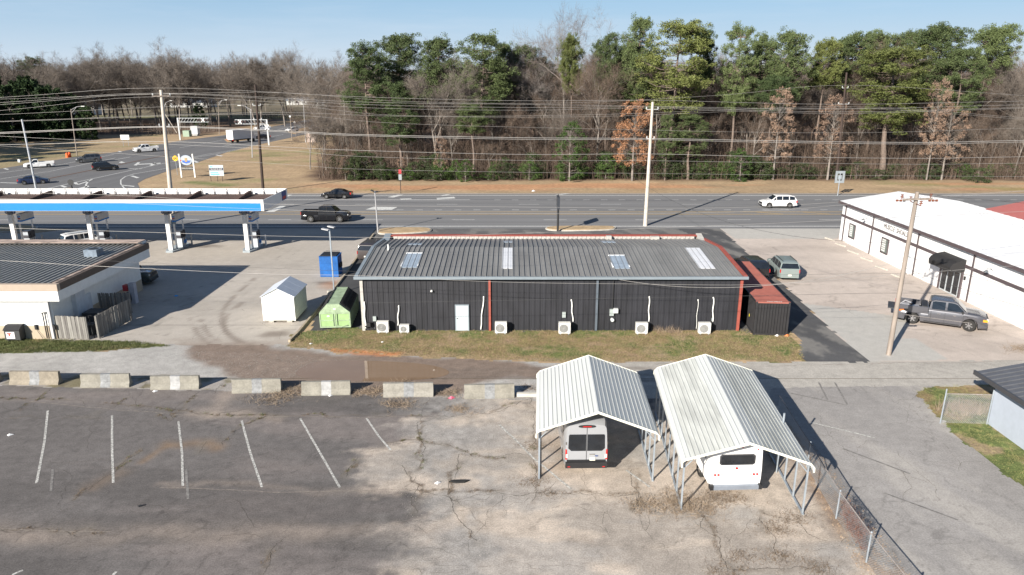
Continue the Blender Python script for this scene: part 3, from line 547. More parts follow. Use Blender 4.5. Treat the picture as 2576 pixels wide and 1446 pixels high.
for px, py, w_, h_, dp in ((941, 801, .24, .36, .12), (1419, 791, .26, .42, .12), (1539, 785, .30, .5, .15), (1795, 803, .14, .22, .08)): MB().bb(wx(px) - w_ / 2, wx(px) + w_ / 2, BY0 - .08 - dp, BY0 - .07, wz(px, py) - h_ / 2, wz(px, py) + h_ / 2).build('electrical_box', bxm, mbld)
mb = MB().bb(wx(1549) - .16, wx(1549) + .16, BY0 - .3, BY0 - .07, wz(1549, 780) - .18, wz(1549, 780) + .16); mb.build('meter_box', mat('pale_meter', (.6, .62, .62), .4), mbld)
MB().tube((wx(1541), BY0 - .3, wz(1541, 803)), (wx(1541), BY0 - .1, wz(1541, 803)), .13, n=14).build('meter', mat('pale_meter', (.6, .62, .62), .4), mbld)
MB().tube((wx(1541), BY0 - .12, wz(1541, 775)), (wx(1541), BY0 - .12, EZ - .25), .035).tube((wx(1541), BY0 - .12, EZ - .3), (wx(1541) + .25, BY0 - .5, EZ - .1), .03).build('service_mast', BLACKP, mbld)
gx = wx(925); mb = MB()
for i in range(7): mb.tube((gx + random.uniform(-.25, .45), BY0 - .25, random.uniform(.15, .8)), (gx + random.uniform(-.2, .6), BY0 - .2, random.uniform(.15, .8)), .035)
mb.box((gx + .05, BY0 - .28, .55), (.25, .2, .3)).build('gas_regulator', BLACKP, mbld)
# mini split outdoor units on the grass along the wall
ACG = mat('ac_white_case', (.66, .65, .62), .45, var=.05); ACF = mat('ac_grille', (.36, .36, .35), .5)
def ac_unit(w_, h_, label, px, py):
    gx, gy = G(px, py); t = thing('ac_unit', label, 'air conditioner', (gx, gy + .16, 0), 0, 'outdoor air conditioning units along the dark wall')
    MB().bb(-w_ / 2, w_ / 2, -.16, .18, .07, .07 + h_).build('case', ACG, t)
    mb = MB(); cx, cz, r_ = -w_ * .08, .07 + h_ * .48, h_ * .38
    for q in range(5):
        r0 = r_ * (1 - q * .19); pts = [(cx + r0 * math.cos(a), -.19, cz + r0 * math.sin(a)) for a in np.linspace(0, 2 * math.pi, 25)]; mb.path(pts, .012, 4)
    for a in np.linspace(0, math.pi, 9)[:-1]: mb.tube((cx - r_ * math.cos(a), -.185, cz - r_ * math.sin(a)), (cx + r_ * math.cos(a), -.185, cz + r_ * math.sin(a)), .006, n=4)
    mb.build('fan_grille', ACF, t); MB().tube((cx, -.165, cz), (cx, -.172, cz), r_, n=28).build('fan_opening', mat('ac_fan_shadow', (.22, .22, .215), .6), t)
    MB().bb(-w_ * .4, -w_ * .3, -.2, .22, 0, .07).bb(w_ * .3, w_ * .4, -.2, .22, 0, .07).build('foot', GALV, t)
    MB().bb(w_ / 2, w_ / 2 + .05, -.08, .12, .25, .45).build('valve_cover', ACG, t)
for a in ((.86, .82, 'white air conditioner unit beside the gas regulator at the left building corner', 963, 838), (.70, .55, 'smallest white air conditioner, low on the grass right of the corner unit', 1017, 838), (.86, .82, 'white air conditioner just right of the left red downpipe', 1260, 840),
          (.86, .82, 'white air conditioner below the grey electrical box, left of the middle downpipe', 1420, 841), (.86, .80, 'white air conditioner right of the electricity meters, dry weeds beside it', 1614, 841), (.86, .80, 'white air conditioner nearest the black container', 1772, 841)): ac_unit(*a)
# ================================================================== BLACK CONTAINER
CBL = mat('black_container_steel', (.028, .027, .029), .5, var=.15); CRD = mat('red_container_roof', (.31, .105, .08), .6, var=.12)
cx0, cy0 = G(1898, 843)[0] - .1, G(1940, 842)[1]; ct = thing('shipping_container', 'black shipping container with rust red roof beside the metal building', 'container', (cx0, cy0, 0), R(-4.5)); CL, CW, CHh = 12.19, 2.44, 2.55
MB().bb(.03, CW - .03, .05, CL, .12, CHh - .03).build('body', CBL, ct)
n = 11; pw2 = (CW - .2) / n; e = MB().prism([(.02, 0), (pw2 - .1, 0), (pw2 - .05, .045), (.07, .045)][::-1], 'z', .15, CHh - .12).build('corrugation', CBL, ct); e.location = (.1, 0, 0); e.data.transform(Matrix.Diagonal((1, 1, 1, 1)))
for k in range(1, n): part_copy(e, ct, (.1 + k * pw2, 0, 0))
for k in range(44): part_copy(e, ct, (0, .15 + (k + 1) * .27, 0), (0, 0, R(-90)))
rr = MB().prism([(0, 0), (.1, .03), (.16, .03), (.26, 0)], 'x', .08, CW - .08).build('roof_rib', CRD, ct); rr.location = (0, .15, CHh - .03)
for k in range(1, 44): part_copy(rr, ct, (0, .15 + k * .27, CHh - .03))
MB().bb(0, CW, -.02, .16, CHh - .1, CHh + .004).build('roof_header', CRD, ct)
textmesh('roof_number', 'TCLU 408613 8', .16, WHITE, ct, Matrix.Translation((CW / 2 + .1, .07, CHh + .006)), .002)
fr = MB()
for x in (0, CW - .14):
    for y in (-.03, CL - .1): fr.bb(x, x + .14, y, y + .14, 0, CHh)
fr.bb(.1, CW - .1, -.04, .05, .02, .16).bb(.1, CW - .1, -.03, .05, CHh - .16, CHh - .1).bb(0, .08, 0, CL, CHh - .1, CHh - .01).bb(CW - .08, CW, 0, CL, CHh - .1, CHh - .01).bb(0, .08, 0, CL, .02, .16).bb(CW - .08, CW, 0, CL, .02, .16).build('frame', CBL, ct)
MB().bb(-.06, -.045, 1.2, 1.32, 1.0, 1.2).build('warning_sticker', mat('yellow_sticker', (.8, .65, .05), .5), ct)
# ================================================================== WHITE BUILDING AT RIGHT
WX, WY1, WY0 = 38.2, 81.2, 47.0; WE = 4.45; WHW = mat('white_stucco_wall', (.80, .80, .80), .6, var=.03, scale=1); WHR = mat('white_roof_sheet', (.74, .74, .745), .5, var=.05, scale=.4, streak=(.1, 3, 1)); BRT = mat('dark_plum_trim', (.085, .065, .07), .55, var=.1)
wb = thing('white_building', 'long white metal building with dark plum trim and black awning beside concrete yard', 'building')
RXp, RZp, EX2 = 44.6, 5.5, 51.2
MB().prism([(WX, 0), (EX2, 0), (EX2, WE - .05), (RXp, RZp - .08), (WX, WE - .05)], 'y', WY0, WY1).build('wall', WHW, wb)
sl1 = (RZp - WE) / (RXp - WX); nrp = 37; rw_ = (WY1 - WY0 + .8) / nrp
def wroof(x0, z0, x1, z1):
    prof = [(0, 0), (0, .05), (.03, .05), (.04, .03), (rw_, .03), (rw_, 0)]; v = [(x0, y, z0 + h) for y, h in prof] + [(x1, y, z1 + h) for y, h in prof]; n = 6
    return MB().add(v, [(i, (i + 1) % n, (i + 1) % n + n, i + n) for i in range(n)] + [tuple(range(n)), tuple(range(2 * n - 1, n - 1, -1))])
wa = wroof(WX - .35, WE - .35 * sl1, RXp, RZp).build('roof_panel', WHR, wb); wa.location = (0, WY0 - .4, 0); wc = wroof(RXp + .003, RZp, EX2 + .4, WE - .05).build('roof_panel', WHR, wb); wc.location = (0, WY0 - .4, 0)
for k in range(1, nrp): part_copy(wa, wb, (0, WY0 - .4 + k * rw_, 0)); part_copy(wc, wb, (0, WY0 - .4 + k * rw_, 0))
mb = MB()
for y in np.arange(WY0, WY1, .62): mb.bb(RXp - .22, RXp - .14, y, y + .2, RZp + .005, RZp + .05)
mb.build('ridge_fastener', mat('grey_ridge', (.5, .5, .52), .6), wb)
ez = WE - .35 * sl1; MB().bb(WX - .42, WX - .353, WY0 - .45, WY1 + .42, ez - .22, ez + .07).build('eave_trim', BRT, wb)
MB().bb(WX - .08, WX - .003, WY0, WY1, 2.72, 2.98).build('band_trim', BRT, wb)
def wy(px, py, z=None):                # y on the west wall plane
    r = ray(px, py); t = WX / r[0]; return r[1] * t, HC + r[2] * t
for px, py in ((2126, 560), (2193, 600), (2303, 660), (2436, 745), (2610, 800)):
    y = wy(px, py)[0] if px < 2600 else 47.2
    MB().bb(WX - .13, WX - .085, y - .09, y + .09, .05, ez - .02).build('downpipe', BRT, wb)
for (px0, py0, px1, py1) in ((2133, 565, 2154, 593), (2214, 605, 2235, 646)):
    ya, yb = wy(px0, (py0 + py1) / 2 - 10)[0], wy(px1 + 4, (py0 + py1) / 2)[0]; wd_ = 1.25; yc = (ya + yb) / 2
    o_ = MB().bb(WX - .1, WX - .003, yc - .72, yc + .72, .75, .85).bb(WX - .1, WX - .003, yc - .72, yc + .72, 2.25, 2.35).bb(WX - .1, WX - .003, yc - .72, yc - .62, .85, 2.25).bb(WX - .1, WX - .003, yc + .62, yc + .72, .85, 2.25).build('window', BRT, wb)
    MB().bb(WX - .04, WX - .005, yc - .62, yc + .62, .85, 2.25).build('pane', mat('reflecting_window', (.12, .14, .13), .12), o_)
    mb = MB()
    for z in np.arange(.95, 2.2, .22): mb.bb(WX - .055, WX - .042, yc - .1, yc + .6, z, z + .17)
    mb.build('blind', mat('pale_blind', (.55, .57, .55), .6), o_)
yT = wy(2255, 570)[0]
textmesh('lettering', 'MUSCLE  SHOALS', .66, mat('dark_letters', (.20, .19, .19), .5), wb, Matrix.Translation((WX - .03, yT, 3.50)) @ Matrix.Rotation(R(-90), 4, 'Z') @ FACE_S, .02, sx=.88)
def barn_light(px, py):
    y, z = wy(px, py); mb = MB().path([(WX - .0, y, z), (WX - .15, y, z + .22), (WX - .4, y, z + .25), (WX - .5, y, z + .1)], .02, 6)
    mb.tube((WX - .5, y, z + .1), (WX - .5, y, z - .05), .05, .2, n=14); return mb.build('barn_light', mat('grey_lamp_shade', (.12, .13, .14), .5), wb)
barn_light(2183, 552); barn_light(2497, 682)
ye = wy(2395, 690)[0]; y0_, y1_ = ye - 1.35, ye + 1.35
aw = MB(); pr = [(WX - .003, 2.35), (WX - 1.25, 2.30), (WX - 1.3, 2.72), (WX - 1.12, 3.0), (WX - .75, 3.2), (WX - .003, 3.35)]
aw.prism(pr, 'y', y0_ - .25, y1_ + .25).build('awning', mat('black_canvas', (.02, .019, .02), .75, var=.1), wb)
dr = MB().bb(WX - .12, WX - .003, y0_, y1_, .02, 2.3).build('entrance', mat('pale_metal_frame', (.45, .48, .5), .4), wb)
for k in range(3):
    a = y0_ + .12 + k * .88; MB().bb(WX - .14, WX - .122, a, a + .68, .15, 2.1).build('door_pane', GLASS, dr)
MB().bb(WX - .13, WX - .003, y0_ - .22, y0_ - .01, .02, 2.3).bb(WX - .13, WX - .003, y1_ + .01, y1_ + .3, .02, 2.3).build('door_surround', BRT, wb)
MB().bb(WX - .1, WX - .003, y0_ - .55, y0_ - .4, 1.7, 2.0).build('wall_lamp', BLACKP, wb)
for i, (px, py) in enumerate(((2138, 627), (2202, 657), (2246, 683), (2278, 709), (2345 - 40, 735), (2101, 600))):
    gx, gy = G((2200 + (0.401 * [720, 800, 893, 995, 1105, 1228][i])) / 1.1925, (540 + .401 * [445, 488, 543, 597, 661, 725][i]) / 1.1925)
    tag(MB().box((gx, gy, .07), (.18, 1.7, .13), rz=R(12), taper=.9).build('wheel_stop', KERB), 'concrete wheel stop by the white wall, number of stops from the road side: ' + ['first', 'second', 'third', 'fourth', 'fifth', 'sixth'][i], 'wheel stop', 'wheel stops along the white wall')
# red roofed building beyond
rb = thing('red_roof_building', 'building with plain red sloping roof behind the white building', 'building'); P0 = G(2500, 532, 5.6); P0 = (P0[0] + 4.2, P0[1])
MB().prism([(P0[0] - .5, 4.6), (P0[0] + 13, 7.4), (P0[0] + 26, 4.6)], 'y', P0[1] - 22, P0[1] + 7).build('roof', mat('red_metal_roof', (.42, .13, .11), .5, var=.06), rb)
MB().bb(P0[0] + .2, P0[0] + 25, P0[1] - 21.5, P0[1] + 6.5, 0, 4.59).build('wall', mat('tan_wall', (.45, .4, .33), .8), rb)
# pale building at the lower right
lb = thing('pale_blue_building', 'pale blue walled building with dark standing seam roof at the lower right corner', 'building'); lx, ly = 25.85, 34.9
MB().bb(lx, lx + 14, 24, ly, 0, 2.75).build('wall', mat('pale_blue_block_wall', (.38, .42, .49), .7, var=.05), lb)
LR = mat('slate_standing_seam', (.12, .125, .14), .45, .2, var=.12)
z0r = 2.8; e0 = (lx - .85, ly + .55)
def lroof(y0, y1, m=0): return MB().add([(lx - .85, y0, z0r), (lx + 7, y0, z0r + 1.5), (lx + 7, y1, z0r + 1.5), (lx - .85, y1, z0r), (lx - .85, y0, z0r + .05), (lx + 7, y0, z0r + 1.55), (lx + 7, y1, z0r + 1.55), (lx - .85, y1, z0r + .05)], [(3, 2, 1, 0), (4, 5, 6, 7), (0, 1, 5, 4), (1, 2, 6, 5), (2, 3, 7, 6), (3, 0, 4, 7)]).add([(lx - .85, y0, z0r + .05), (lx + 7, y0, z0r + 1.55), (lx + 7, y0 + .04, z0r + 1.55), (lx - .85, y0 + .04, z0r + .05), (lx - .85, y0, z0r + .1), (lx + 7, y0, z0r + 1.6), (lx + 7, y0 + .04, z0r + 1.6), (lx - .85, y0 + .04, z0r + .1)], [(4, 5, 6, 7), (0, 1, 5, 4), (1, 2, 6, 5), (2, 3, 7, 6), (3, 0, 4, 7)])
lp_ = lroof(0, .40).build('roof_panel', LR, lb); lp_.location = (0, e0[1] - .4, 0)
for k in range(1, 28): part_copy(lp_, lb, (0, e0[1] - .4 - k * .41, 0))
MB().bb(lx - .95, lx - .855, 23, e0[1] + .02, z0r - .12, z0r + .12).build('gutter', mat('dark_gutter', (.05, .05, .055), .4), lb)
MB().bb(lx - .03, lx - .003, 30.9, 31.9, 1.1, 2.0).build('window', mat('reflecting_window', (.12, .14, .13), .12), lb)
# ================================================================== FILLING STATION
SX, SY0, SY1 = -32.75, 48.04, 60.4; ST = 4.2
WHB = mat('white_block_wall', (.76, .76, .74), .7, var=.05, scale=3); TANB = mat('tan_fascia', (.37, .30, .24), .7, var=.05); BRB = mat('brown_fascia', (.10, .075, .06), .65, var=.08); RUST = mat('rusty_metal', (.22, .075, .035), .85, var=.35, scale=2); STR = mat('station_roof_sheet', (.27, .27, .26), .55, .0, var=.12)
st = thing('store_building', 'white filling station store with brown fascia and grey ribbed roof', 'building')
MB().bb(-75, SX, SY0, SY1, 0, 3.9).build('wall', WHB, st); MB().bb(-75, SX + .02, SY0 - .03, SY1 - .05, 0, 1.0).build('wall_base', mat('tan_block_base', (.42, .35, .26), .85, var=.1), st)
FX = SX + .9
MB().bb(-75, FX, SY0 - .4, SY0 - .03, 2.95, 3.68).bb(FX - .9, FX, SY0 - .03, SY1 + .3, 2.95, 3.68).build('fascia', WHB, st)
MB().bb(-75, FX + .04, SY0 - .44, SY0 - .1, 3.69, ST).build('fascia_band', TANB, st); MB().bb(FX - .22, FX + .04, SY0 - .095, SY1 + .34, 3.69, ST).build('fascia_band', BRB, st)
for k in range(30): MB().bb(-74 + k * 1.4 - .01, -74 + k * 1.4 + .01, SY0 - .447, SY0 - .44, 3.7, ST - .01) if False else None
MB().bb(-75, FX - .25, SY1 - .15, SY1 + .45, 3.7, ST + .20).build('parapet', WHB, st); MB().bb(-75, FX - .3, SY1 - .75, SY1 + .5, ST + .205, ST + .26).build('parapet_cap', mat('rust_stained_cap', (.36, .28, .235), .8, var=.7, scale=.8, streak=(1, 3, 1)), st)
MB().bb(FX - .5, FX - .24, SY0 - .05, SY1 - .2, 3.95, ST + .03).build('roof_edge_flashing', mat('rust_stained_cap', (.36, .28, .235), .8, var=.6, scale=.8), st)
srp = roof_strip(SY0 - .08, 4.05, SY1 - .2, 4.12, .42, rib=.09, rw=.12).build('roof_panel', STR, st); srp.location = (FX - .95, 0, 0)
for k in range(1, 98): part_copy(srp, st, (FX - .95 - k * .425, 0, 0))
gx, gy = G(238, 645, 4.1); u_ = MB().bb(gx - .55, gx + .5, gy - .5, gy + .5, 3.98, 4.75).build('roof_unit', mat('galvanised_unit', (.17, .21, .26), .5, .2, var=.3), st); MB().tube((gx, gy, 4.751), (gx, gy, 4.77), .38, n=18).build('fan_opening', BLACKP, u_)
x = A(128, 800, SY0)[0]; MB().bb(x - .09, x + .09, SY0 - .16, SY0 - .035, .05, 2.94).build('downpipe', mat('pale_grey_pipe', (.45, .45, .46), .6), st)
x = A(118, 830, SY0)[0]; MB().tube((x, SY0 - .12, .1), (x, SY0 - .12, 2.0), .04).tube((x + .15, SY0 - .12, .1), (x + .15, SY0 - .12, 2.0), .03).tube((x - .05, SY0 - .2, 2.0), (x + .5, SY0 - .1, 2.1), .04).bb(x - .75, x - .6, SY0 - .15, SY0 - .035, .75, 1.1).bb(x + .55, x + .7, SY0 - .15, SY0 - .035, .75, 1.1).tube((x - .67, SY0 - .1, .75), (x - .3, SY0 - .15, .1), .015).build('conduit', BLACKP, st)
y_ = G(205, 810)[1]; q = MB().bb(SX, SX + .35, SY0 + 2.3, SY0 + 3.5, .05, 2.9); q.build('wall_duct', mat('pale_insulated_duct', (.55, .58, .62), .6), st)
MB().bb(SX + .003, SX + .05, SY0 + 3.7, SY0 + 4.7, .05, 2.1).build('door', mat('pale_insulated_duct', (.55, .58, .62), .6), st)
# canopy
CNY0, CNY1, CNX = 71.0, 78.9, -25.05; CZ0, CZ1 = 5.12, 6.3; BLUE = mat('canopy_blue', (.004, .19, .60), .45, var=.03); CWH = mat('canopy_white', (.74, .74, .74), .5, var=.03)
cn_ = thing('station_canopy', 'fuel station canopy with blue fascia and white top edge over four dispensers', 'canopy')
MB().bb(-95, CNX, CNY0, CNY0 + .06, CZ0 + .03, CZ1).build('fascia', CWH, cn_); MB().bb(-95, CNX - .28, CNY0 - .012, CNY0 - .002, CZ0 + .05, CZ1 - .3).build('blue_panel', BLUE, cn_)
MB().bb(-95, CNX - .3, CNY0 - .02, CNY0 - .012, CZ1 - .36, CZ1 - .30).build('fascia_line', mat('grey_blue_line', (.30, .38, .5), .5), cn_)  # grey-blue strip along the top of the blue panel
MB().bb(CNX - .06, CNX, CNY0 + .07, CNY1 - .06, CZ0 + .03, CZ1 - .05).build('fascia', CWH, cn_); MB().bb(-95, CNX, CNY1 - .05, CNY1, CZ0 + .03, CZ1 - .05).build('fascia', CWH, cn_)
MB().bb(-95, CNX - .07, CNY0 + .07, CNY1 - .06, CZ0, CZ0 + .52).build('deck', mat('rusty_deck', (.085, .05, .04), .85, var=.4, scale=.8), cn_)
MB().bb(CNX - .002, CNX + .02, CNY1 - 2.0, CNY1 - .5, CZ0 + .1, CZ1 - .15).build('emblem', mat('emblem_dark_blue', (.03, .06, .22), .5), cn_)
MB().bb(CNX + .021, CNX + .03, CNY1 - 1.8, CNY1 - .7, CZ0 + .2, CZ0 + .5).build('emblem_chevron', mat('emblem_red', (.45, .05, .05), .5), cn_)
br = MB().tube((0, CNY1 - .08, CZ1 - .1), (-.35, CNY1 - 1.2, CZ0 + .3), .02, n=4).tube((0, CNY1 - .08, CZ1 - .1), (.35, CNY1 - .9, CZ0 + .3), .02, n=4).bb(-.03, .03, CNY1 - .2, CNY1 - .12, CZ0 + .5, CZ0 + .85).build('fascia_brace', mat('grey_steel', (.12, .11, .11), .6), cn_); br.location = (CNX - 1.2, 0, 0)
for k in range(1, 30): part_copy(br, cn_, (CNX - 1.2 - k * 1.38, 0, 0))
bm_ = MB().prism([(CNY0 + 1.2, CZ0 + .53), (CNY1 - .6, CZ0 + .53), (CNY1 - .6, CZ0 + .98), (CNY1 - .9, CZ0 + .98)], 'x', -.12, .12).build('roof_beam', mat('rusty_deck', (.085, .05, .04), .85), cn_); bm_.location = (CNX - 3.9, 0, 0)
for k in range(1, 7): part_copy(bm_, cn_, (CNX - 3.9 - k * 5.5, 0, 0))
colX = [-28.6, -36.9, -45.3, -53.6]
for x in colX:
    MB().bb(x - .21, x + .21, 74.8, 75.14, .18, 4.05).build('column', CWH, cn_); MB().bb(x - .205, x + .205, 74.81, 75.13, 4.06, CZ0).build('column_top', mat('column_grey', (.17, .18, .20), .5), cn_)
ordn = ['rightmost', 'second from the right', 'third from the right', 'leftmost visible']
for i, x in enumerate(colX):
    p_ = thing('pump_island', ordn[i] + ' fuel pump island under the blue canopy', 'fuel pump', (x, 75.4, 0), 0, 'fuel pump islands under the canopy')
    MB().prism(smooth_poly([(-.75, -1.0), (.75, -1.0), (.75, 3.2), (-.75, 3.2)], 1), 'z', 0, .17).build('plinth', mat('grey_painted_plinth', (.30, .34, .37), .7), p_)
    b_ = MB().bb(.0, .62, .9, 1.9, .17, 1.15).build('lower_cabinet', mat('pump_pale', (.5, .53, .56), .4), p_); MB().bb(.0, .62, .85, 1.95, 1.16, 1.95).build('dispenser_head', mat('pump_dark', (.05, .05, .06), .4), p_)
    MB().bb(.05, .6, .84, .85, 1.5, 1.85).build('display', mat('pump_screen', (.35, .38, .42), .3), p_)
    MB().bb(.05, .5, .4, 2.5, 3.25, 3.95).build('valance', mat('valance_pale', (.55, .57, .60), .5), p_); MB().bb(.04, .51, .39, 2.51, 3.1, 3.24).build('valance_stripe', BLUE, p_)
    MB().prism([(.12, 3.62), (.26, 3.54), (.4, 3.62), (.4, 3.75), (.26, 3.67), (.12, 3.75)], 'y', .385, .398).build('emblem_chevron', BLUE, p_); MB().prism([(.12, 3.44), (.26, 3.36), (.4, 3.44), (.4, 3.56), (.26, 3.48), (.12, 3.56)], 'y', .384, .397).build('emblem_chevron', mat('emblem_red', (.45, .05, .05), .5), p_)
    MB().bb(.22, .36, .2, .34, .17, 2.9).bb(.3, .42, 2.1, 2.22, 1.96, 3.1).build('upright', CWH, p_)
    MB().path([(.62, 1.2, 1.7), (.8, 1.1, 1.2), (.85, 1.2, .6), (.7, 1.5, .5), (.65, 1.7, 1.5)], .025, 5).build('hose', BLACKP, p_)
    MB().bb(.62, .75, 1.4, 1.8, .5, .85).build('trash_bin', BLUE, p_)
    for s_ in (-1, 1): MB().tube((s_ * .38 + .02, -.45, 4.3), (s_ * .38 + .02, -.38, 4.3), .19, n=16).build('pump_number_disc', mat('number_disc', (.10, .14, .25), .4), p_); textmesh('pump_number', str(2 * i + (1 if s_ > 0 else 2)), .26, WHITE, p_, Matrix.Translation((s_ * .38 + .02, -.46, 4.3)) @ FACE_S)
    MB().tube((.95, 2.5, 0), (.95, 2.5, 1.25), .09, n=12).build('bollard', CWH if i == 0 else mat('grey_bollard', (.35, .36, .36), .6), p_)
# wooden enclosure behind the store
PICK = [mat('grey_picket_%s' % s_, c_, .9, var=.25, scale=3, streak=(2, 2, .3)) for s_, c_ in (('light', (.25, .24, .22)), ('mid', (.20, .19, .175)), ('dark', (.15, .14, .13)))]
def picket_run(root, p0, p1, h=1.75):
    p0 = Vector((*p0, 0)); p1 = Vector((*p1, 0)); L = (p1 - p0).length; n = int(L / .155); d = (p1 - p0) / n; a = math.atan2(d.y, d.x); pk = []
    for m_ in PICK:
        o = MB().prism([(-.07, .04), (.07, .04), (.07, h - .05), (.03, h), (-.03, h), (-.07, h - .05)], 'y', -.01, .01).build('picket', m_, root); pk.append(o)
    for k in range(n):
        o = pk[k] if k < 3 else part_copy(random.choice(pk), root); o.location = p0 + d * (k + .5) + Vector((0, 0, random.uniform(-.03, .02))); o.rotation_euler = (0, random.uniform(-.015, .015), a)
    MB().box((p0 + p1) / 2 + Vector((0, 0, .45)) + Vector((-d.y, d.x, 0)).normalized() * .04, (L, .05, .09), rz=a).box((p0 + p1) / 2 + Vector((0, 0, 1.4)) + Vector((-d.y, d.x, 0)).normalized() * .04, (L, .05, .09), rz=a).build('rail', PICK[1], root)
for lbl, a, b in (('weathered grey picket fence panel in front of the store side, sunlit', (148, 851), (222, 855)), ('long grey picket fence side of the waste enclosure, in shade', (248, 852), (330, 806)), ('rear grey picket fence of the waste enclosure', (236, 790), (330, 788))):
    f_ = thing('picket_fence', lbl, 'fence', (0, 0, 0), 0, 'wooden fences round the waste enclosure'); picket_run(f_, G(*a), G(*b))
    for q in (a, b): gx, gy = G(*q); MB().bb(gx - .06, gx + .06, gy + .02, gy + .14, 0, 1.7).build('post', PICK[1], f_)
gx, gy = G(234, 850); tag(MB().bb(gx - .9, gx - .2, gy + .5, gy + 1.2, 0, .8).bb(gx - 1.9, gx - .6, gy + 2.2, gy + 3.4, 0, 1.15).build('waste_bin', mat('dark_bin', (.05, .055, .06), .6)), 'dark waste bins standing inside the picket fence enclosure', 'bin')
gx, gy = G(242, 850); t = thing('gate_post', 'leaning metal gate frame hooked at the enclosure corner', 'gate', (gx, gy, 0)); MB().tube((-.1, 0, 0), (-.3, 0, 1.7), .03).tube((-.3, 0, 1.7), (-.1, .1, 1.65), .03).build('frame', BLACKP, t)
# grease bin by the store wall
gx0, gy0 = G(15, 860); t = thing('grease_bin', 'small dark grease bin with sloped lid and white label by the store wall', 'bin', (gx0, gy0, 0)); gw = G(53, 860)[0] - gx0
DBN = mat('dark_grey_bin', (.045, .048, .05), .55, var=.15)
MB().prism([(0, .15), (1.3, .15), (1.3, 1.1), (.35, 1.1), (0, .85)], 'x', 0, gw).build('body', DBN, t); MB().prism([(-.04, .86), (.35, 1.12), (1.34, 1.12), (1.34, 1.16), (.33, 1.17), (-.05, .9)], 'x', -.04, gw + .04).build('lid', BLACKP, t)
MB().bb(.12, gw - .35, -.015, -.002, .25, .75).build('label', mat('white_label', (.7, .68, .68), .5), t); MB().bb(.2, .5, -.022, -.016, .6, .68).bb(.3, .42, -.022, -.016, .45, .6).build('label_print', mat('label_red', (.5, .08, .06), .5), t); MB().bb(.05, .15, .1, 1.2, 0, .15).bb(gw - .15, gw - .05, .1, 1.2, 0, .15).build('skid', BLACKP, t)
# air and vacuum machine
gx, gy = G(332, 762); t = thing('air_vacuum_machine', 'coin operated air and vacuum machine with red top in building shade', 'vacuum', (gx, gy, 0)); MB().bb(-.45, -.05, -.25, .25, 1.1, 1.6).build('red_dome', mat('machine_red', (.42, .04, .05), .4), t)
MB().bb(0, .45, -.2, .25, 0, 1.75).build('cabinet', mat('machine_pale', (.45, .45, .5), .4), t); mb = MB()
for r_ in (.28, .33, .38): mb.path([(-.05 + r_ * .6 * math.cos(a), -.3, .55 + r_ * 1.3 * math.sin(a)) for a in np.linspace(0, 6.28, 20)], .025, 5)
mb.build('hose_coil', BLACKP, t)
# shed
sx0, sy0 = G(665, 812); sw = G(744, 812)[0] - sx0; sh = thing('storage_shed', 'small white gabled storage shed raised on blocks on the forecourt', 'shed', (sx0, sy0, 0)); SWH = mat('cream_siding', (.72, .72, .66), .55, var=.03); sdp = 3.3
MB().bb(0, sw, 0, sdp, .2, 2.1).prism([(0, 2.1), (sw, 2.1), (sw / 2, 2.72)], 'y', 0, sdp).build('wall', SWH, sh)
for k in range(9):
    z = .22 + k * .205; MB().bb(sw + .001, sw + .018, .06, sdp - .02, z, z + .185).build('siding_board', SWH, sh)
RFW = mat('pale_metal_roofing', (.60, .64, .70), .35, .1, var=.06)
for s_ in (-1, 1):
    for k in range(3):
        y0 = -.1 + k * (sdp + .2) / 3; y1 = y0 + (sdp + .2) / 3 - .02; xe = sw / 2 + s_ * (sw / 2 + .12); ze = 2.06
        MB().add([(sw / 2, y0, 2.76), (xe, y0, ze + .02), (xe, y1, ze + .02), (sw / 2, y1, 2.76), (sw / 2, y0, 2.8), (xe, y0, ze + .06), (xe, y1, ze + .06), (sw / 2, y1, 2.8)], [(3, 2, 1, 0), (4, 5, 6, 7), (0, 1, 5, 4), (1, 2, 6, 5), (2, 3, 7, 6), (3, 0, 4, 7)]).build('roof_sheet', RFW, sh)
mb = MB().bb(-.04, .08, -.03, -.002, .18, 2.1).bb(sw - .08, sw + .02, -.03, -.002, .18, 2.1); mb.build('corner_board', WHITE, sh)
for x in (.5, sw - .5): MB().bb(x - .2, x + .2, .1, .5, 0, .19).build('block', CONC, sh)
MB().bb(.05, sw - .05, .3, sdp - .1, .12, .19).build('floor_frame', mat('dark_timber', (.08, .05, .035), .9), sh)
# green container
p0, p1 = G(806, 829), G(884, 823); ang = R(4.0); gw = math.hypot(p1[0] - p0[0], p1[1] - p0[1])
gd = thing('roll_off_dumpster', 'pale green roll-off dumpster with peaked top and black ribbed lids', 'dumpster', (p0[0], p0[1], 0), ang); PG = mat('pale_green_paint', (.30, .385, .25), .6, var=.28, scale=2.2, grain=.2); GLn = 4.6
MB().bb(0, gw, .04, GLn, .15, 1.3).prism([(0, 1.3), (gw, 1.3), (gw * .66, 1.95), (gw * .26, 1.95)], 'y', .04, GLn).build('body', PG, gd)
fr = MB()
for x in (0, gw * .5 - .05, gw - .08): fr.bb(x, x + .08, -.03, .03, .15, 1.3)
fr.bb(0, gw, -.035, .03, .15, .25).bb(0, gw, -.035, .03, 1.22, 1.31).bb(.1, gw - .1, -.025, .03, .68, .74).build('door_frame', PG, gd)
dm = mat('green_door_paint', (.30, .45, .20), .5)  # door leaves in a stronger green than the body
for x0_, x1_ in ((.09, gw * .5 - .06), (gw * .5 + .04, gw - .09)): MB().bb(x0_, x1_, .0, .035, .26, 1.21).build('door', dm, gd)
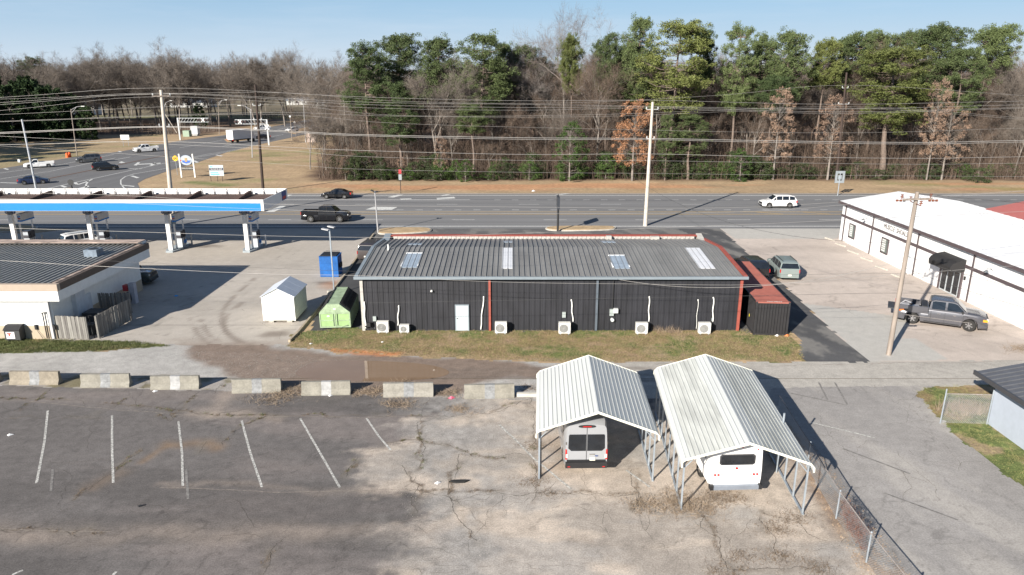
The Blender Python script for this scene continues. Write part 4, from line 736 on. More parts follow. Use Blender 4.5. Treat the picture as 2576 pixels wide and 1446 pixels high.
MB().tube((gw * .5 - .12, -.06, .3), (gw * .5 - .12, -.06, 1.25), .025).tube((gw * .5 + .15, -.06, .3), (gw * .5 + .15, -.06, 1.25), .025).path([(gw * .5, -.07, .4), (gw * .7, -.09, .22), (gw * .9, -.08, .35)], .025, 6).build('latch_bar', PG, gd)
MB().bb(gw * .46, gw * .54, .02, .036, 1.55, 1.62).bb(gw * .25, gw * .33, -.03, -.002, 1.0, 1.1).build('sticker', WHITE, gd)
for s_ in (0, 1):
    for k in range(4):
        y0 = .3 + k * 1.05; y1 = y0 + 1.0; f = (lambda u: (gw * .66 + u * gw * .34 if s_ else gw * .26 - u * gw * .26, 1.95 - u * .65)); mb = MB(); a0 = f(.02); a1 = f(.97)
        mb.add([(a0[0], y0, a0[1] + .02), (a1[0], y0, a1[1] + .02), (a1[0], y1, a1[1] + .02), (a0[0], y1, a0[1] + .02), (a0[0], y0, a0[1] + .07), (a1[0], y0, a1[1] + .07), (a1[0], y1, a1[1] + .07), (a0[0], y1, a0[1] + .07)], [(3, 2, 1, 0), (4, 5, 6, 7), (0, 1, 5, 4), (1, 2, 6, 5), (2, 3, 7, 6), (3, 0, 4, 7)])
        for q in range(4):
            yy = y0 + .1 + q * .22
            for u0, u1 in ((.1, .45), (.55, .9)):
                b0 = f(u0); b1 = f(u1); mb.add([(b0[0], yy, b0[1] + .072), (b1[0], yy, b1[1] + .072), (b1[0], yy + .1, b1[1] + .072), (b0[0], yy + .1, b0[1] + .072), (b0[0], yy, b0[1] + .115), (b1[0], yy, b1[1] + .115), (b1[0], yy + .1, b1[1] + .115), (b0[0], yy + .1, b0[1] + .115)], [(4, 5, 6, 7), (0, 1, 5, 4), (1, 2, 6, 5), (2, 3, 7, 6), (3, 0, 4, 7)])
        mb.build('lid', BLACKP, gd)
for k in range(7): MB().bb(gw, gw + .05, .3 + k * .6, .38 + k * .6, .16, 1.28).build('side_rib', PG, gd)
for x in (.25, gw - .25): MB().tube((x, .2, .1), (x, .45, .1), .1).build('roller', RUBBER, gd)
# blue compactor
bx0, by0 = G(806, 697); bw = G(852, 697)[0] - bx0; bl = thing('blue_dumpster', 'tall bright blue steel dumpster with black ribbed lid behind the lamp post', 'dumpster', (bx0, by0, 0)); BLP = mat('bright_blue_paint', (.008, .10, .34), .5, var=.22, scale=1.6, grain=.15)
MB().bb(.03, bw - .03, .03, 1.75, .02, 1.98).build('body', BLP, bl)
for k in range(3):
    z = .03 + k * .65; MB().bb(0, bw, 0, .029, z, z + .62).build('side_panel', BLP, bl)
MB().bb(-.02, bw + .02, -.02, .08, 1.93, 2.0).bb(-.02, .06, .09, 1.7, 1.93, 2.0).bb(bw - .06, bw + .02, .09, 1.7, 1.93, 2.0).build('rim', BLP, bl)
for k in range(10): MB().bb(.08 + k * (bw - .2) / 10, .08 + k * (bw - .2) / 10 + .13, .1, 1.7, 2.005, 2.07).build('lid_rib', BLACKP, bl)
MB().tube((.3, 1.5, 2.2), (bw - .1, 1.5, 2.2), .02).tube((bw / 2, 1.5, 2.0), (bw / 2, 1.5, 2.2), .02).build('lid_bar', BLACKP, bl); MB().bb(bw, bw + .12, .5, 1.3, .8, 1.2).build('fork_pocket', BLACKP, bl)
# ================================================================== CARPORTS
CPW = mat('carport_white_sheet', (.56, .575, .56), .5, .0, var=.06, scale=1.2, streak=(1, .2, 1)); CPS = mat('stained_carport_sheet', (.50, .51, .48), .55, .0, var=.22, scale=1.6, streak=(1.5, .22, 1)); CPT = mat('carport_cream_trim', (.72, .71, .62), .5, var=.03)
def carport(label, xl, xr, yf, yb, ze, zp, posts, stained=False, rot=.0):
    ox, oy = (xl + xr) / 2, posts[0]; t = thing('carport', label, 'carport', (ox, oy, 0), R(rot)); xl -= ox; xr -= ox; yf -= oy; yb -= oy; posts = [p - oy for p in posts]; xm = (xl + xr) / 2; n = 13; dx = (xm - xl) / n; sl_ = (zp - ze) / (xm - xl)
    for s_ in (-1, 1):
        for k in range(n):
            x0 = xm + s_ * k * dx; x1 = x0 + s_ * (dx - .004); z0 = zp - k * dx * sl_; z1 = z0 - dx * sl_; r = s_ * .03
            prof = [(x0, z0), (x0, z0 + .032), (x0 + r, z0 + .032), (x0 + r * 1.6, z0 + .012), (x1, z1 + .010), (x1, z1 - .005)]
            MB().prism(prof, 'y', yf, yb).build('roof_panel', CPS if stained and 2 < k < 12 else CPW, t)
        xe = xm + s_ * (xm - xl); MB().prism([(xe, ze), (xe, ze + .03), (xe + s_ * .16, ze - .16), (xe + s_ * .17, ze - .36), (xe + s_ * .14, ze - .36), (xe + s_ * .13, ze - .16)], 'y', yf, yb).build('eave_panel', CPW, t)
    for y in (yf - .03, yb + .005):
        mb = MB(); xo = xm - xl
        for s_ in (-1, 1):
            mb.prism([(xm, zp + .06), (xm + s_ * xo, ze + .05), (xm + s_ * (xo + .18), ze - .16), (xm + s_ * (xo + .19), ze - .38), (xm + s_ * (xo + .11), ze - .38), (xm + s_ * (xo + .11), ze - .14), (xm + s_ * xo, ze - .06), (xm, zp - .06)], 'y', y, y + .025)
        mb.build('end_trim', CPT, t)
    for j, y in enumerate(posts):
        for s_, xp in ((-1, xl), (1, xr)):
            MB().bb(xp - .035, xp + .035, y - .035, y + .035, .02, ze - .02).build('post', GALV, t)
        mb = MB()
        for s_, xp in ((-1, xl), (1, xr)):
            mb.tube((xp, y, ze - .06), (xm, y, zp - .09), .035, n=4); mb.tube((xp, y, ze - .55), (xp - s_ * .55, y, ze - .06 + .55 * sl_), .028, n=4)
        mb.build('rafter', GALV, t)
    for xp in (xl, xr): MB().bb(xp - .04, xp + .04, posts[0] - .1, posts[-1] + .1, .0, .07).build('base_rail', GALV, t)
    return t
yf1 = G(1356, 1205)[1]; carport('smaller white metal carport sheltering the silver van', G(1356, 1205)[0], G(1640, 1205)[0], yf1 - .25, 35.9, 2.60, 3.56, list(np.linspace(yf1, 35.6, 6)), rot=-2.2)
yf2 = G(1715, 1286)[1]; carport('longer white metal carport with grey stains sheltering the white bus', G(1715, 1286)[0], G(2018, 1292)[0], yf2 - .25, 36.4, 2.56, 3.42, list(np.linspace(yf2, 36.0, 8)), True, rot=-4.2)
# ================================================================== BARRIERS, CHAIN LINK
CB = [mat('barrier_concrete_%s' % a, c_, .9, var=.22, scale=1.8, grain=.2, bump=.4) for a, c_ in (('tan', (.245, .215, .17)), ('grey', (.235, .222, .19)), ('pale', (.27, .255, .225)))]
BPT = mat('barrier_silver_patch', (.215, .22, .225), .7, var=.3, scale=4, grain=.2); BPW = mat('barrier_white_patch', (.33, .33, .33), .7, var=.25, scale=4)
bd = [(23, 147, 968, 0), (202, 325, 976, 1), (378, 500, 981, 1), (583, 706, 990, 1), (758, 881, 996, 1), (964, 1090, 1000, 2), (1168, 1294, 1004, 1)]; names = ['leftmost whole', 'second from the left', 'third from the left', 'fourth from the left', 'fifth from the left', 'sixth from the left', 'rightmost']
for i, (x0, x1, yb, mi) in enumerate(bd + [(-90, -5, 966, 0)]):
    a = G(x0, yb); b = G(x1, yb - (2 if i else 0)); L = math.hypot(b[0] - a[0], b[1] - a[1]); t = thing('concrete_barrier', (names[i] + ' concrete barrier with painted patch at the lot edge') if i < 7 else 'concrete barrier cut off by the left picture edge', 'barrier', (a[0], a[1], 0), math.atan2(b[1] - a[1], b[0] - a[0]) + random.uniform(-.01, .01), 'concrete barriers between lot and alley')
    pr = [(0, .0), (.0, .08), (.14, .3), (.19, .80), (.37, .80), (.42, .3), (.56, .08), (.56, 0)]; MB().prism(pr, 'x', 0, L).build('body', CB[mi], t); c0 = L * .41
    MB().prism([(y - .004 if y < .28 else y + .004, z + (.004 if z > .7 else 0)) for y, z in pr], 'x', c0, c0 + L * .2).build('painted_patch', BPW if i in (2, 4) else BPT, t)
a = G(1300, 998); tag(MB().bb(a[0], a[0] + 1.2, a[1], a[1] + .25, .0, .2).build('cinder_blocks', mat('pale_block', (.5, .48, .43), .9)), 'row of pale cinder blocks lying beside the rightmost barrier', 'blocks')
def chain(label, pts, h, mh, posts):
    t = thing('chain_link_fence', label, 'fence'); P = [Vector((*p, 0)) for p in pts]; mb = MB(); LM = mat('chain_wire', (.36, .38, .40), .5, .3)
    for a, b in zip(P[:-1], P[1:]):
        L = (b - a).length; d = (b - a) / L; n = int(L / .11)
        for i in range(-int(mh / .11), n):
            for s_ in (1, -1):
                s0, s1 = i * .11, i * .11 + mh; z0, z1 = (0, mh) if s_ > 0 else (mh, 0); c0 = max(0, -s0) / mh; c1 = min(1, (L - s0) / mh)
                if c1 <= c0: continue
                q0 = a + d * (s0 + c0 * mh); q1 = a + d * (s0 + c1 * mh); mb.tube((q0.x, q0.y, z0 + (z1 - z0) * c0 + .03), (q1.x, q1.y, z0 + (z1 - z0) * c1 + .03), .0045, n=3, cap=False)
    mb.build('wire_mesh', LM, t, kind='stuff', fix=False)
    rl = MB()
    for a, b in zip(P[:-1], P[1:]): rl.tube(a + Vector((0, 0, mh)), b + Vector((0, 0, mh)), .022)
    rl.build('top_rail', mat('rusty_rail', (.26, .23, .215), .7, var=.4, scale=6), t)
    for p in posts: MB().tube((p[0], p[1], 0), (p[0] + .02, p[1], h), .035, n=8).tube((p[0] + .02, p[1], h), (p[0] + .02, p[1], h + .04), .045, .01, n=8).build('post', GALV, t)
cl = GP([(1955, 1050), (2030, 1175), (2103, 1304), (2179, 1414), (2290, 1560)]); chain('sagging chain link fence running beside the longer carport to the bottom edge', cl, 1.35, 1.3, [cl[1], cl[2], cl[3], cl[4]])
chain('short rusty chain link fence panel across the lawn by the pale blue building', [(23.3, 34.98), (25.75, 34.85)], 2.0, 1.75, [(23.3, 34.98), (25.75, 34.85)])
gx, gy = G(1953, 1188); tag(MB().tube((gx, gy, 0), (gx + .05, gy, 3.1), .035, n=8).tube((gx + .05, gy, 2.7), (gx + .05, gy, 3.1), .05, n=8).build('metal_post', GALV), 'tall thin grey metal post beside the longer carport', 'post')
# ================================================================== VEHICLES
def paint(name, col, rough=.28, metal=.0): return mat('car_paint_' + name, col, rough, metal, var=.03, coat=.6)
def interp(tab, x):
    if x <= tab[0][0]: return tab[0][1]
    for (a, b), (c, d) in zip(tab[:-1], tab[1:]):
        if x <= c: return b + (d - b) * (x - a) / (c - a)
    return tab[-1][1]
KINDS = {
 'sedan': dict(L=4.75, W=1.82, wf=1.45, wr=-1.35, r=.33, deck=[(-2.38, .72), (-2.34, .95), (-1.7, 1.02), (1.0, .98), (1.9, .84), (2.3, .68), (2.375, .5)], cab=[(-1.75, 1.0), (-1.0, 1.37), (-.3, 1.45), (.3, 1.42), (1.15, .96)], belt=.98, wins=[(-1.35, -.62), (-.55, .28), (.34, 1.0)]),
 'suv': dict(L=4.75, W=1.9, wf=1.42, wr=-1.38, r=.37, deck=[(-2.38, .75), (-2.34, 1.08), (1.1, 1.08), (1.9, 1.0), (2.3, .85), (2.375, .6)], cab=[(-2.32, 1.07), (-2.0, 1.62), (-1.5, 1.72), (.2, 1.72), (.45, 1.68), (1.2, 1.07)], belt=1.08, wins=[(-2.02, -1.3), (-1.2, -.35), (-.28, .48), (.55, 1.0)]),
 'big_suv': dict(L=5.0, W=1.98, wf=1.5, wr=-1.45, r=.4, deck=[(-2.5, .8), (-2.46, 1.16), (1.15, 1.16), (2.1, 1.08), (2.42, .95), (2.5, .6)], cab=[(-2.44, 1.15), (-2.22, 1.72), (-1.7, 1.82), (.2, 1.82), (.5, 1.77), (1.2, 1.15)], belt=1.16, wins=[(-2.2, -1.35), (-1.25, -.38), (-.3, .55), (.6, 1.0)]),
 'pickup': dict(L=5.85, W=2.0, wf=1.85, wr=-1.75, r=.42, deck=[(-2.92, .85), (-2.9, .95), (-.78, .95), (-.77, 1.27), (1.45, 1.27), (2.4, 1.22), (2.8, 1.12), (2.92, .7)], cab=[(-.76, 1.27), (-.68, 1.88), (-.45, 1.97), (.7, 1.97), (.92, 1.92), (1.62, 1.27)], belt=1.27, wins=[(-.6, .22), (.36, 1.36)], bed=(-2.9, -.8, 1.38)),
 'work_pickup': dict(L=5.6, W=1.95, wf=1.75, wr=-1.65, r=.38, deck=[(-2.8, .8), (-2.78, .86), (.0, .86), (.01, 1.1), (1.35, 1.1), (2.3, 1.02), (2.7, .9), (2.8, .55)], cab=[(.02, 1.1), (.12, 1.68), (.3, 1.76), (.9, 1.74), (1.5, 1.1)], belt=1.1, wins=[(.2, 1.3)], bed=(-2.78, -.02, 1.2)),
}
WHEELS = {}
def wheel(r, spokes=True, bright=True):
    key = (r, spokes, bright)
    if key in WHEELS: return WHEELS[key]
    n = 24; v = []; f = []; prof = [(-.12, .62), (-.12, .93), (-.09, 1.), (.09, 1.), (.12, .93), (.12, .62)]
    for i in range(n):
        a = 2 * math.pi * i / n
        for y, q in prof: v.append((q * r * math.cos(a), y, q * r * math.sin(a)))
    k = len(prof)
    for i in range(n):
        for j in range(k - 1): f.append((i * k + j, i * k + j + 1, ((i + 1) % n) * k + j + 1, ((i + 1) % n) * k + j))
    o = MB().add(v, f).build('wheel', RUBBER, None, smooth=True); rm = MB().tube((0, -.09, 0), (0, .09, 0), .62 * r, n=20, m=1)
    for sy in (-.1, .1):
        for i in range(6):
            a = 2 * math.pi * i / 6; rm.add([(.12 * r * math.cos(a - .6), sy, .12 * r * math.sin(a - .6)), (.6 * r * math.cos(a - .16), sy, .6 * r * math.sin(a - .16)), (.6 * r * math.cos(a + .16), sy, .6 * r * math.sin(a + .16)), (.12 * r * math.cos(a + .6), sy, .12 * r * math.sin(a + .6))], [(0, 1, 2, 3)])
        rm.tube((0, sy * 1.0, 0), (0, sy * 1.08, 0), .12 * r, n=10)
    q = rm.build('rim', [RIM if bright else mat('dark_rim', (.04, .04, .045), .4, .5), mat('rim_shadow', (.03, .03, .03), .6)], o, fix=False)
    COL.objects.unlink(o); COL.objects.unlink(q); WHEELS[key] = (o, q); return WHEELS[key]
def put_wheel(parent, x, y, r, turn=0., bright=True):
    o, q = wheel(r, True, bright); c = o.copy(); COL.objects.link(c); c.parent = parent; c.location = (x, y, r); c.rotation_euler = (0, random.uniform(0, 1), turn)
    d = q.copy(); COL.objects.link(d); d.parent = c
def loft(rings, name, m, parent, smooth=True, capm=None):
    n = len(rings[0]); v = [p for r_ in rings for p in r_]; f = []
    for i in range(len(rings) - 1):
        for j in range(n): f.append((i * n + j, i * n + (j + 1) % n, (i + 1) * n + (j + 1) % n, (i + 1) * n + j))
    f += [tuple(range(n)), tuple(range(len(v) - 1, len(v) - n - 1, -1))]
    return MB().add(v, f).build(name, m, parent, smooth=smooth)
def ring(x, w, zb, zt, tall=False):
    if tall: h = [(w * .95, zb), (w, zb + .08), (w, 1.15), (w * .955, zt - .45), (w * .92, zt - .16), (w * .84, zt - .04), (w * .5, zt), (0, zt + .01)]
    else: h = [(w * .93, zb), (w * .99, zb + .05), (w, zb + (zt - zb) * .5), (w * .985, zt - .10), (w * .945, zt - .03), (w * .86, zt), (w * .5, zt + .018), (0, zt + .024)]
    return [(x, y, z) for y, z in h] + [(x, -y, z) for y, z in h[-2::-1]]
def vehicle(name, label, cat, kind, pos, hd, pm, group=None, open_gate=False, bright=True, turn=0., rack=False, scale=1., sill=.26, door_lines=True, lights=True, canopy=None):
    K = KINDS[kind]; L, W, r = K['L'], K['W'], K['r']; t = thing(name, label, cat, (pos[0], pos[1], .02), R(hd), group); t.scale = (scale,) * 3
    xs = sorted(set([round(v, 3) for v in list(np.linspace(-L / 2, L / 2, 25)) + [c + r * 1.22 * math.cos(a) for c in (K['wf'], K['wr']) for a in np.linspace(0, math.pi, 11)] + [d[0] for d in K['deck']]])); rings = []
    for x in xs:
        e = max(0, (abs(x) - L / 2 * .74) / (L / 2 * .26)); w_ = W / 2 * (1 - .15 * e ** 2.2); zb = sill + .06 * e
        for c in (K['wf'], K['wr']):
            q = r * 1.2; dx = abs(x - c)
            if dx < q: zb = max(zb, r * .95 + math.sqrt(q * q - dx * dx) * .97)
        rings.append(ring(x, w_, min(zb, interp(K['deck'], x) - .1), interp(K['deck'], x)))
    loft(rings, 'body', pm, t)
    c0, c1 = K['cab'][0][0], K['cab'][-1][0]; zr_ = max(z for x, z in K['cab']); bl_ = K['belt']; wb_, wt_ = W / 2 * .93, W / 2 * .76
    def yw(z): return wb_ + (wt_ - wb_) * max(0, (z - bl_) / (zr_ - bl_))
    rings = []
    for x in sorted(set([round(v, 3) for v in list(np.linspace(c0, c1, 15)) + [p[0] for p in K['cab']]])):
        z = interp(K['cab'], x); h = [(yw(bl_ - .05), bl_ - .06), (yw(bl_), bl_), (yw(max(bl_, z - .06)), max(bl_, z - .06)), (yw(z) - .05, max(bl_ + .001, z - .008)), (yw(z) * .6, z + .004), (0, z + .008)]
        rings.append([(x, y, zz_) for y, zz_ in h] + [(x, -y, zz_) for y, zz_ in h[-2::-1]])
    cb = loft(rings, 'cabin', canopy or pm, t)
    for s_ in (-1, 1):
        for a, b in K['wins']:
            top = []; bot = []
            for x in np.linspace(a, b, 6):
                zt = interp(K['cab'], x) - .10; zb = bl_ + .04
                if zt > zb + .03: top.append((x, s_ * (yw(zt) + .006), zt)); bot.append((x, s_ * (yw(zb) + .006), zb))
            if len(top) > 1: MB().add(bot + top[::-1], [tuple(range(len(bot) * 2))]).build('side_window', GLASS, t, fix=False)
    def slope_glass(nm, p, q):
        (xa, za), (xb, zb) = p, q; xa_, za_ = xa + (xb - xa) * .1, za + (zb - za) * .1; xb_, zb_ = xa + (xb - xa) * .9, za + (zb - za) * .9; n_ = Vector((-(zb - za), 0, (xb - xa))).normalized(); n_ = n_ if n_.z > 0 else -n_; o = n_ * .018
        MB().add([(xa_ + o.x, -yw(za_) + .06, za_ + o.z), (xa_ + o.x, yw(za_) - .06, za_ + o.z), (xb_ + o.x, yw(zb_) - .1, zb_ + o.z), (xb_ + o.x, -yw(zb_) + .1, zb_ + o.z)], [(0, 1, 2, 3)]).build(nm, GLASS, t, fix=False)
    slope_glass('windshield', K['cab'][-1], K['cab'][-2]); slope_glass('rear_window', K['cab'][0], K['cab'][1])
    for c in (K['wf'], K['wr']):
        for s_ in (-1, 1): put_wheel(t, c, s_ * (W / 2 - .13), r, turn if c > 0 else 0, bright)
    zf = interp(K['deck'], L / 2 * .93); zq = interp(K['deck'], -L / 2)
    MB().bb(L / 2 - .16, L / 2 + .01, -W * .33, W * .33, zf - .38, zf - .12).build('grille', BLACKP, t); MB().bb(L / 2 - .2, L / 2 + .04, -W * .41, W * .41, .30, .46).build('bumper', BLACKP if kind != 'work_pickup' else CHROME, t)
    MB().bb(-L / 2 - .05, -L / 2 + .2, -W * .42, W * .42, .34, .52).build('bumper', CHROME if 'pickup' in kind else pm, t)
    for s_ in (-1, 1):
        MB().box((L / 2 - .14, s_ * W * .36, zf - .2), (.24, .3, .15), rz=-s_ * R(14)).build('headlight', CLEARL, t)
        zt_ = (K['bed'][2] - .25 if 'bed' in K else bl_ - .16); MB().bb(-L / 2 - .012, -L / 2 + .16, s_ * W * .47 - .09 * s_, s_ * W * .455 + .0, zt_ - .18, zt_ + .14).build('taillight', REDL, t)
        xm = K['wins'][-1][1] - .05; MB().box((xm, s_ * (W / 2 + .06), bl_ + .06), (.12, .2, .14)).build('mirror', BLACKP if 'pickup' in kind else pm, t)
    MB().bb(-L / 2 - .035, -L / 2 - .01, -.16, .16, zq - .3 if 'bed' not in K else .62, zq - .14 if 'bed' not in K else .78).build('number_plate', PLATE, t)
    if door_lines:
        mb = MB()
        for s_ in (-1, 1):
            for x in [K['wins'][0][0] - .02] + [w_[1] + .035 for w_ in K['wins']][:3]: mb.bb(x - .009, x + .009, s_ * W / 2 - .012, s_ * W / 2 + .003, sill + .12, bl_ - .12)
        mb.build('door_gap', BLACKP, t)
    if 'bed' in K:
        b0, b1, zt = K['bed']; dk = interp(K['deck'], (b0 + b1) / 2); ww = W / 2
        for s_ in (-1, 1): MB().prism([(s_ * ww * .985, dk - .04), (s_ * ww * .975, zt - .05), (s_ * ww * .94, zt), (s_ * ww * .86, zt), (s_ * ww * .86, dk - .04)], 'x', b0 + .04, b1).build('bed_side', pm, t)
        MB().bb(b1 - .05, b1 - .01, -ww * .86, ww * .86, dk, zt).build('bed_front', pm, t); MB().bb(b0 + .05, b1 - .05, -ww * .855, ww * .855, dk + .02, dk + .04).build('bed_liner', BLACKP, t)
        if open_gate: MB().bb(b0 - .5, b0 + .02, -ww * .84, ww * .84, dk - .02, dk + .05).build('tailgate', mat('tailgate_liner', (.035, .038, .042), .5), t)
        else: MB().bb(b0 - .02, b0 + .05, -ww * .84, ww * .84, dk - .02, zt).build('tailgate', pm, t)
    if rack:
        for s_ in (-1, 1): MB().bb(c0 + .35, c1 - 1.0, s_ * (wt_ - .12) - .02, s_ * (wt_ - .12) + .02, zr_ + .03, zr_ + .07).build('roof_rail', BLACKP, t)
    return t
WHP = paint('white', (.74, .74, .74)); BKP = paint('black', (.012, .012, .014), .2); NAVY = paint('navy', (.012, .02, .055)); SILV = paint('silver', (.42, .43, .45), .3, .4); GRAYP = paint('graphite', (.105, .105, .118), .25, .35); SAGE = paint('sage_grey', (.20, .235, .23), .35); BRN = paint('old_brown', (.035, .026, .025), .5); DKG = paint('dark_grey', (.05, .055, .06))
ROADG = 'vehicles on the highways'
vehicle('sedan_car', 'black sedan driving left on the far highway lane beyond the canopy end', 'car', 'sedan', G(848, 498), 180, BKP, ROADG)
vehicle('pickup_truck', 'black crew cab pickup driving right on the near highway lane', 'pickup', 'pickup', G(822, 556), 0, BKP, ROADG, scale=1.05)
vehicle('suv_car', 'white suv driving left on the highway beyond the white building', 'suv', 'suv', G(1955, 521), 180, WHP, ROADG, scale=1.05)
sd_h = 93
vehicle('pickup_truck', 'white single cab pickup at the far left of the side road', 'pickup', 'work_pickup', G(100, 421), 213, WHP, ROADG)
vehicle('sedan_car', 'dark blue sedan nearest the canopy on the side road', 'car', 'sedan', G(86, 462), 28, NAVY, ROADG)
vehicle('suv_car', 'silver fronted dark suv by the brown lamp pole on the side road', 'suv', 'big_suv', G(224, 408), 213, paint('silver_dark', (.10, .105, .11), .25, .5), ROADG, scale=1.0)
vehicle('suv_car', 'black hatchback suv driving away in the middle of the side road', 'suv', 'suv', G(266, 428), 35, BKP, ROADG)
vehicle('pickup_truck', 'white crew cab pickup coming down the side road behind the tall concrete pole', 'pickup', 'pickup', G(368, 382), 222, WHP, ROADG)
vehicle('pickup_truck', 'white pickup carrying a blue load near the railway crossing', 'pickup', 'pickup', G(660, 328), 225, WHP, ROADG)
vehicle('sedan_car', 'black car at the railway crossing beside the crossbuck', 'car', 'sedan', G(660, 349), 215, BKP, ROADG)
vehicle('suv_car', 'white suv beyond the railway crossing', 'suv', 'suv', G(735, 332), 235, WHP, ROADG)
vehicle('suv_car', 'silver and black hatchback driving away up the far side road', 'suv', 'suv', G(794, 327), 50, SILV, ROADG)
vehicle('suv_car', 'pale suv half hidden by bare trees at the wood edge', 'suv', 'suv', G(874, 306), 240, SILV, ROADG)
for (px, py, l_) in ((2470, 292, 'white car parked far behind the trees at right'), (2530, 290, 'pale car parked far right behind bare trees')): vehicle('parked_car', l_, 'car', 'sedan', G(px, py), 185, WHP)
vehicle('suv_car', 'white suv parked at the pumps behind the store roof', 'suv', 'suv', G(218, 622), 48, WHP, scale=1.05, rack=True)
vehicle('pickup_truck', 'dark pickup nose showing past the store corner in shade', 'pickup', 'pickup', (SX - 2.9, 62.4), 4, paint('dark_green', (.02, .03, .03)))
vehicle('suv_car', 'old brown suv with faded rear parked behind the left end of the metal building', 'suv', 'big_suv', G(939, 645), 83, BRN, scale=.98)
vehicle('suv_car', 'black suv parked between the red roofed container and the sage suv', 'suv', 'big_suv', (22.75, 65.6), 94, BKP, scale=.98)
vehicle('suv_car', 'sage grey suv with dark rear window parked on the concrete yard', 'suv', 'big_suv', (25.8, 65.5), 85, SAGE, scale=.98, bright=False, rack=True)
# silver grey crew cab, tailgate down
fr_, ff_ = G(2728.5 / 1.1925, 970 / 1.1925), G(2904 / 1.1925, 994 / 1.1925); hd = math.degrees(math.atan2(ff_[1] - fr_[1], ff_[0] - fr_[0]))
cxm, cym = (fr_[0] + ff_[0]) / 2, (fr_[1] + ff_[1]) / 2; nx_, ny_ = -math.sin(R(hd)), math.cos(R(hd))
f1 = vehicle('pickup_truck', 'silver grey crew cab pickup with tailgate down parked on the concrete yard', 'pickup', 'pickup', (cxm + nx_ * .95, cym + ny_ * .95), hd, GRAYP, open_gate=True, turn=R(-24), scale=1.04)
MB().bb(-1.25, -.85, -.85, .85, .96, 1.42).build('tool_box', BLACKP, f1); MB().bb(-1.0, 1.2, -1.03, -.95, .34, .40).build('running_board', BLACKP, f1)
MB().bb(2.6, 2.88, -.97, -.93, .82, .98).build('side_marker', AMB, f1)
for x in (-.12, .85): MB().bb(x - .1, x + .1, -1.03, -1.0, 1.0, 1.04).build('handle', CHROME, f1)
MB().bb(-2.2, 2.2, -1.008, -1.0, .62, .66).build('lower_trim', CHROME, f1)
MB().path([(-2.6, .5, 1.0), (-2.3, .5, 1.3), (-1.8, .4, 1.2)], .05, 6).bb(-2.5, -2.0, .1, .6, .96, 1.15).bb(-1.8, -1.4, -.5, .1, .96, 1.2).build('bed_cargo', mat('cargo_grey', (.3, .3, .32), .5), f1)
# silver high roof van, back doors to the camera
def boxy(name, label, cat, pos, hd, pm, L, W, H, wf, wr, r, group=None, nose=True):
    t = thing(name, label, cat, (pos[0], pos[1], .02), R(hd), group); xs = sorted(set(list(np.linspace(-L / 2, L / 2, 23)) + [c + r * 1.18 * math.cos(a) for c in (wf, wr) for a in np.linspace(0, math.pi, 9)])); rings = []
    prof = [(-L / 2, H - .16), (-L / 2 + .12, H - .03), (0, H), (L / 2 - 2.0, H), (L / 2 - 1.75, H - .1), (L / 2 - .95, 1.35), (L / 2 - .15, 1.12), (L / 2, .7)] if nose else [(-L / 2, H), (L / 2, H)]
    for x in xs:
        e = max(0, (abs(x) - L / 2 * .86) / (L / 2 * .14)); w_ = W / 2 * (1 - (.10 if x > 0 else .05) * e ** 2); zb = .36
        for c in (wf, wr):
            q = r * 1.16
            if abs(x - c) < q: zb = max(zb, r * .95 + math.sqrt(q * q - (x - c) ** 2))
        zt = interp(prof, x); rings.append(ring(x, w_, zb, zt, True) if zt > 1.75 else ring(x, w_, zb, zt))
    loft(rings, 'body', pm, t)
    for c in (wf, wr):
        for s_ in (-1, 1): put_wheel(t, c, s_ * (W / 2 - .14), r)
    return t
VL = 5.98; vp = G(1471, 1180); vx, vy = vp; va = 91.0
van = boxy('passenger_van', 'silver high roof van with black rear windows parked under the smaller carport', 'van', (vx - (VL / 2) * math.cos(R(va)) * -1, vy + VL / 2 - .45), va, paint('van_silver', (.37, .38, .40), .32, .2), VL, 2.06, 2.72, 1.9, -1.75, .36); xb = -VL / 2
for s_ in (-1, 1):
    pts = [(s_ * .03, 1.22), (s_ * .72, 1.22), (s_ * .86, 1.36), (s_ * .84, 2.02), (s_ * .80, 2.08), (s_ * .03, 2.08)]
    MB().add([(xb - .014 + (.0 if z < 1.5 else .0), y, z) for y, z in pts], [tuple(range(6))]).build('rear_window', GLASS, van, fix=False)
    MB().prism([(s_ * .90, .78), (s_ * .99, .78), (s_ * .985, 1.30), (s_ * .925, 1.30)], 'x', xb - .02, xb + .2).build('taillight', REDL, van); MB().bb(xb - .026, xb - .021, s_ * .86, s_ * .97, .86, 1.06).build('reversing_lamp', CLEARL, van)
    MB().box((1.75, s_ * 1.16, 1.45), (.14, .22, .34)).build('mirror', BLACKP, van); MB().bb(-2.2, 1.2, s_ * 1.0 - .012, s_ * 1.0 + .012, 1.35, 1.95).build('side_window', GLASS, van)
    MB().bb(xb - .035, xb - .02, s_ * .94, s_ * .99, 1.55, 1.7).build('hinge', CHROME, van)
MB().bb(xb - .10, xb + .15, -.98, .98, .36, .66).build('bumper', BLACKP, van); MB().bb(xb - .018, xb + .02, -.92, .92, .66, .76).build('lower_door_trim', BLACKP, van)
MB().bb(xb - .012, xb + .01, -.011, .011, .66, 2.5).build('door_gap', BLACKP, van); MB().prism(smooth_poly([(-.4, 2.42), (.4, 2.42), (.4, 2.56), (-.4, 2.56)], 2), 'x', xb - .03, xb + .3).build('high_lamp_surround', BLACKP, van); MB().bb(xb - .05, xb - .03, -.20, .20, 2.47, 2.51).build('high_brake_lamp', REDL, van)
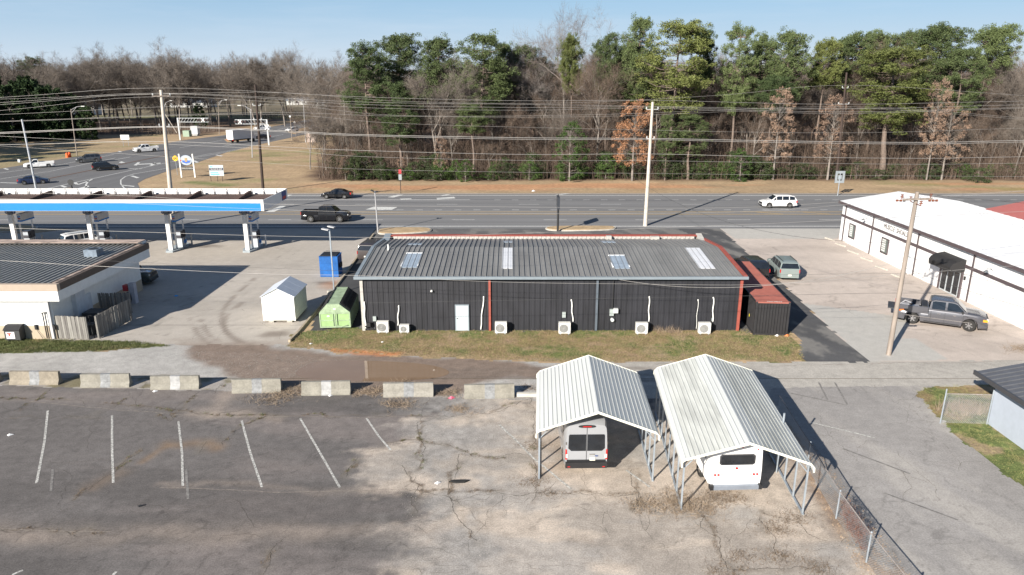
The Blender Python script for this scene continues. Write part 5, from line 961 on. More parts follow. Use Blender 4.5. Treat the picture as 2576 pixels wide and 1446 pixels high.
MB().bb(xb - .03, xb - .015, -.42, -.16, .72, .87).build('number_plate', PLATE, van); MB().bb(xb - .05, xb - .015, -.38, -.14, 1.04, 1.08).build('handle', CHROME, van); MB().prism(smooth_poly([(-.56, .93), (-.4, .93), (-.4, .99), (-.56, .99)], 2), 'x', xb - .03, xb - .01).build('badge', mat('badge_blue', (.05, .08, .2), .3), van)
mb = MB()
for k in range(6): mb.bb(-2.2 + k * .6, -2.0 + k * .6, -.7, .7, 2.725, 2.745)
mb.build('roof_rib', paint('van_silver', (.5, .51, .54)), van)
for x in (xb + .02,): MB().bb(xb - .11, xb - .10, -.88, -.76, .42, .46).bb(xb - .11, xb - .10, .76, .88, .42, .46).build('reflector', REDL, van)
# white shuttle bus
BL_ = 7.2; bp = G(1855, 1236); ba = 92.5; bus = thing('shuttle_bus', 'white shuttle bus with round red rear lamps parked under the longer carport', 'bus', (bp[0], bp[1] + BL_ / 2 - .35, .02), R(ba)); bus.scale = (1., 1., .91); bus.location.x -= .42; BWH = mat('bus_white', (.80, .80, .80), .35, var=.02, coat=.3); xb = -BL_ / 2; BWd = 1.17
def brr(x, w, zb=.55, zt=2.86): h = [(w * .98, zb), (w, 1.0), (w, 1.5), (w * .97, zt - .42), (w * .95, zt - .2), (w * .86, zt - .07), (w * .5, zt - .01), (0, zt)]; return [(x, y, z) for y, z in h] + [(x, -y, z) for y, z in h[-2::-1]]
loft([brr(xb, BWd * .97, .6, 2.80), brr(xb + .06, BWd), brr(-1.0, BWd), brr(1.6, BWd), brr(2.3, BWd * .97, .6, 2.8)], 'body', BWH, bus)
loft([brr(2.301, .95, .45, 2.1), brr(2.5, .95, .45, 1.9), brr(3.1, .95, .45, 1.3), brr(3.6, .85, .5, 1.1)], 'cab', BWH, bus)
RRC = lambda a, z0, z1, q: [(-a + q, z0), (a - q, z0), (a, z0 + q), (a, z1 - q), (a - q, z1), (-a + q, z1), (-a, z1 - q), (-a, z0 + q)]
MB().prism(RRC(.80, 1.70, 2.28, .09), 'x', xb - .03, xb + .01).build('window_frame', mat('window_rubber', (.05, .05, .055), .5), bus); MB().prism(RRC(.74, 1.76, 2.22, .07), 'x', xb - .04, xb - .031).build('rear_window', GLASS, bus)
for y, z, m_, rr_ in ((-.95, 1.17, REDL, .055), (-.80, 1.17, REDL, .055), (-.65, 1.17, mat('dull_lens', (.5, .5, .42), .2), .055), (.95, 1.17, REDL, .055), (.80, 1.17, REDL, .055), (.65, 1.17, mat('dull_lens', (.5, .5, .42), .2), .055), (0, 1.52, REDL, .06), (-.18, 2.66, REDL, .035), (0, 2.68, REDL, .035), (.18, 2.66, REDL, .035), (-.88, 2.52, REDL, .035), (.88, 2.52, REDL, .035)):
    MB().tube((xb - .03, y, z), (xb + .02, y, z), rr_, n=14).build('lamp', m_, bus)
MB().bb(xb - .16, xb + .04, -1.08, 1.08, .42, .62).build('bumper', mat('grey_steel_bumper', (.25, .28, .33), .4, .3), bus)
for s_ in (-1, 1): MB().bb(xb - .17, xb + .1, s_ * 1.02, s_ * 1.17, .42, .66).build('bumper_end', BLACKP, bus)
MB().bb(xb - .012, xb + .0, .62, .9, .92, 1.06).build('plate_holder', mat('pale_plate', (.62, .62, .62), .5), bus)
for s_ in (-1, 1):
    for k in range(4): MB().bb(-2.9 + k * 1.15, -2.0 + k * 1.15, s_ * BWd - .01 if s_ > 0 else -BWd - .012, s_ * BWd + .012 if s_ > 0 else -BWd + .01, 1.65, 2.3).build('side_window', GLASS, bus)
    put_wheel(bus, -1.9, s_ * 1.0, .4); put_wheel(bus, 2.9, s_ * .85, .4)
MB().bb(-2.6, 2.0, -.6, .6, .4, .54).build('chassis', BLACKP, bus)
# box truck on the side road
tp = G(602, 360); bt = thing('box_truck', 'white box truck driving away up the side road', 'truck', (tp[0] - .5, tp[1] + 3.0, 0), R(66), ROADG)
MB().bb(-4.2, 2.9, -1.22, 1.22, 1.1, 3.75).build('cargo_box', mat('truck_white', (.66, .67, .68), .5, var=.04), bt); MB().bb(-4.24, -4.202, -1.22, 1.22, 1.1, 3.75).build('rear_door', WHITE, bt)
MB().prism([(3.0, .8), (5.0, .8), (5.0, 1.6), (4.5, 1.75), (4.1, 2.6), (3.0, 2.7)], 'y', -1.05, 1.05).build('cab', WHP, bt); MB().bb(-4.1, 4.8, -.5, .5, .7, 1.09).build('chassis', BLACKP, bt); MB().bb(-4.26, -4.241, .95, 1.2, .85, 1.2).bb(-4.26, -4.241, -1.2, -.95, .85, 1.2).build('taillight', REDL, bt)
for x in (-2.4, 3.9):
    for s_ in (-1, 1): put_wheel(bt, x, s_ * 1.0, .48, 0, False)
# ================================================================== POLES, LAMPS, WIRES
def pole(label, base, top, r0, r1, m, name='utility_pole', arms=(), group=None):
    """arms: (height, half length, heading) crossarms with insulators"""
    t = thing(name, label, 'pole', (base[0], base[1], 0), 0, group); d = Vector((top[0] - base[0], top[1] - base[1], top[2])); MB().tube((0, 0, -.1), d, r0, r1, n=14).build('shaft', m, t, smooth=True); H_ = top[2]
    for h, hl, im, an in arms:
        c = d * (h / H_); v = Vector((math.cos(an), math.sin(an), 0)) * hl
        if hl > .9: MB().box(c + Vector((0, -r1 - .05, 0)), (hl * 2, .1, .12), rz=an).build('crossarm', POLEW if m is not POLED else POLED, t)
        for s_ in (-1, 1):
            q = c + v * s_; mb = MB()
            if hl <= .9: mb.tube(c, q, .03, n=6)
            mb.tube(q, q + Vector((0, 0, .3)), .03, n=6); mb.tube(q + Vector((0, 0, .12)), q + Vector((0, 0, .18)), .09, n=10); mb.tube(q + Vector((0, 0, .24)), q + Vector((0, 0, .3)), .08, n=10); mb.build('insulator', im, t)
    return t
YP = 88.9
def ap(px, py, Y=YP): return A(px, py, Y)
cb, ctp = G(1623, 568), A(1642, 256, YP); cbase = (A(1623, 568, YP)[0], YP)
pole('tall pale concrete utility pole at the centre island by the highway', cbase, ctp, .26, .15, POLEC, arms=[(ctp[2] - .9, .7, INSW, 0), (ctp[2] - 4.4, .45, INSW, 0)])
lb_, lt_ = (A(437, 566, YP)[0], YP), A(405, 226, YP); pole('tall pale concrete utility pole rising behind the station canopy', lb_, lt_, .30, .18, POLEC, arms=[(lt_[2] - .7, .95, INSW, R(20)), (lt_[2] - 4.3, .6, INSW, 0)])
YD = 113.9 + 3; d1b, d1t = (A(664, 500, YD)[0], YD), A(642, 213, YD); pole('dark creosote pole behind the right part of the canopy', d1b, d1t, .24, .16, POLED, arms=[(d1t[2] - 3.2, .6, INSW, 0), (d1t[2] - 5.4, .6, INSW, 0)])
YE = 128.5; d2b, d2t = (A(2103, 458, YE)[0], YE), A(2130, 182, YE); pole('dark creosote pole at the wood edge behind the road sign', d2b, d2t, .26, .16, POLED, arms=[(d2t[2] - 2.6, .5, INSW, 0), (d2t[2] - 5.3, .9, INSW, 0)])
ub, ut = G(2235, 892), A(2308, 482, G(2235, 892)[1]); ub = (ub[0], ub[1]); up = pole('weathered wooden utility pole in front of the white building with brown insulators', ub, (ut[0] + 0, ub[1], ut[2]), .17, .12, POLEW, arms=[(ut[2] - .45, 1.0, INSUL, R(8)), (ut[2] - .75, .9, INSUL, R(80))])
tx = ut[0] - ub[0]; mb = MB()
for s_ in (-1, 1):
    for q in range(3): mb.tube((tx + s_ * (.75 + .22 * q), -.1, ut[2] - .55), (tx + s_ * (.87 + .22 * q), -.1, ut[2] - .55), .07, n=8)
mb.build('strain_insulator', INSUL, up)
for h in (.72, .6, .52): MB().tube((tx * h + .1, 0, ut[2] * h), (tx * h + .35, 0, ut[2] * h), .025, n=6).tube((tx * h + .33, 0, ut[2] * h - .1), (tx * h + .33, 0, ut[2] * h + .1), .05, n=8).build('bracket', INSW, up)
MB().bb(tx * .58 + .1, tx * .58 + .3, -.15, .1, ut[2] * .56, ut[2] * .62).build('junction_box', INSW, up)
MB().box((tx * .29 + .35, 0, ut[2] * .29), (.9, .12, .12)).build('cable_closure', BLACKP, up); MB().box((tx * .29 + .3, -.07, ut[2] * .29 + .02), (.28, .06, .1)).build('orange_tag', mat('orange_tag', (.8, .2, .05), .5), up)
wbp = (A(870, 345, 160)[0], 160); pole('thin pale pole leaning at the left edge of the wood', wbp, A(865, 250, 160), .16, .1, POLEC)
t_ = pole('thin steel pole with side camera rising behind the left canopy', (A(97, 500, 100)[0], 100), A(55, 300, 100), .17, .11, mat('silver_pole', (.5, .52, .55), .4, .4), name='steel_pole'); MB().box((.2 - 1.8, -.1, 7.0), (.3, .3, .4)).build('camera_box', INSW, t_)
LAMPM = mat('lamp_grey', (.45, .45, .46), .4, .3)
def cobra(label, base_px, Y, top_px, arm_px, m, r=.13):
    b = A(*base_px, Y); tp_ = A(*top_px, Y); a = A(*arm_px, Y); t = thing('street_lamp', label, 'street lamp', (b[0], Y, 0), 0, 'street lamps along the roads'); H_ = tp_[2]; dx = tp_[0] - b[0]
    MB().tube((0, 0, 0), (dx, 0, H_), r, r * .65, n=10).build('pole', m, t, smooth=True); e = (a[0] - b[0], 0, a[2]); mid = (dx + (e[0] - dx) * .55, 0, H_ + (e[2] - H_) * .8)
    MB().path([(dx, 0, H_ - .2), mid, e], .05, 6).path([(dx, 0, H_ - 1.0), mid], .04, 6).build('arm', LAMPM, t); MB().box((e[0] + (.35 if e[0] > dx else -.35), 0, e[2]), (.8, .3, .16)).build('lamp_head', mat('lamp_head_pale', (.6, .6, .58), .4), t)
cobra('brown street lamp beside the orange barrels', (194, 392), G(194, 392)[1], (178, 274), (205, 267), POLEW); cobra('street lamp arm reaching right from behind the left concrete pole', (447, 350), 250, (408, 275), (428, 253), POLEC)
cobra('brown street lamp in front of the bare trees at the crossing', (552, 338), G(552, 338)[1], (549, 257), (566, 251), POLEW); cobra('silver street lamp with arm to the left beside the box truck', (635, 396), G(635, 396)[1], (631, 274), (606, 265), LAMPM)
cobra('silver street lamp by the white cabinet at the wood edge', (769, 358), G(769, 358)[1], (763, 252), (745, 248), LAMPM); cobra('thin street lamp far down the side road', (813, 327), G(813, 327)[1], (812, 252), (817, 251), LAMPM, .1); cobra('thin pale street lamp far away behind trees at right', (2522, 330), 240, (2532, 235), (2541, 228), LAMPM, .12)
gb = G(951, 585); t = thing('flood_light_pole', 'thin grey lot light pole on the grass tip left of the metal building', 'light pole', (gb[0], gb[1], 0)); gt = A(943, 480, gb[1]); dx = gt[0] - gb[0]; MB().tube((0, 0, 0), (dx, 0, gt[2]), .1, .07, n=10).build('pole', LAMPM, t); MB().box((dx - .25, 0, gt[2]), (.5, .35, .12), ry=R(25)).box((dx + .2, .2, gt[2] - .1), (.35, .3, .12)).build('flood_light', BLACKP, t)
gb = G(831, 741); gt = A(829, 578, gb[1]); t = thing('twin_lot_lamp', 'grey twin headed lot lamp on concrete foot between forecourt and metal building', 'light pole', (gb[0], gb[1], 0)); dx = gt[0] - gb[0]; MB().bb(dx - .05, dx + .05, -.05, .05, .35, gt[2]).build('pole', GALV, t); MB().tube((0, 0, 0), (0, 0, .4), .26, n=14).build('foot', CONC, t)
for s_ in ((-.35, 0, .05), (.1, .25, .22)): MB().box((dx + s_[0], s_[1], gt[2] + s_[2]), (.62, .3, .09), rz=R(-15), ry=R(8)).build('lamp_head', LAMPM, t)
gb = G(1403, 583); gt = A(1403, 488, gb[1]); t = thing('shop_sign', 'dark narrow business sign pole seen edge-on behind the metal building', 'sign', (gb[0], gb[1], 0)); MB().tube((0, 0, 0), (0, 0, gt[2] - 1.6), .13, n=10).build('pole', BLACKP, t); MB().bb(-.14, .14, -.9, 1.1, gt[2] - 1.7, gt[2] - .3).build('sign_box', mat('sign_dark', (.04, .045, .055), .4), t); MB().tube((0, 0, gt[2] - .3), (0, 0, gt[2]), .04).build('tip', BLACKP, t)
# wires
def wire(label, pts, Y, rad=.025, m=None, ext=40, name='power_line'):
    P = [Vector(A(x, y, Y)) for x, y in pts]; d0 = (P[0] - P[1]).normalized(); d1 = (P[-1] - P[-2]).normalized(); Q = []
    P = [P[0] + d0 * ext] + P + [P[-1] + d1 * ext] if ext else P
    E_ = [P[0] * 2 - P[1]] + P + [P[-1] * 2 - P[-2]]
    for i in range(1, len(E_) - 2):
        for t in np.linspace(0, 1, 8)[:-1]:
            a, b, c, d = E_[i - 1:i + 3]; Q.append(.5 * ((2 * b) + (c - a) * t + (2 * a - 5 * b + 4 * c - d) * t * t + (3 * b - a - 3 * c + d) * t ** 3))
    Q.append(E_[-2]); return tag(MB().path(Q, rad * .62, 5).build(name, m or WIRE, fix=False), label, 'wire', 'overhead wires')
WL = 'thin wire '
for lbl, pts, rd in (('strung over the tops of the pale concrete poles', [(0, 245), (405, 221), (900, 243), (1300, 253), (1642, 252), (2100, 262), (2576, 254)], .022),
                     ('on the upper brackets of the pale concrete poles', [(0, 258), (398, 234), (900, 256), (1300, 262), (1636, 267), (2100, 274), (2576, 263)], .02), ('second on the upper brackets of the pale concrete poles', [(0, 263), (412, 236), (900, 262), (1300, 270), (1648, 269), (2100, 281), (2576, 270)], .02),
                     ('lowest on the upper brackets, sagging across the wood', [(0, 278), (400, 243), (900, 270), (1300, 277), (1636, 272), (2100, 285), (2576, 272)], .018)): wire(WL + lbl, pts, YP, rd)
for lbl, pts, rd in (('uppermost thick bundled cable on the pale concrete poles', [(0, 333), (400, 318), (700, 328), (900, 338), (1300, 346), (1636, 348), (1900, 353), (2300, 358), (2576, 353)], .05), ('second thick bundled cable on the pale concrete poles', [(0, 336), (400, 320), (700, 331), (900, 341), (1300, 350), (1636, 351), (1900, 357), (2300, 362), (2576, 357)], .04),
                     ('third cable just under the bundled cables', [(0, 364), (408, 356), (700, 369), (900, 378), (1300, 388), (1634, 387), (1900, 393), (2300, 398), (2576, 394)], .035), ('fourth cable below the bundled cables', [(410, 362), (700, 376), (900, 393), (1300, 403), (1632, 404), (1900, 408), (2300, 413), (2576, 410)], .022), ('lowest dark cable crossing in front of the shrubs', [(700, 412), (900, 425), (1300, 433), (1630, 436), (2000, 440), (2576, 444)], .018)): wire(lbl, pts, YP, rd)
for lbl, pts in (('upper far wire on the dark poles', [(0, 249), (645, 232), (1000, 254), (1400, 259), (1800, 240), (2130, 214), (2576, 240)]), ('middle far wire on the dark poles', [(0, 288), (640, 262), (1000, 290), (1500, 288), (2127, 268), (2576, 296)]), ('lower far wire on the dark poles', [(0, 305), (645, 283), (1000, 292), (1500, 293), (2127, 272), (2576, 300)]), ('lowest far wire on the dark poles', [(0, 306), (650, 287), (1000, 310), (1500, 324), (2100, 334), (2576, 322)])): wire(lbl, pts, 116.9 if 'upper' not in lbl else 120, .022, ext=30)
YU = ub[1]
for lbl, pts, rd, m_ in (('top wire from the wooden pole crossing left above the canopy edge', [(0, 482), (340, 493), (680, 513), (1258, 520), (1845, 522), (2290, 496)], .012, WIRE), ('second wire from the wooden pole crossing left over the blue fascia', [(0, 499), (340, 512), (671, 526), (1100, 536), (1845, 533), (2290, 501)], .012, WIRE), ('third wire from the wooden pole crossing above the metal building roof', [(0, 573), (340, 583), (671, 593), (1000, 597), (1216, 590), (1929, 562), (2290, 545)], .014, WIRE),
                         ('twisted low cable crossing the store and the charcoal wall', [(0, 655), (240, 669), (671, 689), (900, 693), (1257, 709), (1600, 714), (1929, 715), (2262, 690)], .016, WIRE), ('dark low cable under the eaves of the metal building', [(0, 634), (257, 655), (671, 674), (880, 682), (1100, 690), (1500, 697), (1875, 692), (2262, 688), (2576, 693)], .011, WIRED), ('lowest dark cable crossing the wooden pole at the orange tag', [(1875, 744), (2250, 737), (2576, 742)], .014, WIRED)): wire(lbl, pts, YU, rd, m_, ext=25)
def wire3(label, p0, p1, sag, rad=.012, m=None): Q = [Vector(p0).lerp(Vector(p1), t) - Vector((0, 0, sag * 4 * t * (1 - t))) for t in np.linspace(0, 1, 16)]; return tag(MB().path(Q, rad, 5).build('service_wire', m or WIRED, fix=False), label, 'wire', 'service wires from the wooden pole')
pt = lambda f: (ub[0] + tx * f, ub[1], ut[2] * f)
wire3('service drop from the wooden pole to the charcoal wall mast', pt(.6), (wx(1545), BY0 - .4, EZ - .15), 1.2, .014, WIRE); wire3('long service wire from the wooden pole down to the sage suv side yard', pt(.7), (14.0, 86.0, 7.0), 2.2)
wire3('wire from the wooden pole to the right past the white roof', pt(.99), (70, 40, 11), 1.0); wire3('wire from the wooden pole toward the lower right corner', pt(.62), (36, 30, 6.5), .5); wire3('second wire from the wooden pole toward the lower right', pt(.55), (33, 30, 6.0), .5)
# ================================================================== ROADSIDE SIGNS AND SIGNALS
gb = G(487, 446); sc_ = 1 / (_F / (gb[1] * 1.03)); t = thing('town_sign', 'oval town sign between two white posts on the verge', 'sign', (G(457, 447)[0], gb[1], 0)); 
def rel(px, py, Y, o): a = A(px, py, Y); return (a[0] - o[0], a[2])
o = (G(457, 447)[0],); pL = rel(452, 405, gb[1], o); pR = rel(486, 404, gb[1], o); cx_ = (pL[0] + pR[0]) / 2; hw = (pR[0] - pL[0]) / 2
for x in (pL[0], pR[0]): MB().bb(x - .11, x + .11, -.11, .11, 0, 4.4).build('post', WHITE, t)
def ell(cx, cz, a, b, n=28): return [(cx + a * math.cos(i / n * 6.2832), cz + b * math.sin(i / n * 6.2832)) for i in range(n)]
MB().prism(ell(cx_, 3.25, hw * .95, 1.02), 'y', -.1, 0).build('oval_rim', mat('sign_navy', (.02, .025, .06), .5), t); MB().prism(ell(cx_, 3.25, hw * .88, .93), 'y', -.13, -.101).build('oval_board', mat('sign_pale', (.33, .38, .44), .5), t); MB().prism(ell(cx_, 3.25, hw * .7, .72), 'y', -.15, -.131).build('oval_centre', mat('sign_sky', (.36, .40, .40), .5), t)
MB().prism([(cx_ - hw * .66, 3.2), (cx_ + hw * .66, 3.2), (cx_ + hw * .5, 2.8), (cx_, 2.62), (cx_ - hw * .5, 2.8)], 'y', -.17, -.151).build('blue_wave', mat('sign_blue', (.04, .12, .45), .5), t); MB().bb(cx_ - .22, cx_ + .22, -.19, -.171, 2.95, 3.65).build('emblem', mat('sign_ochre', (.35, .24, .12), .6), t); MB().prism(ell(cx_ - hw * .83, 3.2, .16, .14, 8), 'y', -.16, -.14).build('red_star', mat('machine_red', (.42, .04, .05), .4), t)
MB().bb(pL[0] + .2, pR[0] - .16, -.1, 0, 1.35, 2.05).build('message_board', mat('sign_dark_plank', (.05, .045, .04), .6), t); textmesh('message', 'MUSCLE SHOALS', .32, WHITE, t, Matrix.Translation((cx_, -.12, 1.72)) @ FACE_S, sx=.9)
gb = G(546, 456); o = (gb[0],); t = thing('for_sale_sign', 'white and blue for sale or lease board on thin posts in dry grass', 'sign', (gb[0], gb[1], 0), R(0)); q0 = rel(529, 450, gb[1], o)[0]; q1 = rel(565, 450, gb[1], o)[0]
MB().bb(q0, q1, -.05, 0, 1.0, 2.95).build('board', mat('sign_white', (.42, .47, .49), .5), t); MB().bb(q0 + .05, q1 - .05, -.062, -.051, 2.0, 2.45).build('dark_band', mat('sign_navy', (.02, .025, .06), .5), t); textmesh('heading', 'FOR SALE OR LEASE', .34, WHITE, t, Matrix.Translation(((q0 + q1) / 2, -.07, 2.22)) @ FACE_S, sx=(q1 - q0) / 3.7)
MB().bb(q0 + .2, q0 + 1.6, -.062, -.051, 1.55, 1.68).bb(q0 + .2, q1 - .8, -.062, -.051, 1.2, 1.38).bb(q0 + .2, q0 + .7, -.062, -.051, 2.6, 2.75).build('teal_lines', mat('sign_teal', (.08, .42, .48), .5), t)
for x in (q0 + .1, (q0 + q1) / 2, q1 - .4): MB().tube((x, .05, 0), (x, .05, 2.8), .04).build('post', BLACKP, t)
gb = G(440, 440); t = thing('railway_warning_sign', 'round yellow railroad crossing warning sign beside the town sign', 'sign', (A(441, 397, gb[1])[0], gb[1], 0)); z = A(441, 398, gb[1])[2]; MB().tube((0, 0, 0), (0, 0, z), .05).build('post', GALV, t); YS = mat('sign_yellow', (.85, .50, .01), .5)
MB().tube((0, -.06, z), (0, -.1, z), .52, n=24).build('disc', YS, t); MB().box((0, -.115, z), (.95, .02, .1), ry=R(45)).box((0, -.116, z), (.95, .02, .1), ry=R(-45)).build('cross', BLACKP, t)
for s_ in (-1, 1): textmesh('letter', 'R', .3, BLACKP, t, Matrix.Translation((s_ * .32, -.12, z)) @ FACE_S)
# railway crossing cantilevers
def gantry(label, base_px, top_px, end_px, group='railway signal cantilevers'):
    Y = G(*base_px)[1]; b = A(*base_px, Y); T_ = A(*top_px, Y); E_ = A(*end_px, Y); t = thing('railway_signal', label, 'railway signal', (b[0], Y, 0), 0, group); H_ = T_[2]; ex = E_[0] - b[0]; s_ = 1 if ex > 0 else -1
    MB().bb(-.2, .2, -.2, .2, 0, H_).build('mast', mat('signal_aluminium', (.5, .52, .53), .4, .4), t); h2 = H_ - 1.25; AL = mat('signal_aluminium', (.5, .52, .53), .4, .4)
    mb = MB()
    for z in (H_ - .1, h2): mb.box((ex / 2, -.2, z), (abs(ex), .12, .12)).box((ex / 2, .2, z), (abs(ex), .12, .12))
    n = int(abs(ex) / .9)
    for k in range(n): x = s_ * k * .9; mb.tube((x, -.2, h2), (x + s_ * .9, -.2, H_ - .1), .035, n=4)
    mb.tube((ex, -.2, h2), (ex, -.2, H_), .05, n=6); mb.build('truss_arm', AL, t)
    for f in (.95, .72):
        mb = MB()
        for q in (-.4, .4): mb.tube((ex * f + q, -.45, (H_ + h2) / 2), (ex * f + q, -.5, (H_ + h2) / 2), .3, n=16)
        mb.build('light_backplate', BLACKP, t)
        for q in (-.4, .4): MB().tube((ex * f + q, -.5, (H_ + h2) / 2), (ex * f + q, -.56, (H_ + h2) / 2), .12, n=12).build('flasher', mat('dark_red_lens', (.12, .01, .01), .3), t)
    z = (H_ + h2) / 2; MB().box((ex * .84, -.5, z), (1.3, .04, .22), ry=R(50)).box((ex * .84, -.51, z), (1.3, .04, .22), ry=R(-50)).build('crossbuck', WHITE, t); return t
gantry('left railway signal cantilever reaching right over the side road', (454, 352), (447, 296), (524, 300)); g2 = gantry('right railway signal cantilever reaching left over the side road beside the crossbuck', (677, 365), (668, 300), (592, 302))
z = 5.0; MB().box((0, -.5, z), (1.7, .05, .26), ry=R(50)).box((0, -.51, z), (1.7, .05, .26), ry=R(-50)).build('crossbuck', WHITE, g2)
CAB = mat('cabinet_silver', (.5, .52, .54), .4, .3)
gx, gy = G(493, 340); tag(MB().bb(gx - 1.1, gx + 1.1, gy - 1, gy + 1, .4, 3.0).bb(gx - .8, gx + .8, gy - .8, gy + .8, 0, .4).build('signal_cabinet', CAB), 'white signal cabinet by the left railway cantilever', 'cabinet'); gx, gy = G(472, 343); tag(MB().bb(gx - 1, gx + 1, gy - 1, gy + 1, 0, 1.9).build('utility_cabinet', mat('cabinet_green', (.25, .33, .25), .5)), 'low pale green utility cabinet left of the white signal cabinet', 'cabinet')
gx, gy = G(786, 358); t = thing('rusty_cabinet', 'white cabinet with rust streaks standing at the left wood edge', 'cabinet', (gx, gy, 0)); MB().bb(-1.3, 1.2, -.8, 1, .1, 3.1).build('body', mat('rust_streaked_white', (.55, .45, .40), .6, var=.4, scale=1.5, streak=(3, 3, .6)), t)
gx, gy = G(314, 353); Yb = G(314, 368)[1]; a = A(303, 345, Yb); b = A(325, 345, Yb); t = thing('blank_sign', 'blank white backed rectangular sign on thin legs across the side road', 'sign', ((a[0] + b[0]) / 2, Yb, 0)); hw = (b[0] - a[0]) / 2; MB().bb(-hw, hw, -.05, 0, a[2] - .65, a[2] + .65).build('board', mat('sign_back', (.6, .62, .62), .5), t); MB().tube((-hw * .6, .05, 0), (-hw * .6, .05, a[2]), .05).tube((hw * .6, .05, 0), (hw * .6, .05, a[2]), .05).build('leg', GALV, t)
for i, px in enumerate((170, 176)):
    gx, gy = G(px, 396 - i); tag(MB().tube((gx, gy, 0), (gx, gy, 1.0), .36, .28, n=14).tube((gx, gy, 1.0), (gx, gy, 1.1), .2, n=10).build('traffic_barrel', mat('barrel_orange', (.85, .13, .02), .5)), ('left' if i == 0 else 'right') + ' orange traffic barrel on the verge by the brown lamp', 'barrel', 'orange traffic barrels')
gb = G(2107, 492); o = (gb[0],); t = thing('road_sign', 'back of a square grey road sign on a thin leaning post near the dark pole', 'sign', (gb[0], gb[1], 0)); a = A(2113, 445, gb[1]); MB().tube((0, 0, 0), (a[0] - gb[0], 0, a[2] + .6), .07, n=8).build('post', GALV, t); c = a[0] - gb[0]
SB = mat('sign_back_grey', (.30, .33, .35), .5, .2)
MB().bb(c - .75, c + .75, -.03, .03, a[2] + .55, a[2] + .95).bb(c - .75, c + .75, -.03, .03, a[2] - .95, a[2] - .55).bb(c - .75, c - .4, -.03, .03, a[2] - .55, a[2] + .55).bb(c + .4, c + .75, -.03, .03, a[2] - .55, a[2] + .55).build('sign_panel', SB, t); MB().bb(c - .3, c + .3, -.03, .03, a[2] - .4, a[2] + .3).build('small_panel', SB, t)
gb = G(1005, 490); t = thing('road_sign', 'small red and white roadside sign at the wood edge beyond the black sedan', 'sign', (gb[0], gb[1] + 1.5, 0)); MB().tube((0, 0, 0), (0, 0, 4.0), .05).build('post', BLACKP, t); MB().bb(-.22, .22, -.06, -.03, 3.2, 3.9).build('red_panel', mat('machine_red', (.42, .04, .05), .4), t); MB().bb(-.25, .25, -.06, -.03, 2.2, 3.1).build('white_panel', mat('sign_grey_face', (.28, .30, .31), .5), t)
for px, py, l_ in ((735, 352, 'brown wooden post with white disc by the crossing'), (745, 348, 'thin post with round white sign beyond the crossing')): gx, gy = G(px, py); t = thing('small_post_sign', l_, 'sign', (gx, gy, 0)); h = 7 if px == 735 else 5; MB().tube((0, 0, 0), (0, 0, h), .13 if px == 735 else .06).build('post', POLEW, t); MB().tube((.0, -.15, h), (.0, -.2, h), .3, n=14).build('disc', INSW, t)
gx, gy = G(182, 478); tag(MB().tube((gx, gy, 0), (gx, gy, 1.5), .12, n=8).tube((gx, gy - .1, 1.3), (gx, gy - .16, 1.3), .5, n=14).build('tyre_post', BLACKP), 'dark round marker post on the hatched traffic island', 'post')
# far houses seen between the trees
def house(label, x, y, w, d, h, rh, wm, rm, ang=0):
    t = thing('house', label, 'house', (x, y, 0), ang); MB().bb(-w / 2, w / 2, 0, d, 0, h).build('wall', wm, t); MB().prism([(-.5, h - .2), (d / 2, h + rh), (d + .5, h - .2)], 'x', -w / 2 - .5, w / 2 + .5).build('roof', rm, t)
    for k in range(max(2, int(w / 5))): MB().bb(-w / 2 + 1.5 + k * 5, -w / 2 + 3.0 + k * 5, -.03, -.003, 1.2, 2.6).build('window', GLASS, t)
    MB().bb(.5, 1.5, -.04, -.003, 0, 2.2).build('door', BRT, t)
BK = mat('brick_far', (.33, .2, .15), .8, var=.2); RFG = mat('far_grey_roof', (.16, .18, .21), .7)
for l_, px, py, w_, h_, wm, rm in (('white porch house far left behind bare trees', 90, 292, 34, 6, WHITE, mat('far_pale_roof', (.6, .6, .6), .6)), ('dark roofed long house right of the porch house', 165, 288, 30, 4, WHITE, RFG), ('pale low house at the far left edge', 15, 300, 22, 5, mat('far_tan', (.5, .42, .34), .8), RFG), ('low white house behind bare trees near the side road', 480, 270, 26, 3.2, WHITE, RFG), ('white building far beyond the railway crossing', 760, 262, 15, 3, mat('far_pale_wall', (.42, .42, .41), .7), RFG), ('second white building far beyond the crossing, right of the first', 805, 268, 10, 3, WHITE, RFG), ('pale house behind the left wood edge', 840, 275, 18, 3.5, WHITE, RFG)):
    gx, gy = G(px, py); house(l_, gx, min(gy, 520), w_, 10, h_, 2.2, wm, rm)
for px, py, sz in ((78, 252, 2.2), (125, 246, 2.0)): a = A(px, py, 345); tag(MB().tube((a[0], 345, a[2]), (a[0], 344.8, a[2]), sz, n=16).tube((a[0], 345.2, 0), (a[0], 345.2, a[2]), .3).build('satellite_dish', INSW), ('larger left' if px == 78 else 'right') + ' pale satellite dish behind the far left house', 'dish')
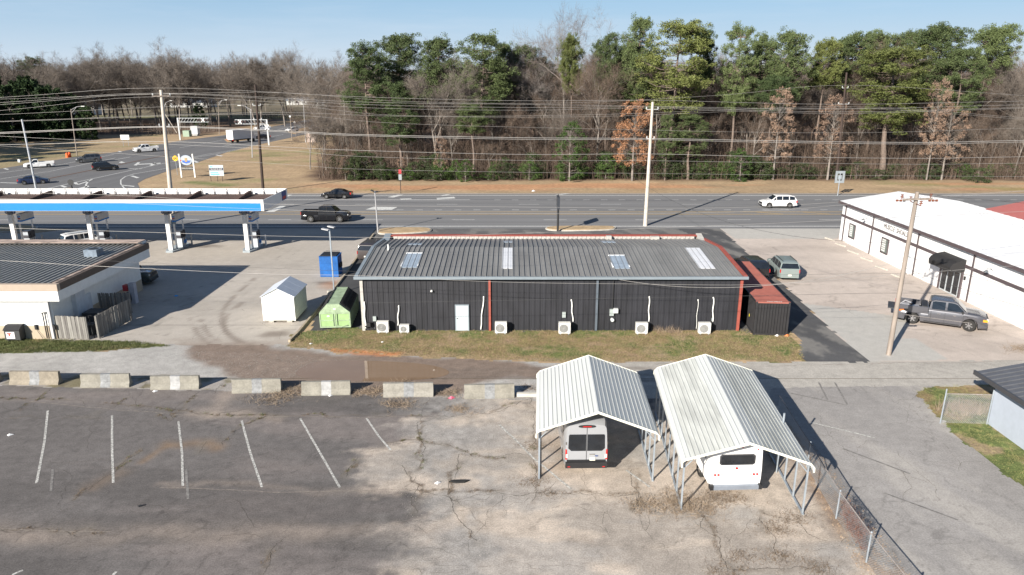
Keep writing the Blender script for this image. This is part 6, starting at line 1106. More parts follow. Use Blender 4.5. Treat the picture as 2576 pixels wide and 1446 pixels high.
# ================================================================== VEGETATION
def leaf_mat(name, dark, light, rough=.7, scale=.9):
    m = bpy.data.materials.new(name); m.use_nodes = True; t = m.node_tree; n = t.nodes; l = t.links; b = n['Principled BSDF']; b.inputs['Roughness'].default_value = rough; b.inputs['Specular IOR Level'].default_value = .25
    geo = n.new('ShaderNodeNewGeometry'); oi = n.new('ShaderNodeObjectInfo'); nz = n.new('ShaderNodeTexNoise'); nz.inputs['Scale'].default_value = scale * 1.5; nz.inputs['Detail'].default_value = 5; l.new(geo.outputs['Position'], nz.inputs['Vector'])
    r = n.new('ShaderNodeMapRange'); r.inputs[1].default_value = .32; r.inputs[2].default_value = .68; l.new(nz.outputs['Fac'], r.inputs[0])
    a = n.new('ShaderNodeMath'); a.operation = 'MULTIPLY_ADD'; a.inputs[1].default_value = .5; l.new(oi.outputs['Random'], a.inputs[0]); s = n.new('ShaderNodeMath'); s.operation = 'MULTIPLY'; s.inputs[1].default_value = .7; l.new(r.outputs[0], s.inputs[0]); l.new(s.outputs[0], a.inputs[2])
    x = n.new('ShaderNodeMixRGB'); x.inputs[1].default_value = (*dark, 1); x.inputs[2].default_value = (*light, 1); l.new(a.outputs[0], x.inputs[0]); l.new(x.outputs[0], b.inputs['Base Color']); MATS[name] = m; return m
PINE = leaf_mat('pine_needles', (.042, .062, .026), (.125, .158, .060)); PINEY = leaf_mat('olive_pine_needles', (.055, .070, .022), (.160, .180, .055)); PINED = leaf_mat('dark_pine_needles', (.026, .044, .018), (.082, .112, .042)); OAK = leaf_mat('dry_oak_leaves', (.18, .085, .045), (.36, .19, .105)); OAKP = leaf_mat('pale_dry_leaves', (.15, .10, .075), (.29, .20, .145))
EVG = leaf_mat('bright_evergreen_leaves', (.028, .055, .014), (.075, .125, .03)); EVD = leaf_mat('dark_evergreen_leaves', (.020, .032, .014), (.058, .078, .030)); CED = leaf_mat('cedar_green', (.012, .026, .010), (.035, .06, .02))
BARK = mat('pine_bark', (.15, .115, .095), .9, var=.3, scale=3); BARKG = mat('grey_bark', (.20, .175, .155), .9, var=.35, scale=1.5); BARKP = mat('pale_bark', (.25, .22, .195), .9, var=.3, scale=2); TWIG = leaf_mat('twig_brown', (.085, .070, .060), (.185, .157, .134), scale=.15); TWIGP = leaf_mat('purple_twigs', (.052, .037, .029), (.160, .117, .090), scale=.22); DRYW = mat('dry_weed', (.28, .215, .155), .9, var=.35, scale=2)
def npmesh(name, V, F, m, parent=None, kind=None):
    me = bpy.data.meshes.new(name); V = np.asarray(V, np.float32); F = np.asarray(F, np.int32); k = F.shape[1]
    me.vertices.add(len(V)); me.vertices.foreach_set('co', V.ravel()); me.loops.add(F.size); me.loops.foreach_set('vertex_index', F.ravel()); me.polygons.add(len(F)); me.polygons.foreach_set('loop_start', np.arange(0, F.size, k)); me.update(calc_edges=True)
    me.materials.append(m); o = bpy.data.objects.new(name, me); COL.objects.link(o); o.parent = parent
    if kind: o['kind'] = kind
    return o
def cloud(C, Rd, n, size, rs, flat=1.):
    """n small random triangles round each centre"""
    C = np.repeat(np.asarray(C, float), n, 0); Rr = np.repeat(np.asarray(Rd, float), n); k = len(C); d = rs.normal(size=(k, 3)); d /= np.linalg.norm(d, axis=1)[:, None]; d *= (rs.rand(k) ** .45)[:, None]; d[:, 2] *= flat
    P = C + d * Rr[:, None]; a = rs.normal(size=(k, 3)); a /= np.linalg.norm(a, axis=1)[:, None]; b = np.cross(a, rs.normal(size=(k, 3))); b /= np.linalg.norm(b, axis=1)[:, None] + 1e-9; s = size * (.6 + .8 * rs.rand(k))[:, None]
    V = np.stack([P - a * s * .36, P + a * s * .36, P + b * s * 1.15], 1).reshape(-1, 3); return V, np.arange(len(V)).reshape(-1, 3)
def tubes_np(segs, n):
    """segs: list (p0,p1,r0,r1) -> open n-sided tubes"""
    S = np.array([(*a, *b, c, d) for a, b, c, d in segs], float); p0 = S[:, :3]; p1 = S[:, 3:6]; r0 = S[:, 6]; r1 = S[:, 7]; d = p1 - p0; d /= np.linalg.norm(d, axis=1)[:, None] + 1e-9
    up = np.where(np.abs(d[:, 2:3]) < .9, np.array([[0, 0, 1.]]), np.array([[1., 0, 0]])); a = np.cross(d, up); a /= np.linalg.norm(a, axis=1)[:, None]; b = np.cross(d, a); V = []
    for k in range(n):
        t = 2 * math.pi * k / n; q = a * math.cos(t) + b * math.sin(t); V += [p0 + q * r0[:, None], p1 + q * r1[:, None]]
    V = np.stack(V, 1); m = len(S); base = (np.arange(m) * 2 * n)[:, None]; F = []
    for k in range(n): F.append(base + np.array([[2 * k, 2 * ((k + 1) % n), 2 * ((k + 1) % n) + 1, 2 * k + 1]]))
    return V.reshape(-1, 3), np.concatenate(F, 0)
def pine(label, seed, H=24, cb=.45, W=4.2, dens=1., mt=PINE, lay=.0, loc=(0, 0, 0)):
    rs = np.random.RandomState(seed); t = thing('pine_tree', label, 'pine tree', loc, 0, 'pines in the roadside wood'); segs = []; bend = rs.uniform(-.6, .6, 2); tp = lambda z: np.array([bend[0] * (z / H) ** 2 + .15 * math.sin(z * .5 + seed), bend[1] * (z / H) ** 2, z])
    zs = np.linspace(0, H * .97, 12)
    for a, b in zip(zs[:-1], zs[1:]): segs.append((tp(a), tp(b), .30 * (1 - a / H) + .05, .30 * (1 - b / H) + .05))
    C = []; Rd = []; nl = int(84 * dens + 10); z0 = H * min(.66, cb + .07)
    for i in range(nl):
        u = rs.rand() ** .9; z = z0 + (H - z0) * u
        if lay and math.sin(z * 2.3 + seed) < -.55: z += .8
        prof = math.sqrt(max(.02, 1 - (max(0, u - .35) / .66) ** 2)) * (.62 + .38 * min(1, u / .3)); prof *= rs.uniform(.6, 1.12); an = rs.rand() * 6.283; L = W * prof; p = tp(min(z - .1 * L, H * .96)); e = p + np.array([math.cos(an) * L, math.sin(an) * L, L * rs.uniform(.05, .4)])
        m = p + (e - p) * .5 + np.array([0, 0, -.12 * L]); segs += [(p, m, .07, .05), (m, e, .05, .02)]
        for f in ((.5, .65, .8, .92, 1.04) if L > 2.2 else (.7, .85, 1.)):
            q = p + (e - p) * f + rs.normal(size=3) * .38; C.append(q); Rd.append(rs.uniform(.38, .82))
    for k in range(7): C.append(tp(H * .96) + rs.normal(size=3) * np.array([.4, .4, .4])); Rd.append(.8)
    V, F = tubes_np(segs, 6); npmesh('trunk', V, F, BARK, t); V, F = cloud(C, Rd, 84, .165, rs, .8); npmesh('crown', V, F, mt, t); return t
def bare(name, label, seed, H=20, W=1., m1=BARKG, m2=TWIG, dens=1., cat='tree', group=None, fork=.25, tw=.012):
    rs = np.random.RandomState(seed); t = thing(name, label, cat, (0, 0, 0), 0, group); thick = []; thin = []; tw_p = []
    def grow(p, d, L, r, lv):
        n = 4 if lv < 2 else 3; q = p
        for k in range(n):
            d = d + rs.normal(size=3) * (.07 + .05 * lv); d[2] += .05; d /= np.linalg.norm(d); e = q + d * L / n; r2 = r * (1 - .5 * (k + 1) / n)
            (thick if lv < 2 else thin).append((q, e, r * (1 - .5 * k / n), r2))
            if lv < 4 and (lv > 0 or k >= 1):
                for _ in range(rs.randint(1, 3 if lv < 3 else 4)):
                    a = rs.normal(size=3); a -= d * a.dot(d); a /= np.linalg.norm(a) + 1e-9; dd = d * rs.uniform(.45, .9) + a * rs.uniform(.5, .9) * W; dd[2] += .15; dd /= np.linalg.norm(dd); grow(e, dd, L * rs.uniform(.42, .66) * (1 if lv else 1.15), r2 * .6, lv + 1)
            if lv >= 3: tw_p.append((e, d))
            q = e
    grow(np.zeros(3), np.array([rs.normal() * .04, rs.normal() * .04, 1.]), H * .56, H * .0125, 0)
    V, F = tubes_np(thick, 6); npmesh('trunk', V, F, m1, t); V, F = tubes_np(thin, 3)
    P = np.array([a for a, _ in tw_p]); D = np.array([b for _, b in tw_p]); k = int(4.6 * dens); P = np.repeat(P, k, 0); D = np.repeat(D, k, 0); P = P + rs.normal(size=P.shape) * .15; D = D + rs.normal(size=D.shape) * .55; D[:, 2] += .2; D /= np.linalg.norm(D, axis=1)[:, None]
    L = (H * .055) * (.5 + rs.rand(len(P)))[:, None]; s = np.cross(D, rs.normal(size=D.shape)); s /= np.linalg.norm(s, axis=1)[:, None] + 1e-9; Vt = np.stack([P - s * tw, P + s * tw, P + D * L], 1).reshape(-1, 3); Ft = np.arange(len(Vt)).reshape(-1, 3)
    c = npmesh('branches', V, F, m1, t); npmesh('twigs', Vt, Ft, m2, t); return t
def bushy(name, label, seed, H, W, mt, cat='shrub', group=None, leaf=.16, trunk=True, n=60, cb=.1, dens=70, bark=BARKG):
    rs = np.random.RandomState(seed); t = thing(name, label, cat, (0, 0, 0), 0, group); segs = []; C = []; Rd = []
    for i in range(n):
        u = rs.rand(); z = H * (cb + (1 - cb) * u); r = W * math.sqrt(max(.03, 1 - (abs(u - .4) / .62) ** 2)) * rs.uniform(.45, 1.); a = rs.rand() * 6.283; e = np.array([r * math.cos(a), r * math.sin(a), z]); C.append(e); Rd.append(rs.uniform(.28, .5) * (W ** .5) * .75); b = np.array([0, 0, z * .82]); segs.append((b, e, .008 * H ** .5, .006))
    segs.append((np.zeros(3), np.array([0, 0, H * .85]), .016 * H + .02, .02)); V, F = tubes_np(segs, 4); npmesh('trunk', V, F, bark, t); V, F = cloud(C, Rd, dens, leaf, rs, .8); npmesh('crown', V, F, mt, t); return t
# ---- pines: photo position of each crown -> place
PROT = {}
def pine_at(label, px, top, Y, wpx, mt=PINE, cb=.5, lay=0, seed=0, dens=1., lean=0):
    x, _, z = A(px, top, Y); H = z; W = wpx / 2 / (_F / (Y * 1.04)); key = (mt.name, seed % 4, lay, round(cb, 1), int(wpx) // 22)
    if key not in PROT:
        PROT[key] = (pine(label, 40 + seed * 7 + len(PROT), 24, cb, 4.2, dens, mt, lay, (x, Y, 0)), 24, 4.2); t = PROT[key][0]
    else: t = inst(PROT[key][0], (x, Y, 0), 0, label)
    t.rotation_euler = (0, R(lean), random.uniform(0, 6)); s = W * 1.08 / 4.2; t.scale = (s, s, H / 24.); return t
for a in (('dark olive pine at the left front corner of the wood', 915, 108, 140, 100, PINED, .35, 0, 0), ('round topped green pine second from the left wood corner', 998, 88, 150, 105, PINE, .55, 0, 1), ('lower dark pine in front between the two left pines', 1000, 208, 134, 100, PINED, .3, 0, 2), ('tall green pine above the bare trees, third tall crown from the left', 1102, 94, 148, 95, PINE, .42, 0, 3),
          ('broad bright pine with twin trunks, fourth tall crown from the left', 1212, 84, 142, 130, PINE, .36, 0, 2), ('narrow dark pine right of the broad bright pine', 1268, 112, 150, 70, PINED, .4, 0, 1), ('blackish pine in shadow left of the big bare tree', 1318, 112, 152, 90, PINED, .4, 0, 3), ('small dark pine under the left edge of the big bare tree', 1372, 150, 156, 70, PINED, .45, 0, 0), ('low small pine beneath the broad bright pine', 1190, 262, 133, 78, PINE, .55, 0, 0),  # the blackish pine takes the dark needle colour
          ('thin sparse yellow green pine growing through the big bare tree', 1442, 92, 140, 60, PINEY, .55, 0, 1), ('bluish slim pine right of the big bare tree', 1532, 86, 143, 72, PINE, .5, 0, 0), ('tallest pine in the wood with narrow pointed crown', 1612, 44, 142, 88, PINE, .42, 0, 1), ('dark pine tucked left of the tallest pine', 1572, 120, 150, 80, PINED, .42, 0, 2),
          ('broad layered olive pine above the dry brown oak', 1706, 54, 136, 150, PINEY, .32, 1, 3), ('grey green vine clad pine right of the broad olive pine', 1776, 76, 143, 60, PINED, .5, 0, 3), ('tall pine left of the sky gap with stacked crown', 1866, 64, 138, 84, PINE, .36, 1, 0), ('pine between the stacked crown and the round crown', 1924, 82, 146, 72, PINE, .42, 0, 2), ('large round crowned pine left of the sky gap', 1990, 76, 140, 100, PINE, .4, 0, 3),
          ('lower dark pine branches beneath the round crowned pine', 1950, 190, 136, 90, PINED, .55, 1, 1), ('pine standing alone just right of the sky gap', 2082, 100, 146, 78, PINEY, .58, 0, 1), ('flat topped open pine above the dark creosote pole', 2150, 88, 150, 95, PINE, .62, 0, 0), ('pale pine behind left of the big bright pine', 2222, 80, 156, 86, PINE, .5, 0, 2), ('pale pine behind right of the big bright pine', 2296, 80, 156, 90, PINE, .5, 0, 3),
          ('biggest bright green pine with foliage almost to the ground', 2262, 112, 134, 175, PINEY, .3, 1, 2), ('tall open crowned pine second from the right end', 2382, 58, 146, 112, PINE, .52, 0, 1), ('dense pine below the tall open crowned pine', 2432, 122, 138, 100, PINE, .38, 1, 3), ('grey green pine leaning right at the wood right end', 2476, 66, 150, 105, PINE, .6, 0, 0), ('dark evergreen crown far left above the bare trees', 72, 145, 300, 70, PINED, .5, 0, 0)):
    o = pine_at(*a)
    if a[0].startswith('grey green pine'): o.rotation_euler[1] = R(5)
# young pines lower down
for lbl, px, top, Y, w_ in (('young pine beside the tall concrete pole', 1682, 290, 131, 46), ('low pine branch mass right of the tall concrete pole', 1740, 290, 132, 90)): pine_at(lbl, px, top, Y, w_, PINE, .3, 1, 1)
# oaks holding brown leaves
oak = bushy('oak_tree', 'conical oak full of rust brown dry leaves beside the tall concrete pole', 5, 14, 3.6, OAK, 'oak tree', 'trees keeping brown leaves', .20, n=110, cb=.22, dens=60)
def put(o, px, top, Y, wpx, W0, H0, label=None, first=False):
    x, _, z = A(px, top, Y); W = wpx / 2 / (_F / (Y * 1.04)); t = o if first else inst(o, (x, Y, 0), random.uniform(0, 6), label); t.location = (x, Y, 0); t.scale = (W / W0, W / W0, max(.3, z / H0)); return t
put(oak, 1600, 250, 130.5, 100, 3.6, 14, first=True); oakp = bushy('oak_tree', 'pale brown leafed tree left of the dark creosote pole', 6, 14, 3.6, OAKP, 'oak tree', 'trees keeping brown leaves', .19, n=90, cb=.25, dens=50, bark=BARKG); put(oakp, 1968, 222, 132, 90, 3.6, 14, first=True)
for lbl, px, top, w_ in (('pale brown leafed tree behind the dark creosote pole', 2108, 240, 96), ('pinkish brown leafed tree right of the biggest pine', 2400, 262, 90), ('thin brown leafed tree low at the left of the wood', 1108, 345, 44), ('small brown leafed sapling by the roadside right of centre', 1862, 390, 34), ('upper pinkish brown foliage left of the leaning pine', 2372, 200, 70), ('brown leafed sapling low by the small road sign', 1010, 430, 30), ('small brown leafed sapling below the left corner pine', 868, 418, 36)): put(oakp, px, top, 131.5, w_, 3.6, 14, lbl)
# evergreen shrubs
evg = bushy('evergreen_tree', 'bright glossy evergreen tree in front of the bare wood at centre', 8, 9, 2.5, EVG, 'evergreen tree', None, .16, n=80, cb=.02, dens=75); put(evg, 1436, 305, 130, 84, 2.5, 9, first=True)
put(evg, 1868, 372, 129.5, 56, 2.5, 9, 'bright evergreen bush beside the small brown sapling'); put(evg, 1170, 400, 129, 46, 2.5, 9, 'yellow green bush low at the wood edge left of centre')
shg = 'evergreen undergrowth shrubs along the wood edge'; sh1 = bushy('shrub', 'green undergrowth shrub at the wood edge', 9, 4, 2.2, EVD, 'shrub', shg, .15, n=46, cb=.02, dens=60); sh1['label'] = 'green undergrowth shrub among many along the wood edge'
sh2 = bushy('shrub', 'green undergrowth shrub among many along the wood edge', 10, 3.4, 2.0, EVG, 'shrub', shg, .14, n=40, cb=.02, dens=50); xs_ = []
rs = np.random.RandomState(5)
for i in range(104):
    px = rs.uniform(852, 2000) if i < 86 else rs.uniform(2000, 2560); base = 448 - (0 if px > 1000 else (1000 - px) * .06) + (8 if 900 < px < 1250 else 0); top = base - rs.uniform(18, 66 if px < 1900 else 40); Y = max(131., G(px, base)[1] - 1.5) + rs.uniform(0, 3); src = sh1 if rs.rand() < .68 else sh2; x, _, z = A(px, top, Y); z = max(1.2, z); W = rs.uniform(30, 80) / 2 / (_F / (Y * 1.04))
    t = inst(src, (x, Y, 0), rs.uniform(0, 6)); t.scale = (W / 2.1, W / 2.1, z / 3.8)
sh1.location = (G(905, 445)[0], 131.5, 0); sh2.location = (G(1330, 446)[0], 131.2, 0); t = inst(sh1, (G(2432, 452)[0], 128.6, 0), 1, 'rounded dark green bush alone at the verge near the right end'); t.scale = (1.1, 1.1, .62); t['group'] = ''
del t['group']
# bare trees
BG1 = 'bare winter trees in the wood'; BG2 = 'bare winter trees left of the wood'
protos = [bare('bare_tree', 'slender bare grey winter tree in the wood', 21 + i, 20, .8, [BARKG, BARKP, BARKG][i], [TWIG, TWIGP, TWIGP][i], 1., group=BG1) for i in range(3)]
wide = [bare('bare_tree', 'spreading bare winter tree left of the wood', 31 + i, 20, 1.15, BARKG, TWIG, 1.1, group=BG2, tw=.016) for i in range(3)]
for i, p in enumerate(protos): p.location = (G(1100 + i * 400, 440)[0], 136 + i * 4, 0)
for i, p in enumerate(wide): p.location = (G(300 + i * 170, 322)[0], 262 + i * 7, 0); p.scale = (1.3,) * 3
big = bare('bare_tree', 'big pale fine twigged bare tree rising above the pines at centre', 78, 24, 1.35, BARKP, mat('pale_mauve_twigs', (.165, .145, .135), .9, var=.25, scale=.4), 1.3, tw=.012); x, _, z = A(1418, 62, 146); big.location = (x, 146, 0); big.scale = (1.05, 1.05, z / 22.)
t = inst(big, (A(1350, 110, 152)[0], 152, 0), 2.2, 'pale bare tree just left of the big pale bare tree'); t.scale = (.75, .75, 1.0)
for i in range(215):
    Yt = 137 + rs.rand() ** 1.4 * 82; xl = G(835, 440)[0] * Yt / 138 * 1.0; x = rs.uniform(-38 - (Yt - 132) * .15, 125 + (Yt - 132) * .6); t = inst(protos[i % 3], (x, Yt, 0), rs.uniform(0, 6)); h = rs.uniform(.4, .7) if Yt < 146 else rs.uniform(.75, 1.1); t.scale = (h * rs.uniform(.8, 1.1), h * rs.uniform(.8, 1.1), h)
for i in range(96):
    px = rs.uniform(-160, 880); pyb = 318 - rs.rand() * 30 + (18 if px < 250 else 0); gx, gy = G(px, pyb); gy = min(gy, 460); gx = (px - _CX) / _F * gy * 1.04
    if -118 < gx < -55 and gy < 350: gx -= 65
    t = inst(wide[i % 3], (gx, gy, 0), rs.uniform(0, 6)); h = rs.uniform(1.02, 1.3) * (1 + (gy - 280) / 1400); t.scale = (h * 1.0, h * 1.0, h)
for px, top, w_ in ((390, 118, 1.5), (700, 122, 1.5), (470, 125, 1.45), (250, 150, 1.4), (560, 133, 1.4), (640, 135, 1.4), (840, 150, 1.35), (330, 142, 1.4)): x, _, z = A(px, top, 285); t = inst(wide[(px // 10) % 3], (x, 285, 0), px); t.scale = (w_, w_, z / 20.5)
for i in range(26):
    Yt = rs.uniform(142, 330); x = -40 - (Yt - 138) * .17 + rs.uniform(-3, 12); t = inst(protos[i % 3], (x, Yt, 0), rs.uniform(0, 6)); t.scale = (rs.uniform(.5, .95),) * 3
# dark cedars at the far left, and the ones standing outside the left edge that throw the long shadows
ced = bushy('cedar_tree', 'dark cedar at the far left behind the side road', 15, 12, 3.6, CED, 'cedar tree', 'dark cedars left of the side road', .5, n=110, cb=.0, dens=80)
ced.location = (*G(150, 352), 0); ced.location.z = 0; cs = [(40, 356, 1.3), (95, 350, 1.5), (190, 345, 1.1), (10, 352, 1.5), (225, 350, .8), (505, 322, .7), (70, 345, 1.4), (130, 352, 1.3), (-20, 355, 1.5), (160, 340, 1.2)]
for px, py, s_ in cs: gx, gy = G(px, py); inst(ced, (gx, gy, 0), px, None, s_)
for gx, gy, s_ in ((-136, 150, 1.5), (-142, 158, 1.6), (-147, 166, 1.7), (-150, 174, 1.6), (-156, 184, 1.7), (-162, 192, 1.7), (-168, 202, 1.7), (-152, 160, 1.7), (-160, 176, 1.7), (-132, 141, 1.3), (-174, 212, 1.7)): inst(ced, (gx, gy, 0), gx, None, s_)
# thicket, far woodland: masses nobody could count
def thicket(name, label, rects, dens, hmin, hmax, m, seed, tw=.022):
    rs = np.random.RandomState(seed); V = []; base = 0
    for fx, y0, y1, n in rects:
        Yv = rs.uniform(y0, y1, n); Xv = fx(Yv, rs.rand(n)); h = rs.uniform(hmin, hmax, n); k = 5; P = np.stack([Xv, Yv, np.zeros(n)], 1); tip = P + np.stack([rs.normal(size=n) * h * .13, rs.normal(size=n) * h * .13, h], 1)
        s = np.stack([np.cos(rs.rand(n) * 6.3), np.sin(rs.rand(n) * 6.3), np.zeros(n)], 1) * (tw * (.7 + 1.2 * rs.rand(n)))[:, None]; V.append(np.stack([P - s, P + s, tip], 1).reshape(-1, 3))
        for q in range(dens):
            f = rs.uniform(.15, .98, n)[:, None]; b = P + (tip - P) * f; d = rs.normal(size=(n, 3)); d[:, 2] = np.abs(d[:, 2]) * .9 + .35; d /= np.linalg.norm(d, axis=1)[:, None]; L = (h[:, None] * rs.uniform(.12, .36, (n, 1))); s2 = np.cross(d, rs.normal(size=(n, 3))); s2 /= np.linalg.norm(s2, axis=1)[:, None]; s2 *= tw * .55; V.append(np.stack([b - s2, b + s2, b + d * L], 1).reshape(-1, 3))
    V = np.concatenate(V); o = npmesh(name, V, np.arange(len(V)).reshape(-1, 3), m, None, 'stuff'); return tag(o, label, 'thicket')
wx0 = lambda Y: -37 - (Y - 138) * .17
thicket('thicket', 'dense purple brown bare undergrowth filling the wood', [(lambda Y, u: wx0(Y) + u * (125 + (Y - 130) * .5 - wx0(Y)), 134.5, 144, 5000), (lambda Y, u: wx0(Y) + u * (125 + (Y - 130) * .5 - wx0(Y)), 140, 190, 6500)], 13, 3.0, 8.0, TWIGP, 3, .026)
thicket('thicket', 'tangled brown brush and briars along the front edge of the wood', [(lambda Y, u: wx0(Y) + u * (110 - wx0(Y)), 131.5, 135.5, 3000)], 10, .7, 3.6, TWIGP, 13, .024)
thicket('thicket', 'low brown brush under the bare trees left of the side road', [(lambda Y, u: -300 + u * 196, 238, 262, 1800), (lambda Y, u: -120 + u * 60, 335, 360, 900)], 9, 1.0, 4.0, TWIG, 4, .05)
def far_wood(label, seed, n, x0, x1, y0, y1, hm, k, m, base=.25, name='far_woodland'):
    rs = np.random.RandomState(seed); C = []; Rd = []; X = rs.uniform(x0, x1, n); Y = rs.uniform(y0, y1, n); V = []
    for x, y in zip(X, Y):
        h = hm * rs.uniform(.78, 1.1); r = h * rs.uniform(.2, .3); kk = k; u = rs.rand(kk); a = rs.rand(kk) * 6.283; rr = r * np.sqrt(np.clip(1 - ((u - .45) / .58) ** 2, .02, 1)) * rs.rand(kk) ** .4; p = np.stack([x + rr * np.cos(a), y + rr * np.sin(a), h * (base + (1 - base) * u)], 1)
        d = np.stack([np.cos(a) * .7, np.sin(a) * .7, .5 + u], 1) + rs.normal(size=(kk, 3)) * .35; d /= np.linalg.norm(d, axis=1)[:, None]; s = np.cross(d, rs.normal(size=(kk, 3))); s /= np.linalg.norm(s, axis=1)[:, None]; V.append(np.stack([p - s * .07, p + s * .07, p + d * h * .17], 1).reshape(-1, 3)); V.append(np.array([[x - .2, y, 0], [x + .2, y, 0], [x, y, h * .8]]))
    V = np.concatenate(V); return tag(npmesh(name, V, np.arange(len(V)).reshape(-1, 3), m, None, 'stuff'), label, 'woodland')
far_wood('far bare grey brown woodland closing the horizon', 61, 330, -560, 620, 400, 640, 25, 520, TWIG); far_wood('bare grey woodland standing behind the pines', 62, 300, -45, 420, 200, 400, 19.5, 560, TWIGP); far_wood('distant blue grey tree line on the horizon', 63, 260, -1100, 1100, 800, 1100, 28, 260, mat('distant_trees', (.15, .14, .14), .9, var=.2, scale=.05), .1)
# weeds and grass
def tuft_cloud(name, label, P, n, h, spread, m, seed, wd=.012, cat='weeds', lie=.5):
    rs = np.random.RandomState(seed); P = np.repeat(np.asarray(P), n, 0); k = len(P); P = P + np.stack([rs.normal(size=k) * spread, rs.normal(size=k) * spread, np.zeros(k)], 1); d = np.stack([rs.normal(size=k) * lie, rs.normal(size=k) * lie, np.abs(rs.normal(size=k)) * .5 + .5], 1); d /= np.linalg.norm(d, axis=1)[:, None]; L = h * (.35 + .9 * rs.rand(k))[:, None]; s = np.cross(d, rs.normal(size=(k, 3))); s /= np.linalg.norm(s, axis=1)[:, None]; s *= wd
    V = np.stack([P - s, P + s, P + d * L], 1).reshape(-1, 3); return tag(npmesh(name, V, np.arange(len(V)).reshape(-1, 3), m, None, 'stuff'), label, cat)
cp = []
for c in CRACKS:
    for (x0, y0), (x1, y1) in zip(c[:-1], c[1:]):
        L = math.hypot(x1 - x0, y1 - y0)
        for k in range(int(L * 5)):
            t_ = rs.rand(); x, y = x0 + (x1 - x0) * t_, y0 + (y1 - y0) * t_; cp.append((x + rs.normal() * .06, y + rs.normal() * .06, 0))
cp = np.array(cp); keep = fbm(cp[:, 0], cp[:, 1], 1.8, 81) > .5; cp = cp[keep]
wv = np.stack([cp[:, 0] - (fbm(cp[:, 0], cp[:, 1], 1.1, 51) - .5), cp[:, 1] - (fbm(cp[:, 0], cp[:, 1], 1.1, 77) - .5), cp[:, 2]], 1)
BRW = mat('brown_weed', (.17, .125, .085), .9, var=.4, scale=3); GRW = mat('green_weed', (.10, .14, .04), .9, var=.35, scale=3)
tuft_cloud('crack_weeds', 'short dry weeds growing in the pavement cracks', wv, 16, .10, .06, BRW, 7, .006, lie=.9); hb = wv[wv[:, 1] > 30]; tuft_cloud('crack_weeds', 'green weeds in the cracks near the barriers', hb[::2], 10, .09, .06, GRW, 8, .007)
big_ = [(1000, 1018, 1.0, 0), (940, 985, 1.1, 0), (1130, 990, .9, 0), (700, 1000, 1.5, 0), (730, 985, 1.0, 0), (1150, 1030, .8, 0), (1330, 975, .8, 1), (1700, 1262, 1.7, 0), (1735, 1275, 1.4, 0), (1790, 1262, 1.0, 1), (1820, 1240, .8, 1), (1625, 1275, .9, 0), (905, 990, .5, 0), (1010, 965, .6, 0), (2580, 880, 1.3, 0), (2400, 1030, 1.0, 2), (2440, 1035, 1.0, 2), (1650, 830, .6, 2), (1685, 834, .6, 2), (1345, 1120, .7, 1), (1340, 1210, .8, 1), (1385, 1240, .5, 1), (1950, 1330, .9, 1), (1960, 1400, .9, 1), (1830, 1440, .9, 1), (2060, 1430, .8, 1), (1860, 1400, .7, 1), (2000, 1300, .9, 1), (1850, 1255, .7, 1)]
for i, (px, py, s_, k) in enumerate(big_):
    gx, gy = G(px, py); n = int(150 * s_); P = np.stack([gx + rs.normal(size=n) * .50 * s_ ** .8, gy + rs.normal(size=n) * .36 * s_ ** .8, np.zeros(n)], 1); o = tuft_cloud('dry_weeds', 'clump of dry straw coloured weeds', P, 3, [.42, .22, .7][k] * (s_ ** .4), .08, [DRYW, BRW, DRYW][k], 100 + i, [.007, .006, .008][k], lie=[1.6, 1.3, .35][k]); del o['kind']
    wh = {0: 'sprawling straw coloured dead weeds ', 1: 'low brown dead weeds ', 2: 'upright straw coloured dead grass '}[k]
    ref = ['in the gap right of the fifth barrier', 'behind the fifth barrier at the puddle edge', 'in the gap right of the sixth barrier', 'in the gap right of the fourth barrier', 'behind the fourth barrier right end', 'spilling onto the lot below the sixth barrier', 'behind the cinder blocks', 'at the front left post of the longer carport', 'just right of the front left post of the longer carport', 'between the bus and the front left post', 'under the left rear corner of the bus', 'left of the longer carport front post in the pavement', 'in front of the fifth barrier', 'at the right tip of the puddle', 'at the right picture edge by the white building', 'behind the short rusty fence, left half', 'behind the short rusty fence, right half', 'right of the air conditioner with the dry weeds', 'against the charcoal wall, right of the other wall weeds', 'on the crack left of the smaller carport', 'at the foot of the smaller carport front post', 'on the crack in front of the van, left', 'in the crack fork right of the longer carport', 'below the crack fork right of the longer carport', 'at the bottom crack below the bus', 'at the bottom crack near the chain link fence', 'on the diagonal crack below the bus', 'by the front right posts of the longer carport', 'just below the bus bumper'][i]
    o['label'] = wh + ref; o['group'] = 'clumps of dead weeds'
# blades of grass on the strip, lawn and left green
def scatter(poly, n, seed, z=0.): r_ = np.random.RandomState(seed); xs = [p[0] for p in poly]; ys = [p[1] for p in poly]; X = r_.uniform(max(-42, min(xs)), min(42, max(xs)), n); Y = r_.uniform(min(ys), max(ys), n); k = pip(poly, X, Y); return np.stack([X[k], Y[k], np.full(k.sum(), z)], 1)
gsm = leaf_mat('grass_blades', (.10, .13, .035), (.28, .25, .11), scale=1.6); gtn = leaf_mat('straw_blades', (.20, .15, .09), (.40, .30, .19), scale=1.4)
P = scatter(Zp['strip'], 9000, 1); tuft_cloud('grass', 'short mixed green grass along the charcoal wall', P[::2], 9, .10, .08, gsm, 21, .008, 'grass'); tuft_cloud('grass', 'straw coloured dry grass along the charcoal wall', P[1::2], 8, .12, .09, gtn, 22, .008, 'grass')
P = scatter(Zp['lawn'], 9000, 2); P = P[P[:, 0] < 30]; tuft_cloud('grass', 'green lawn grass by the pale blue building', P, 8, .07, .08, gsm, 23, .008, 'grass'); P = scatter(Zp['green'], 3800, 3); tuft_cloud('grass', 'green weedy grass in front of the store', P, 9, .16, .09, leaf_mat('green_weedy_grass', (.05, .07, .02), (.20, .20, .09), scale=2.2), 24, .011, 'grass')
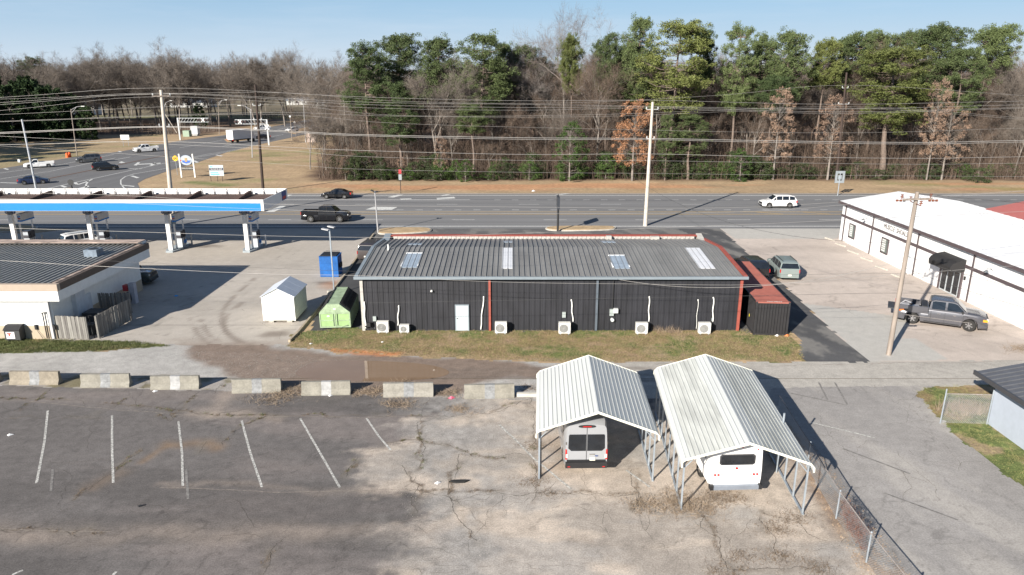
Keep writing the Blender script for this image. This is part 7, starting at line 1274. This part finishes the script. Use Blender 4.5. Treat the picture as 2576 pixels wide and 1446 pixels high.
# fallen leaves and grit along the fence, gravel on the lot and alley
def grit(name, label, P, size, m, seed, cat):
    r_ = np.random.RandomState(seed); k = len(P); V, F = cloud(P + np.array([0, 0, size * .25]), np.full(k, .01), 1, size, r_); return tag(npmesh(name, V, F, m, None, 'stuff'), label, cat)
P = scatter(GP([(1990, 1080), (2050, 1120), (2330, 1500), (2200, 1500), (2050, 1250)]), 5000, 4); grit('fallen_leaves', 'dry fallen leaves and litter along the chain link fence', P, .045, leaf_mat('fallen_leaf', (.2, .12, .07), (.5, .38, .26), scale=9), 5, 'leaves')
def stones(name, label, P, s0, m, seed):
    r_ = np.random.RandomState(seed); k = len(P); s = s0 * (.4 + 1.2 * r_.rand(k) ** 2)[:, None]; off = np.array([[1, 0, 0], [-.6, .8, 0], [-.5, -.9, 0], [0, 0, .8]]); V = np.stack([P + (o_ + r_.normal(size=(k, 3)) * .2 * np.array([1, 1, .3])) * s for o_ in off], 1).reshape(-1, 3); b = (np.arange(k) * 4)[:, None]; F = np.concatenate([b + np.array([[0, 1, 3]]), b + np.array([[1, 2, 3]]), b + np.array([[2, 0, 3]])]); return tag(npmesh(name, V, F, m, None, 'stuff'), label, 'gravel')
stones('gravel', 'loose gravel on the alley left of the puddle', scatter(GP([(-400, 890), (430, 880), (700, 890), (860, 905), (700, 960), (0, 940)]), 26000, 6), .014, mat('grey_pebble', (.40, .385, .365), .9, var=.35, scale=9), 6)
stones('gravel', 'coarse stones round the muddy puddle', scatter(GP([(600, 880), (1000, 895), (1340, 925), (1340, 985), (1100, 975), (700, 970)]), 14000, 7), .015, mat('brown_pebble', (.24, .20, .17), .9, var=.4, scale=9), 7)
stones('gravel', 'loose grit washed over the sandy half of the lot', scatter(GP([(1010, 1060), (1250, 1020), (1340, 1200), (1500, 1300), (1900, 1500), (1100, 1500), (980, 1200)]), 12000, 8), .016, mat('sand_pebble', (.42, .38, .34), .9, var=.4, scale=9), 8)
# litter
LIT = mat('white_litter', (.8, .8, .8), .6)
for lbl, px, py, s_, m_ in (('pinkish red scrap on the weeds right of the sixth barrier', 1136, 1002, .22, mat('pink_scrap', (.7, .12, .2), .5)), ('white scrap below the fifth barrier', 831, 996, .14, LIT), ('small white bag lying on the sandy lot', 1312, 1452 * 0 + 1218 - 0, .16, LIT), ('white scrap on the grass strip below the second air conditioner', 962, 1006 - 145, .12, LIT), ('white scrap left under the first parking line', 25, 1095, .16, LIT), ('white paper by the second barrier', 390, 985, .16, LIT), ('pale litter beneath the container front', 1955, 845, .2, LIT), ('orange scrap beneath the container front', 1980, 845, .22, mat('orange_tag', (.8, .2, .05), .5)), ('white litter in the weeds at the fourth barrier', 868, 992 - 4, .12, LIT), ('pale blue scrap in the store shadow', 443, 745, .2, mat('blue_scrap', (.1, .4, .8), .5)), ('white bag at the wood edge', 1716, 438, .7, LIT), ('white paper on the far verge', 1342, 481, .35, LIT), ('white scrap in front of the gas regulator', 782, 1010 - 145, .12, LIT)):
    gx, gy = G(px, py)
    if 'small white bag' in lbl: gx, gy = G(1101, 1216)
    tag(MB().add([(gx - s_, gy, .01), (gx, gy - s_ * .6, .01), (gx + s_, gy + .1, .01), (gx + .1, gy + s_ * .7, .01), (gx, gy, s_ * .7)], [(0, 1, 4), (1, 2, 4), (2, 3, 4), (3, 0, 4), (3, 2, 1, 0)]).build('litter', m_), lbl, 'litter')
gx, gy = G(1153, 1213); tag(MB().prism([(gx - .45, gy), (gx - .2, gy + .12), (gx + .2, gy + .14), (gx + .5, gy + .1), (gx + .3, gy - .06), (gx - .1, gy - .1)], 'z', .0, .07).build('tyre_scrap', RUBBER), 'black shredded tyre piece lying on the sandy lot', 'scrap')
gx, gy = G(355, 1273); tag(MB().prism([(gx - .15, gy), (gx + .1, gy + .1), (gx + .16, gy + .05), (gx - .05, gy - .08)], 'z', 0, .03).build('scrap', BLACKP), 'small dark scrap on the asphalt below the second parking line', 'scrap')
q0 = Vector(cl[2]); q1 = Vector(cl[3]); tt = .1 + RS.rand(260) * .75; P = np.stack([q0.x + (q1.x - q0.x) * tt + .08, q0.y + (q1.y - q0.y) * tt, .15 + RS.rand(260) * 1.0], 1); o = tuft_cloud('vine', 'rust brown dead vines hanging on the chain link fence', P, 6, .22, .07, mat('rust_vine', (.17, .075, .05), .9, var=.4, scale=4), 31, .008)

# each label says where the tree or shrub stands among its neighbours
def pxof(x, y): return _CX + x / (y * _c + HC * _s) * _F
LM = [(-1e9, 60, 'at the left picture edge'), (60, 180, 'by the far left porch house'), (180, 300, 'behind the brown lamp beside the barrels'), (300, 410, 'left of the tall concrete pole behind the canopy'), (410, 520, 'behind the left railway cantilever'), (520, 640, 'behind the box truck'), (640, 760, 'behind the railway crossbuck'), (760, 860, 'by the rust streaked cabinet'), (860, 960, 'at the left corner of the wood'), (960, 1060, 'behind the small red roadside sign'),
      (1060, 1180, 'right of the red roadside sign'), (1180, 1300, 'below the broad twin trunk pine'), (1300, 1390, 'left of the bright evergreen tree'), (1390, 1490, 'behind the bright evergreen tree'), (1490, 1570, 'left of the rust brown oak'), (1570, 1660, 'around the rust brown oak'), (1660, 1780, 'right of the tall centre pole'), (1780, 1900, 'around the bright bush right of centre'), (1900, 2020, 'by the left pale brown leafed tree'),
      (2020, 2130, 'behind the dark creosote pole'), (2130, 2250, 'right of the square road sign'), (2250, 2370, 'under the biggest bright pine'), (2370, 2480, 'above the lone rounded shrub'), (2480, 2640, 'at the right picture edge'), (2640, 1e9, 'beyond the right picture edge')]
for o in list(bpy.data.objects):
    g = o.get('group'); l_ = o.get('label', '')
    if o.parent is None and g in (BG1, BG2, shg, 'dark cedars left of the side road') and (l_ in ('green undergrowth shrub among many along the wood edge', 'slender bare grey winter tree in the wood', 'spreading bare winter tree left of the wood', 'dark cedar at the far left behind the side road')):
        px = pxof(o.location.x, o.location.y); wh = next(t for a, b, t in LM if a <= px < b); z = o.scale[2]; Yd = o.location.y
        if g == shg: kind = ('low ' if z < .45 else 'tall ' if z > .8 else '') + ('broad ' if o.scale[0] > 1.05 else 'narrow ') + 'green shrub'
        elif 'cedar' in l_: kind = ('tall ' if z > 1.4 else 'smaller ') + 'dark cedar'
        elif g == BG1: kind = ('small ' if z < .62 else 'tall ' if z > .95 else 'slender ') + 'bare tree' + (' near the front' if Yd < 150 else ' mid wood' if Yd < 180 else ' deep in the wood')
        else: kind = ('large ' if z > 1.3 else 'spreading ') + 'bare tree' + (' far back' if Yd > 330 else '')
        o['label'] = kind + ' ' + wh
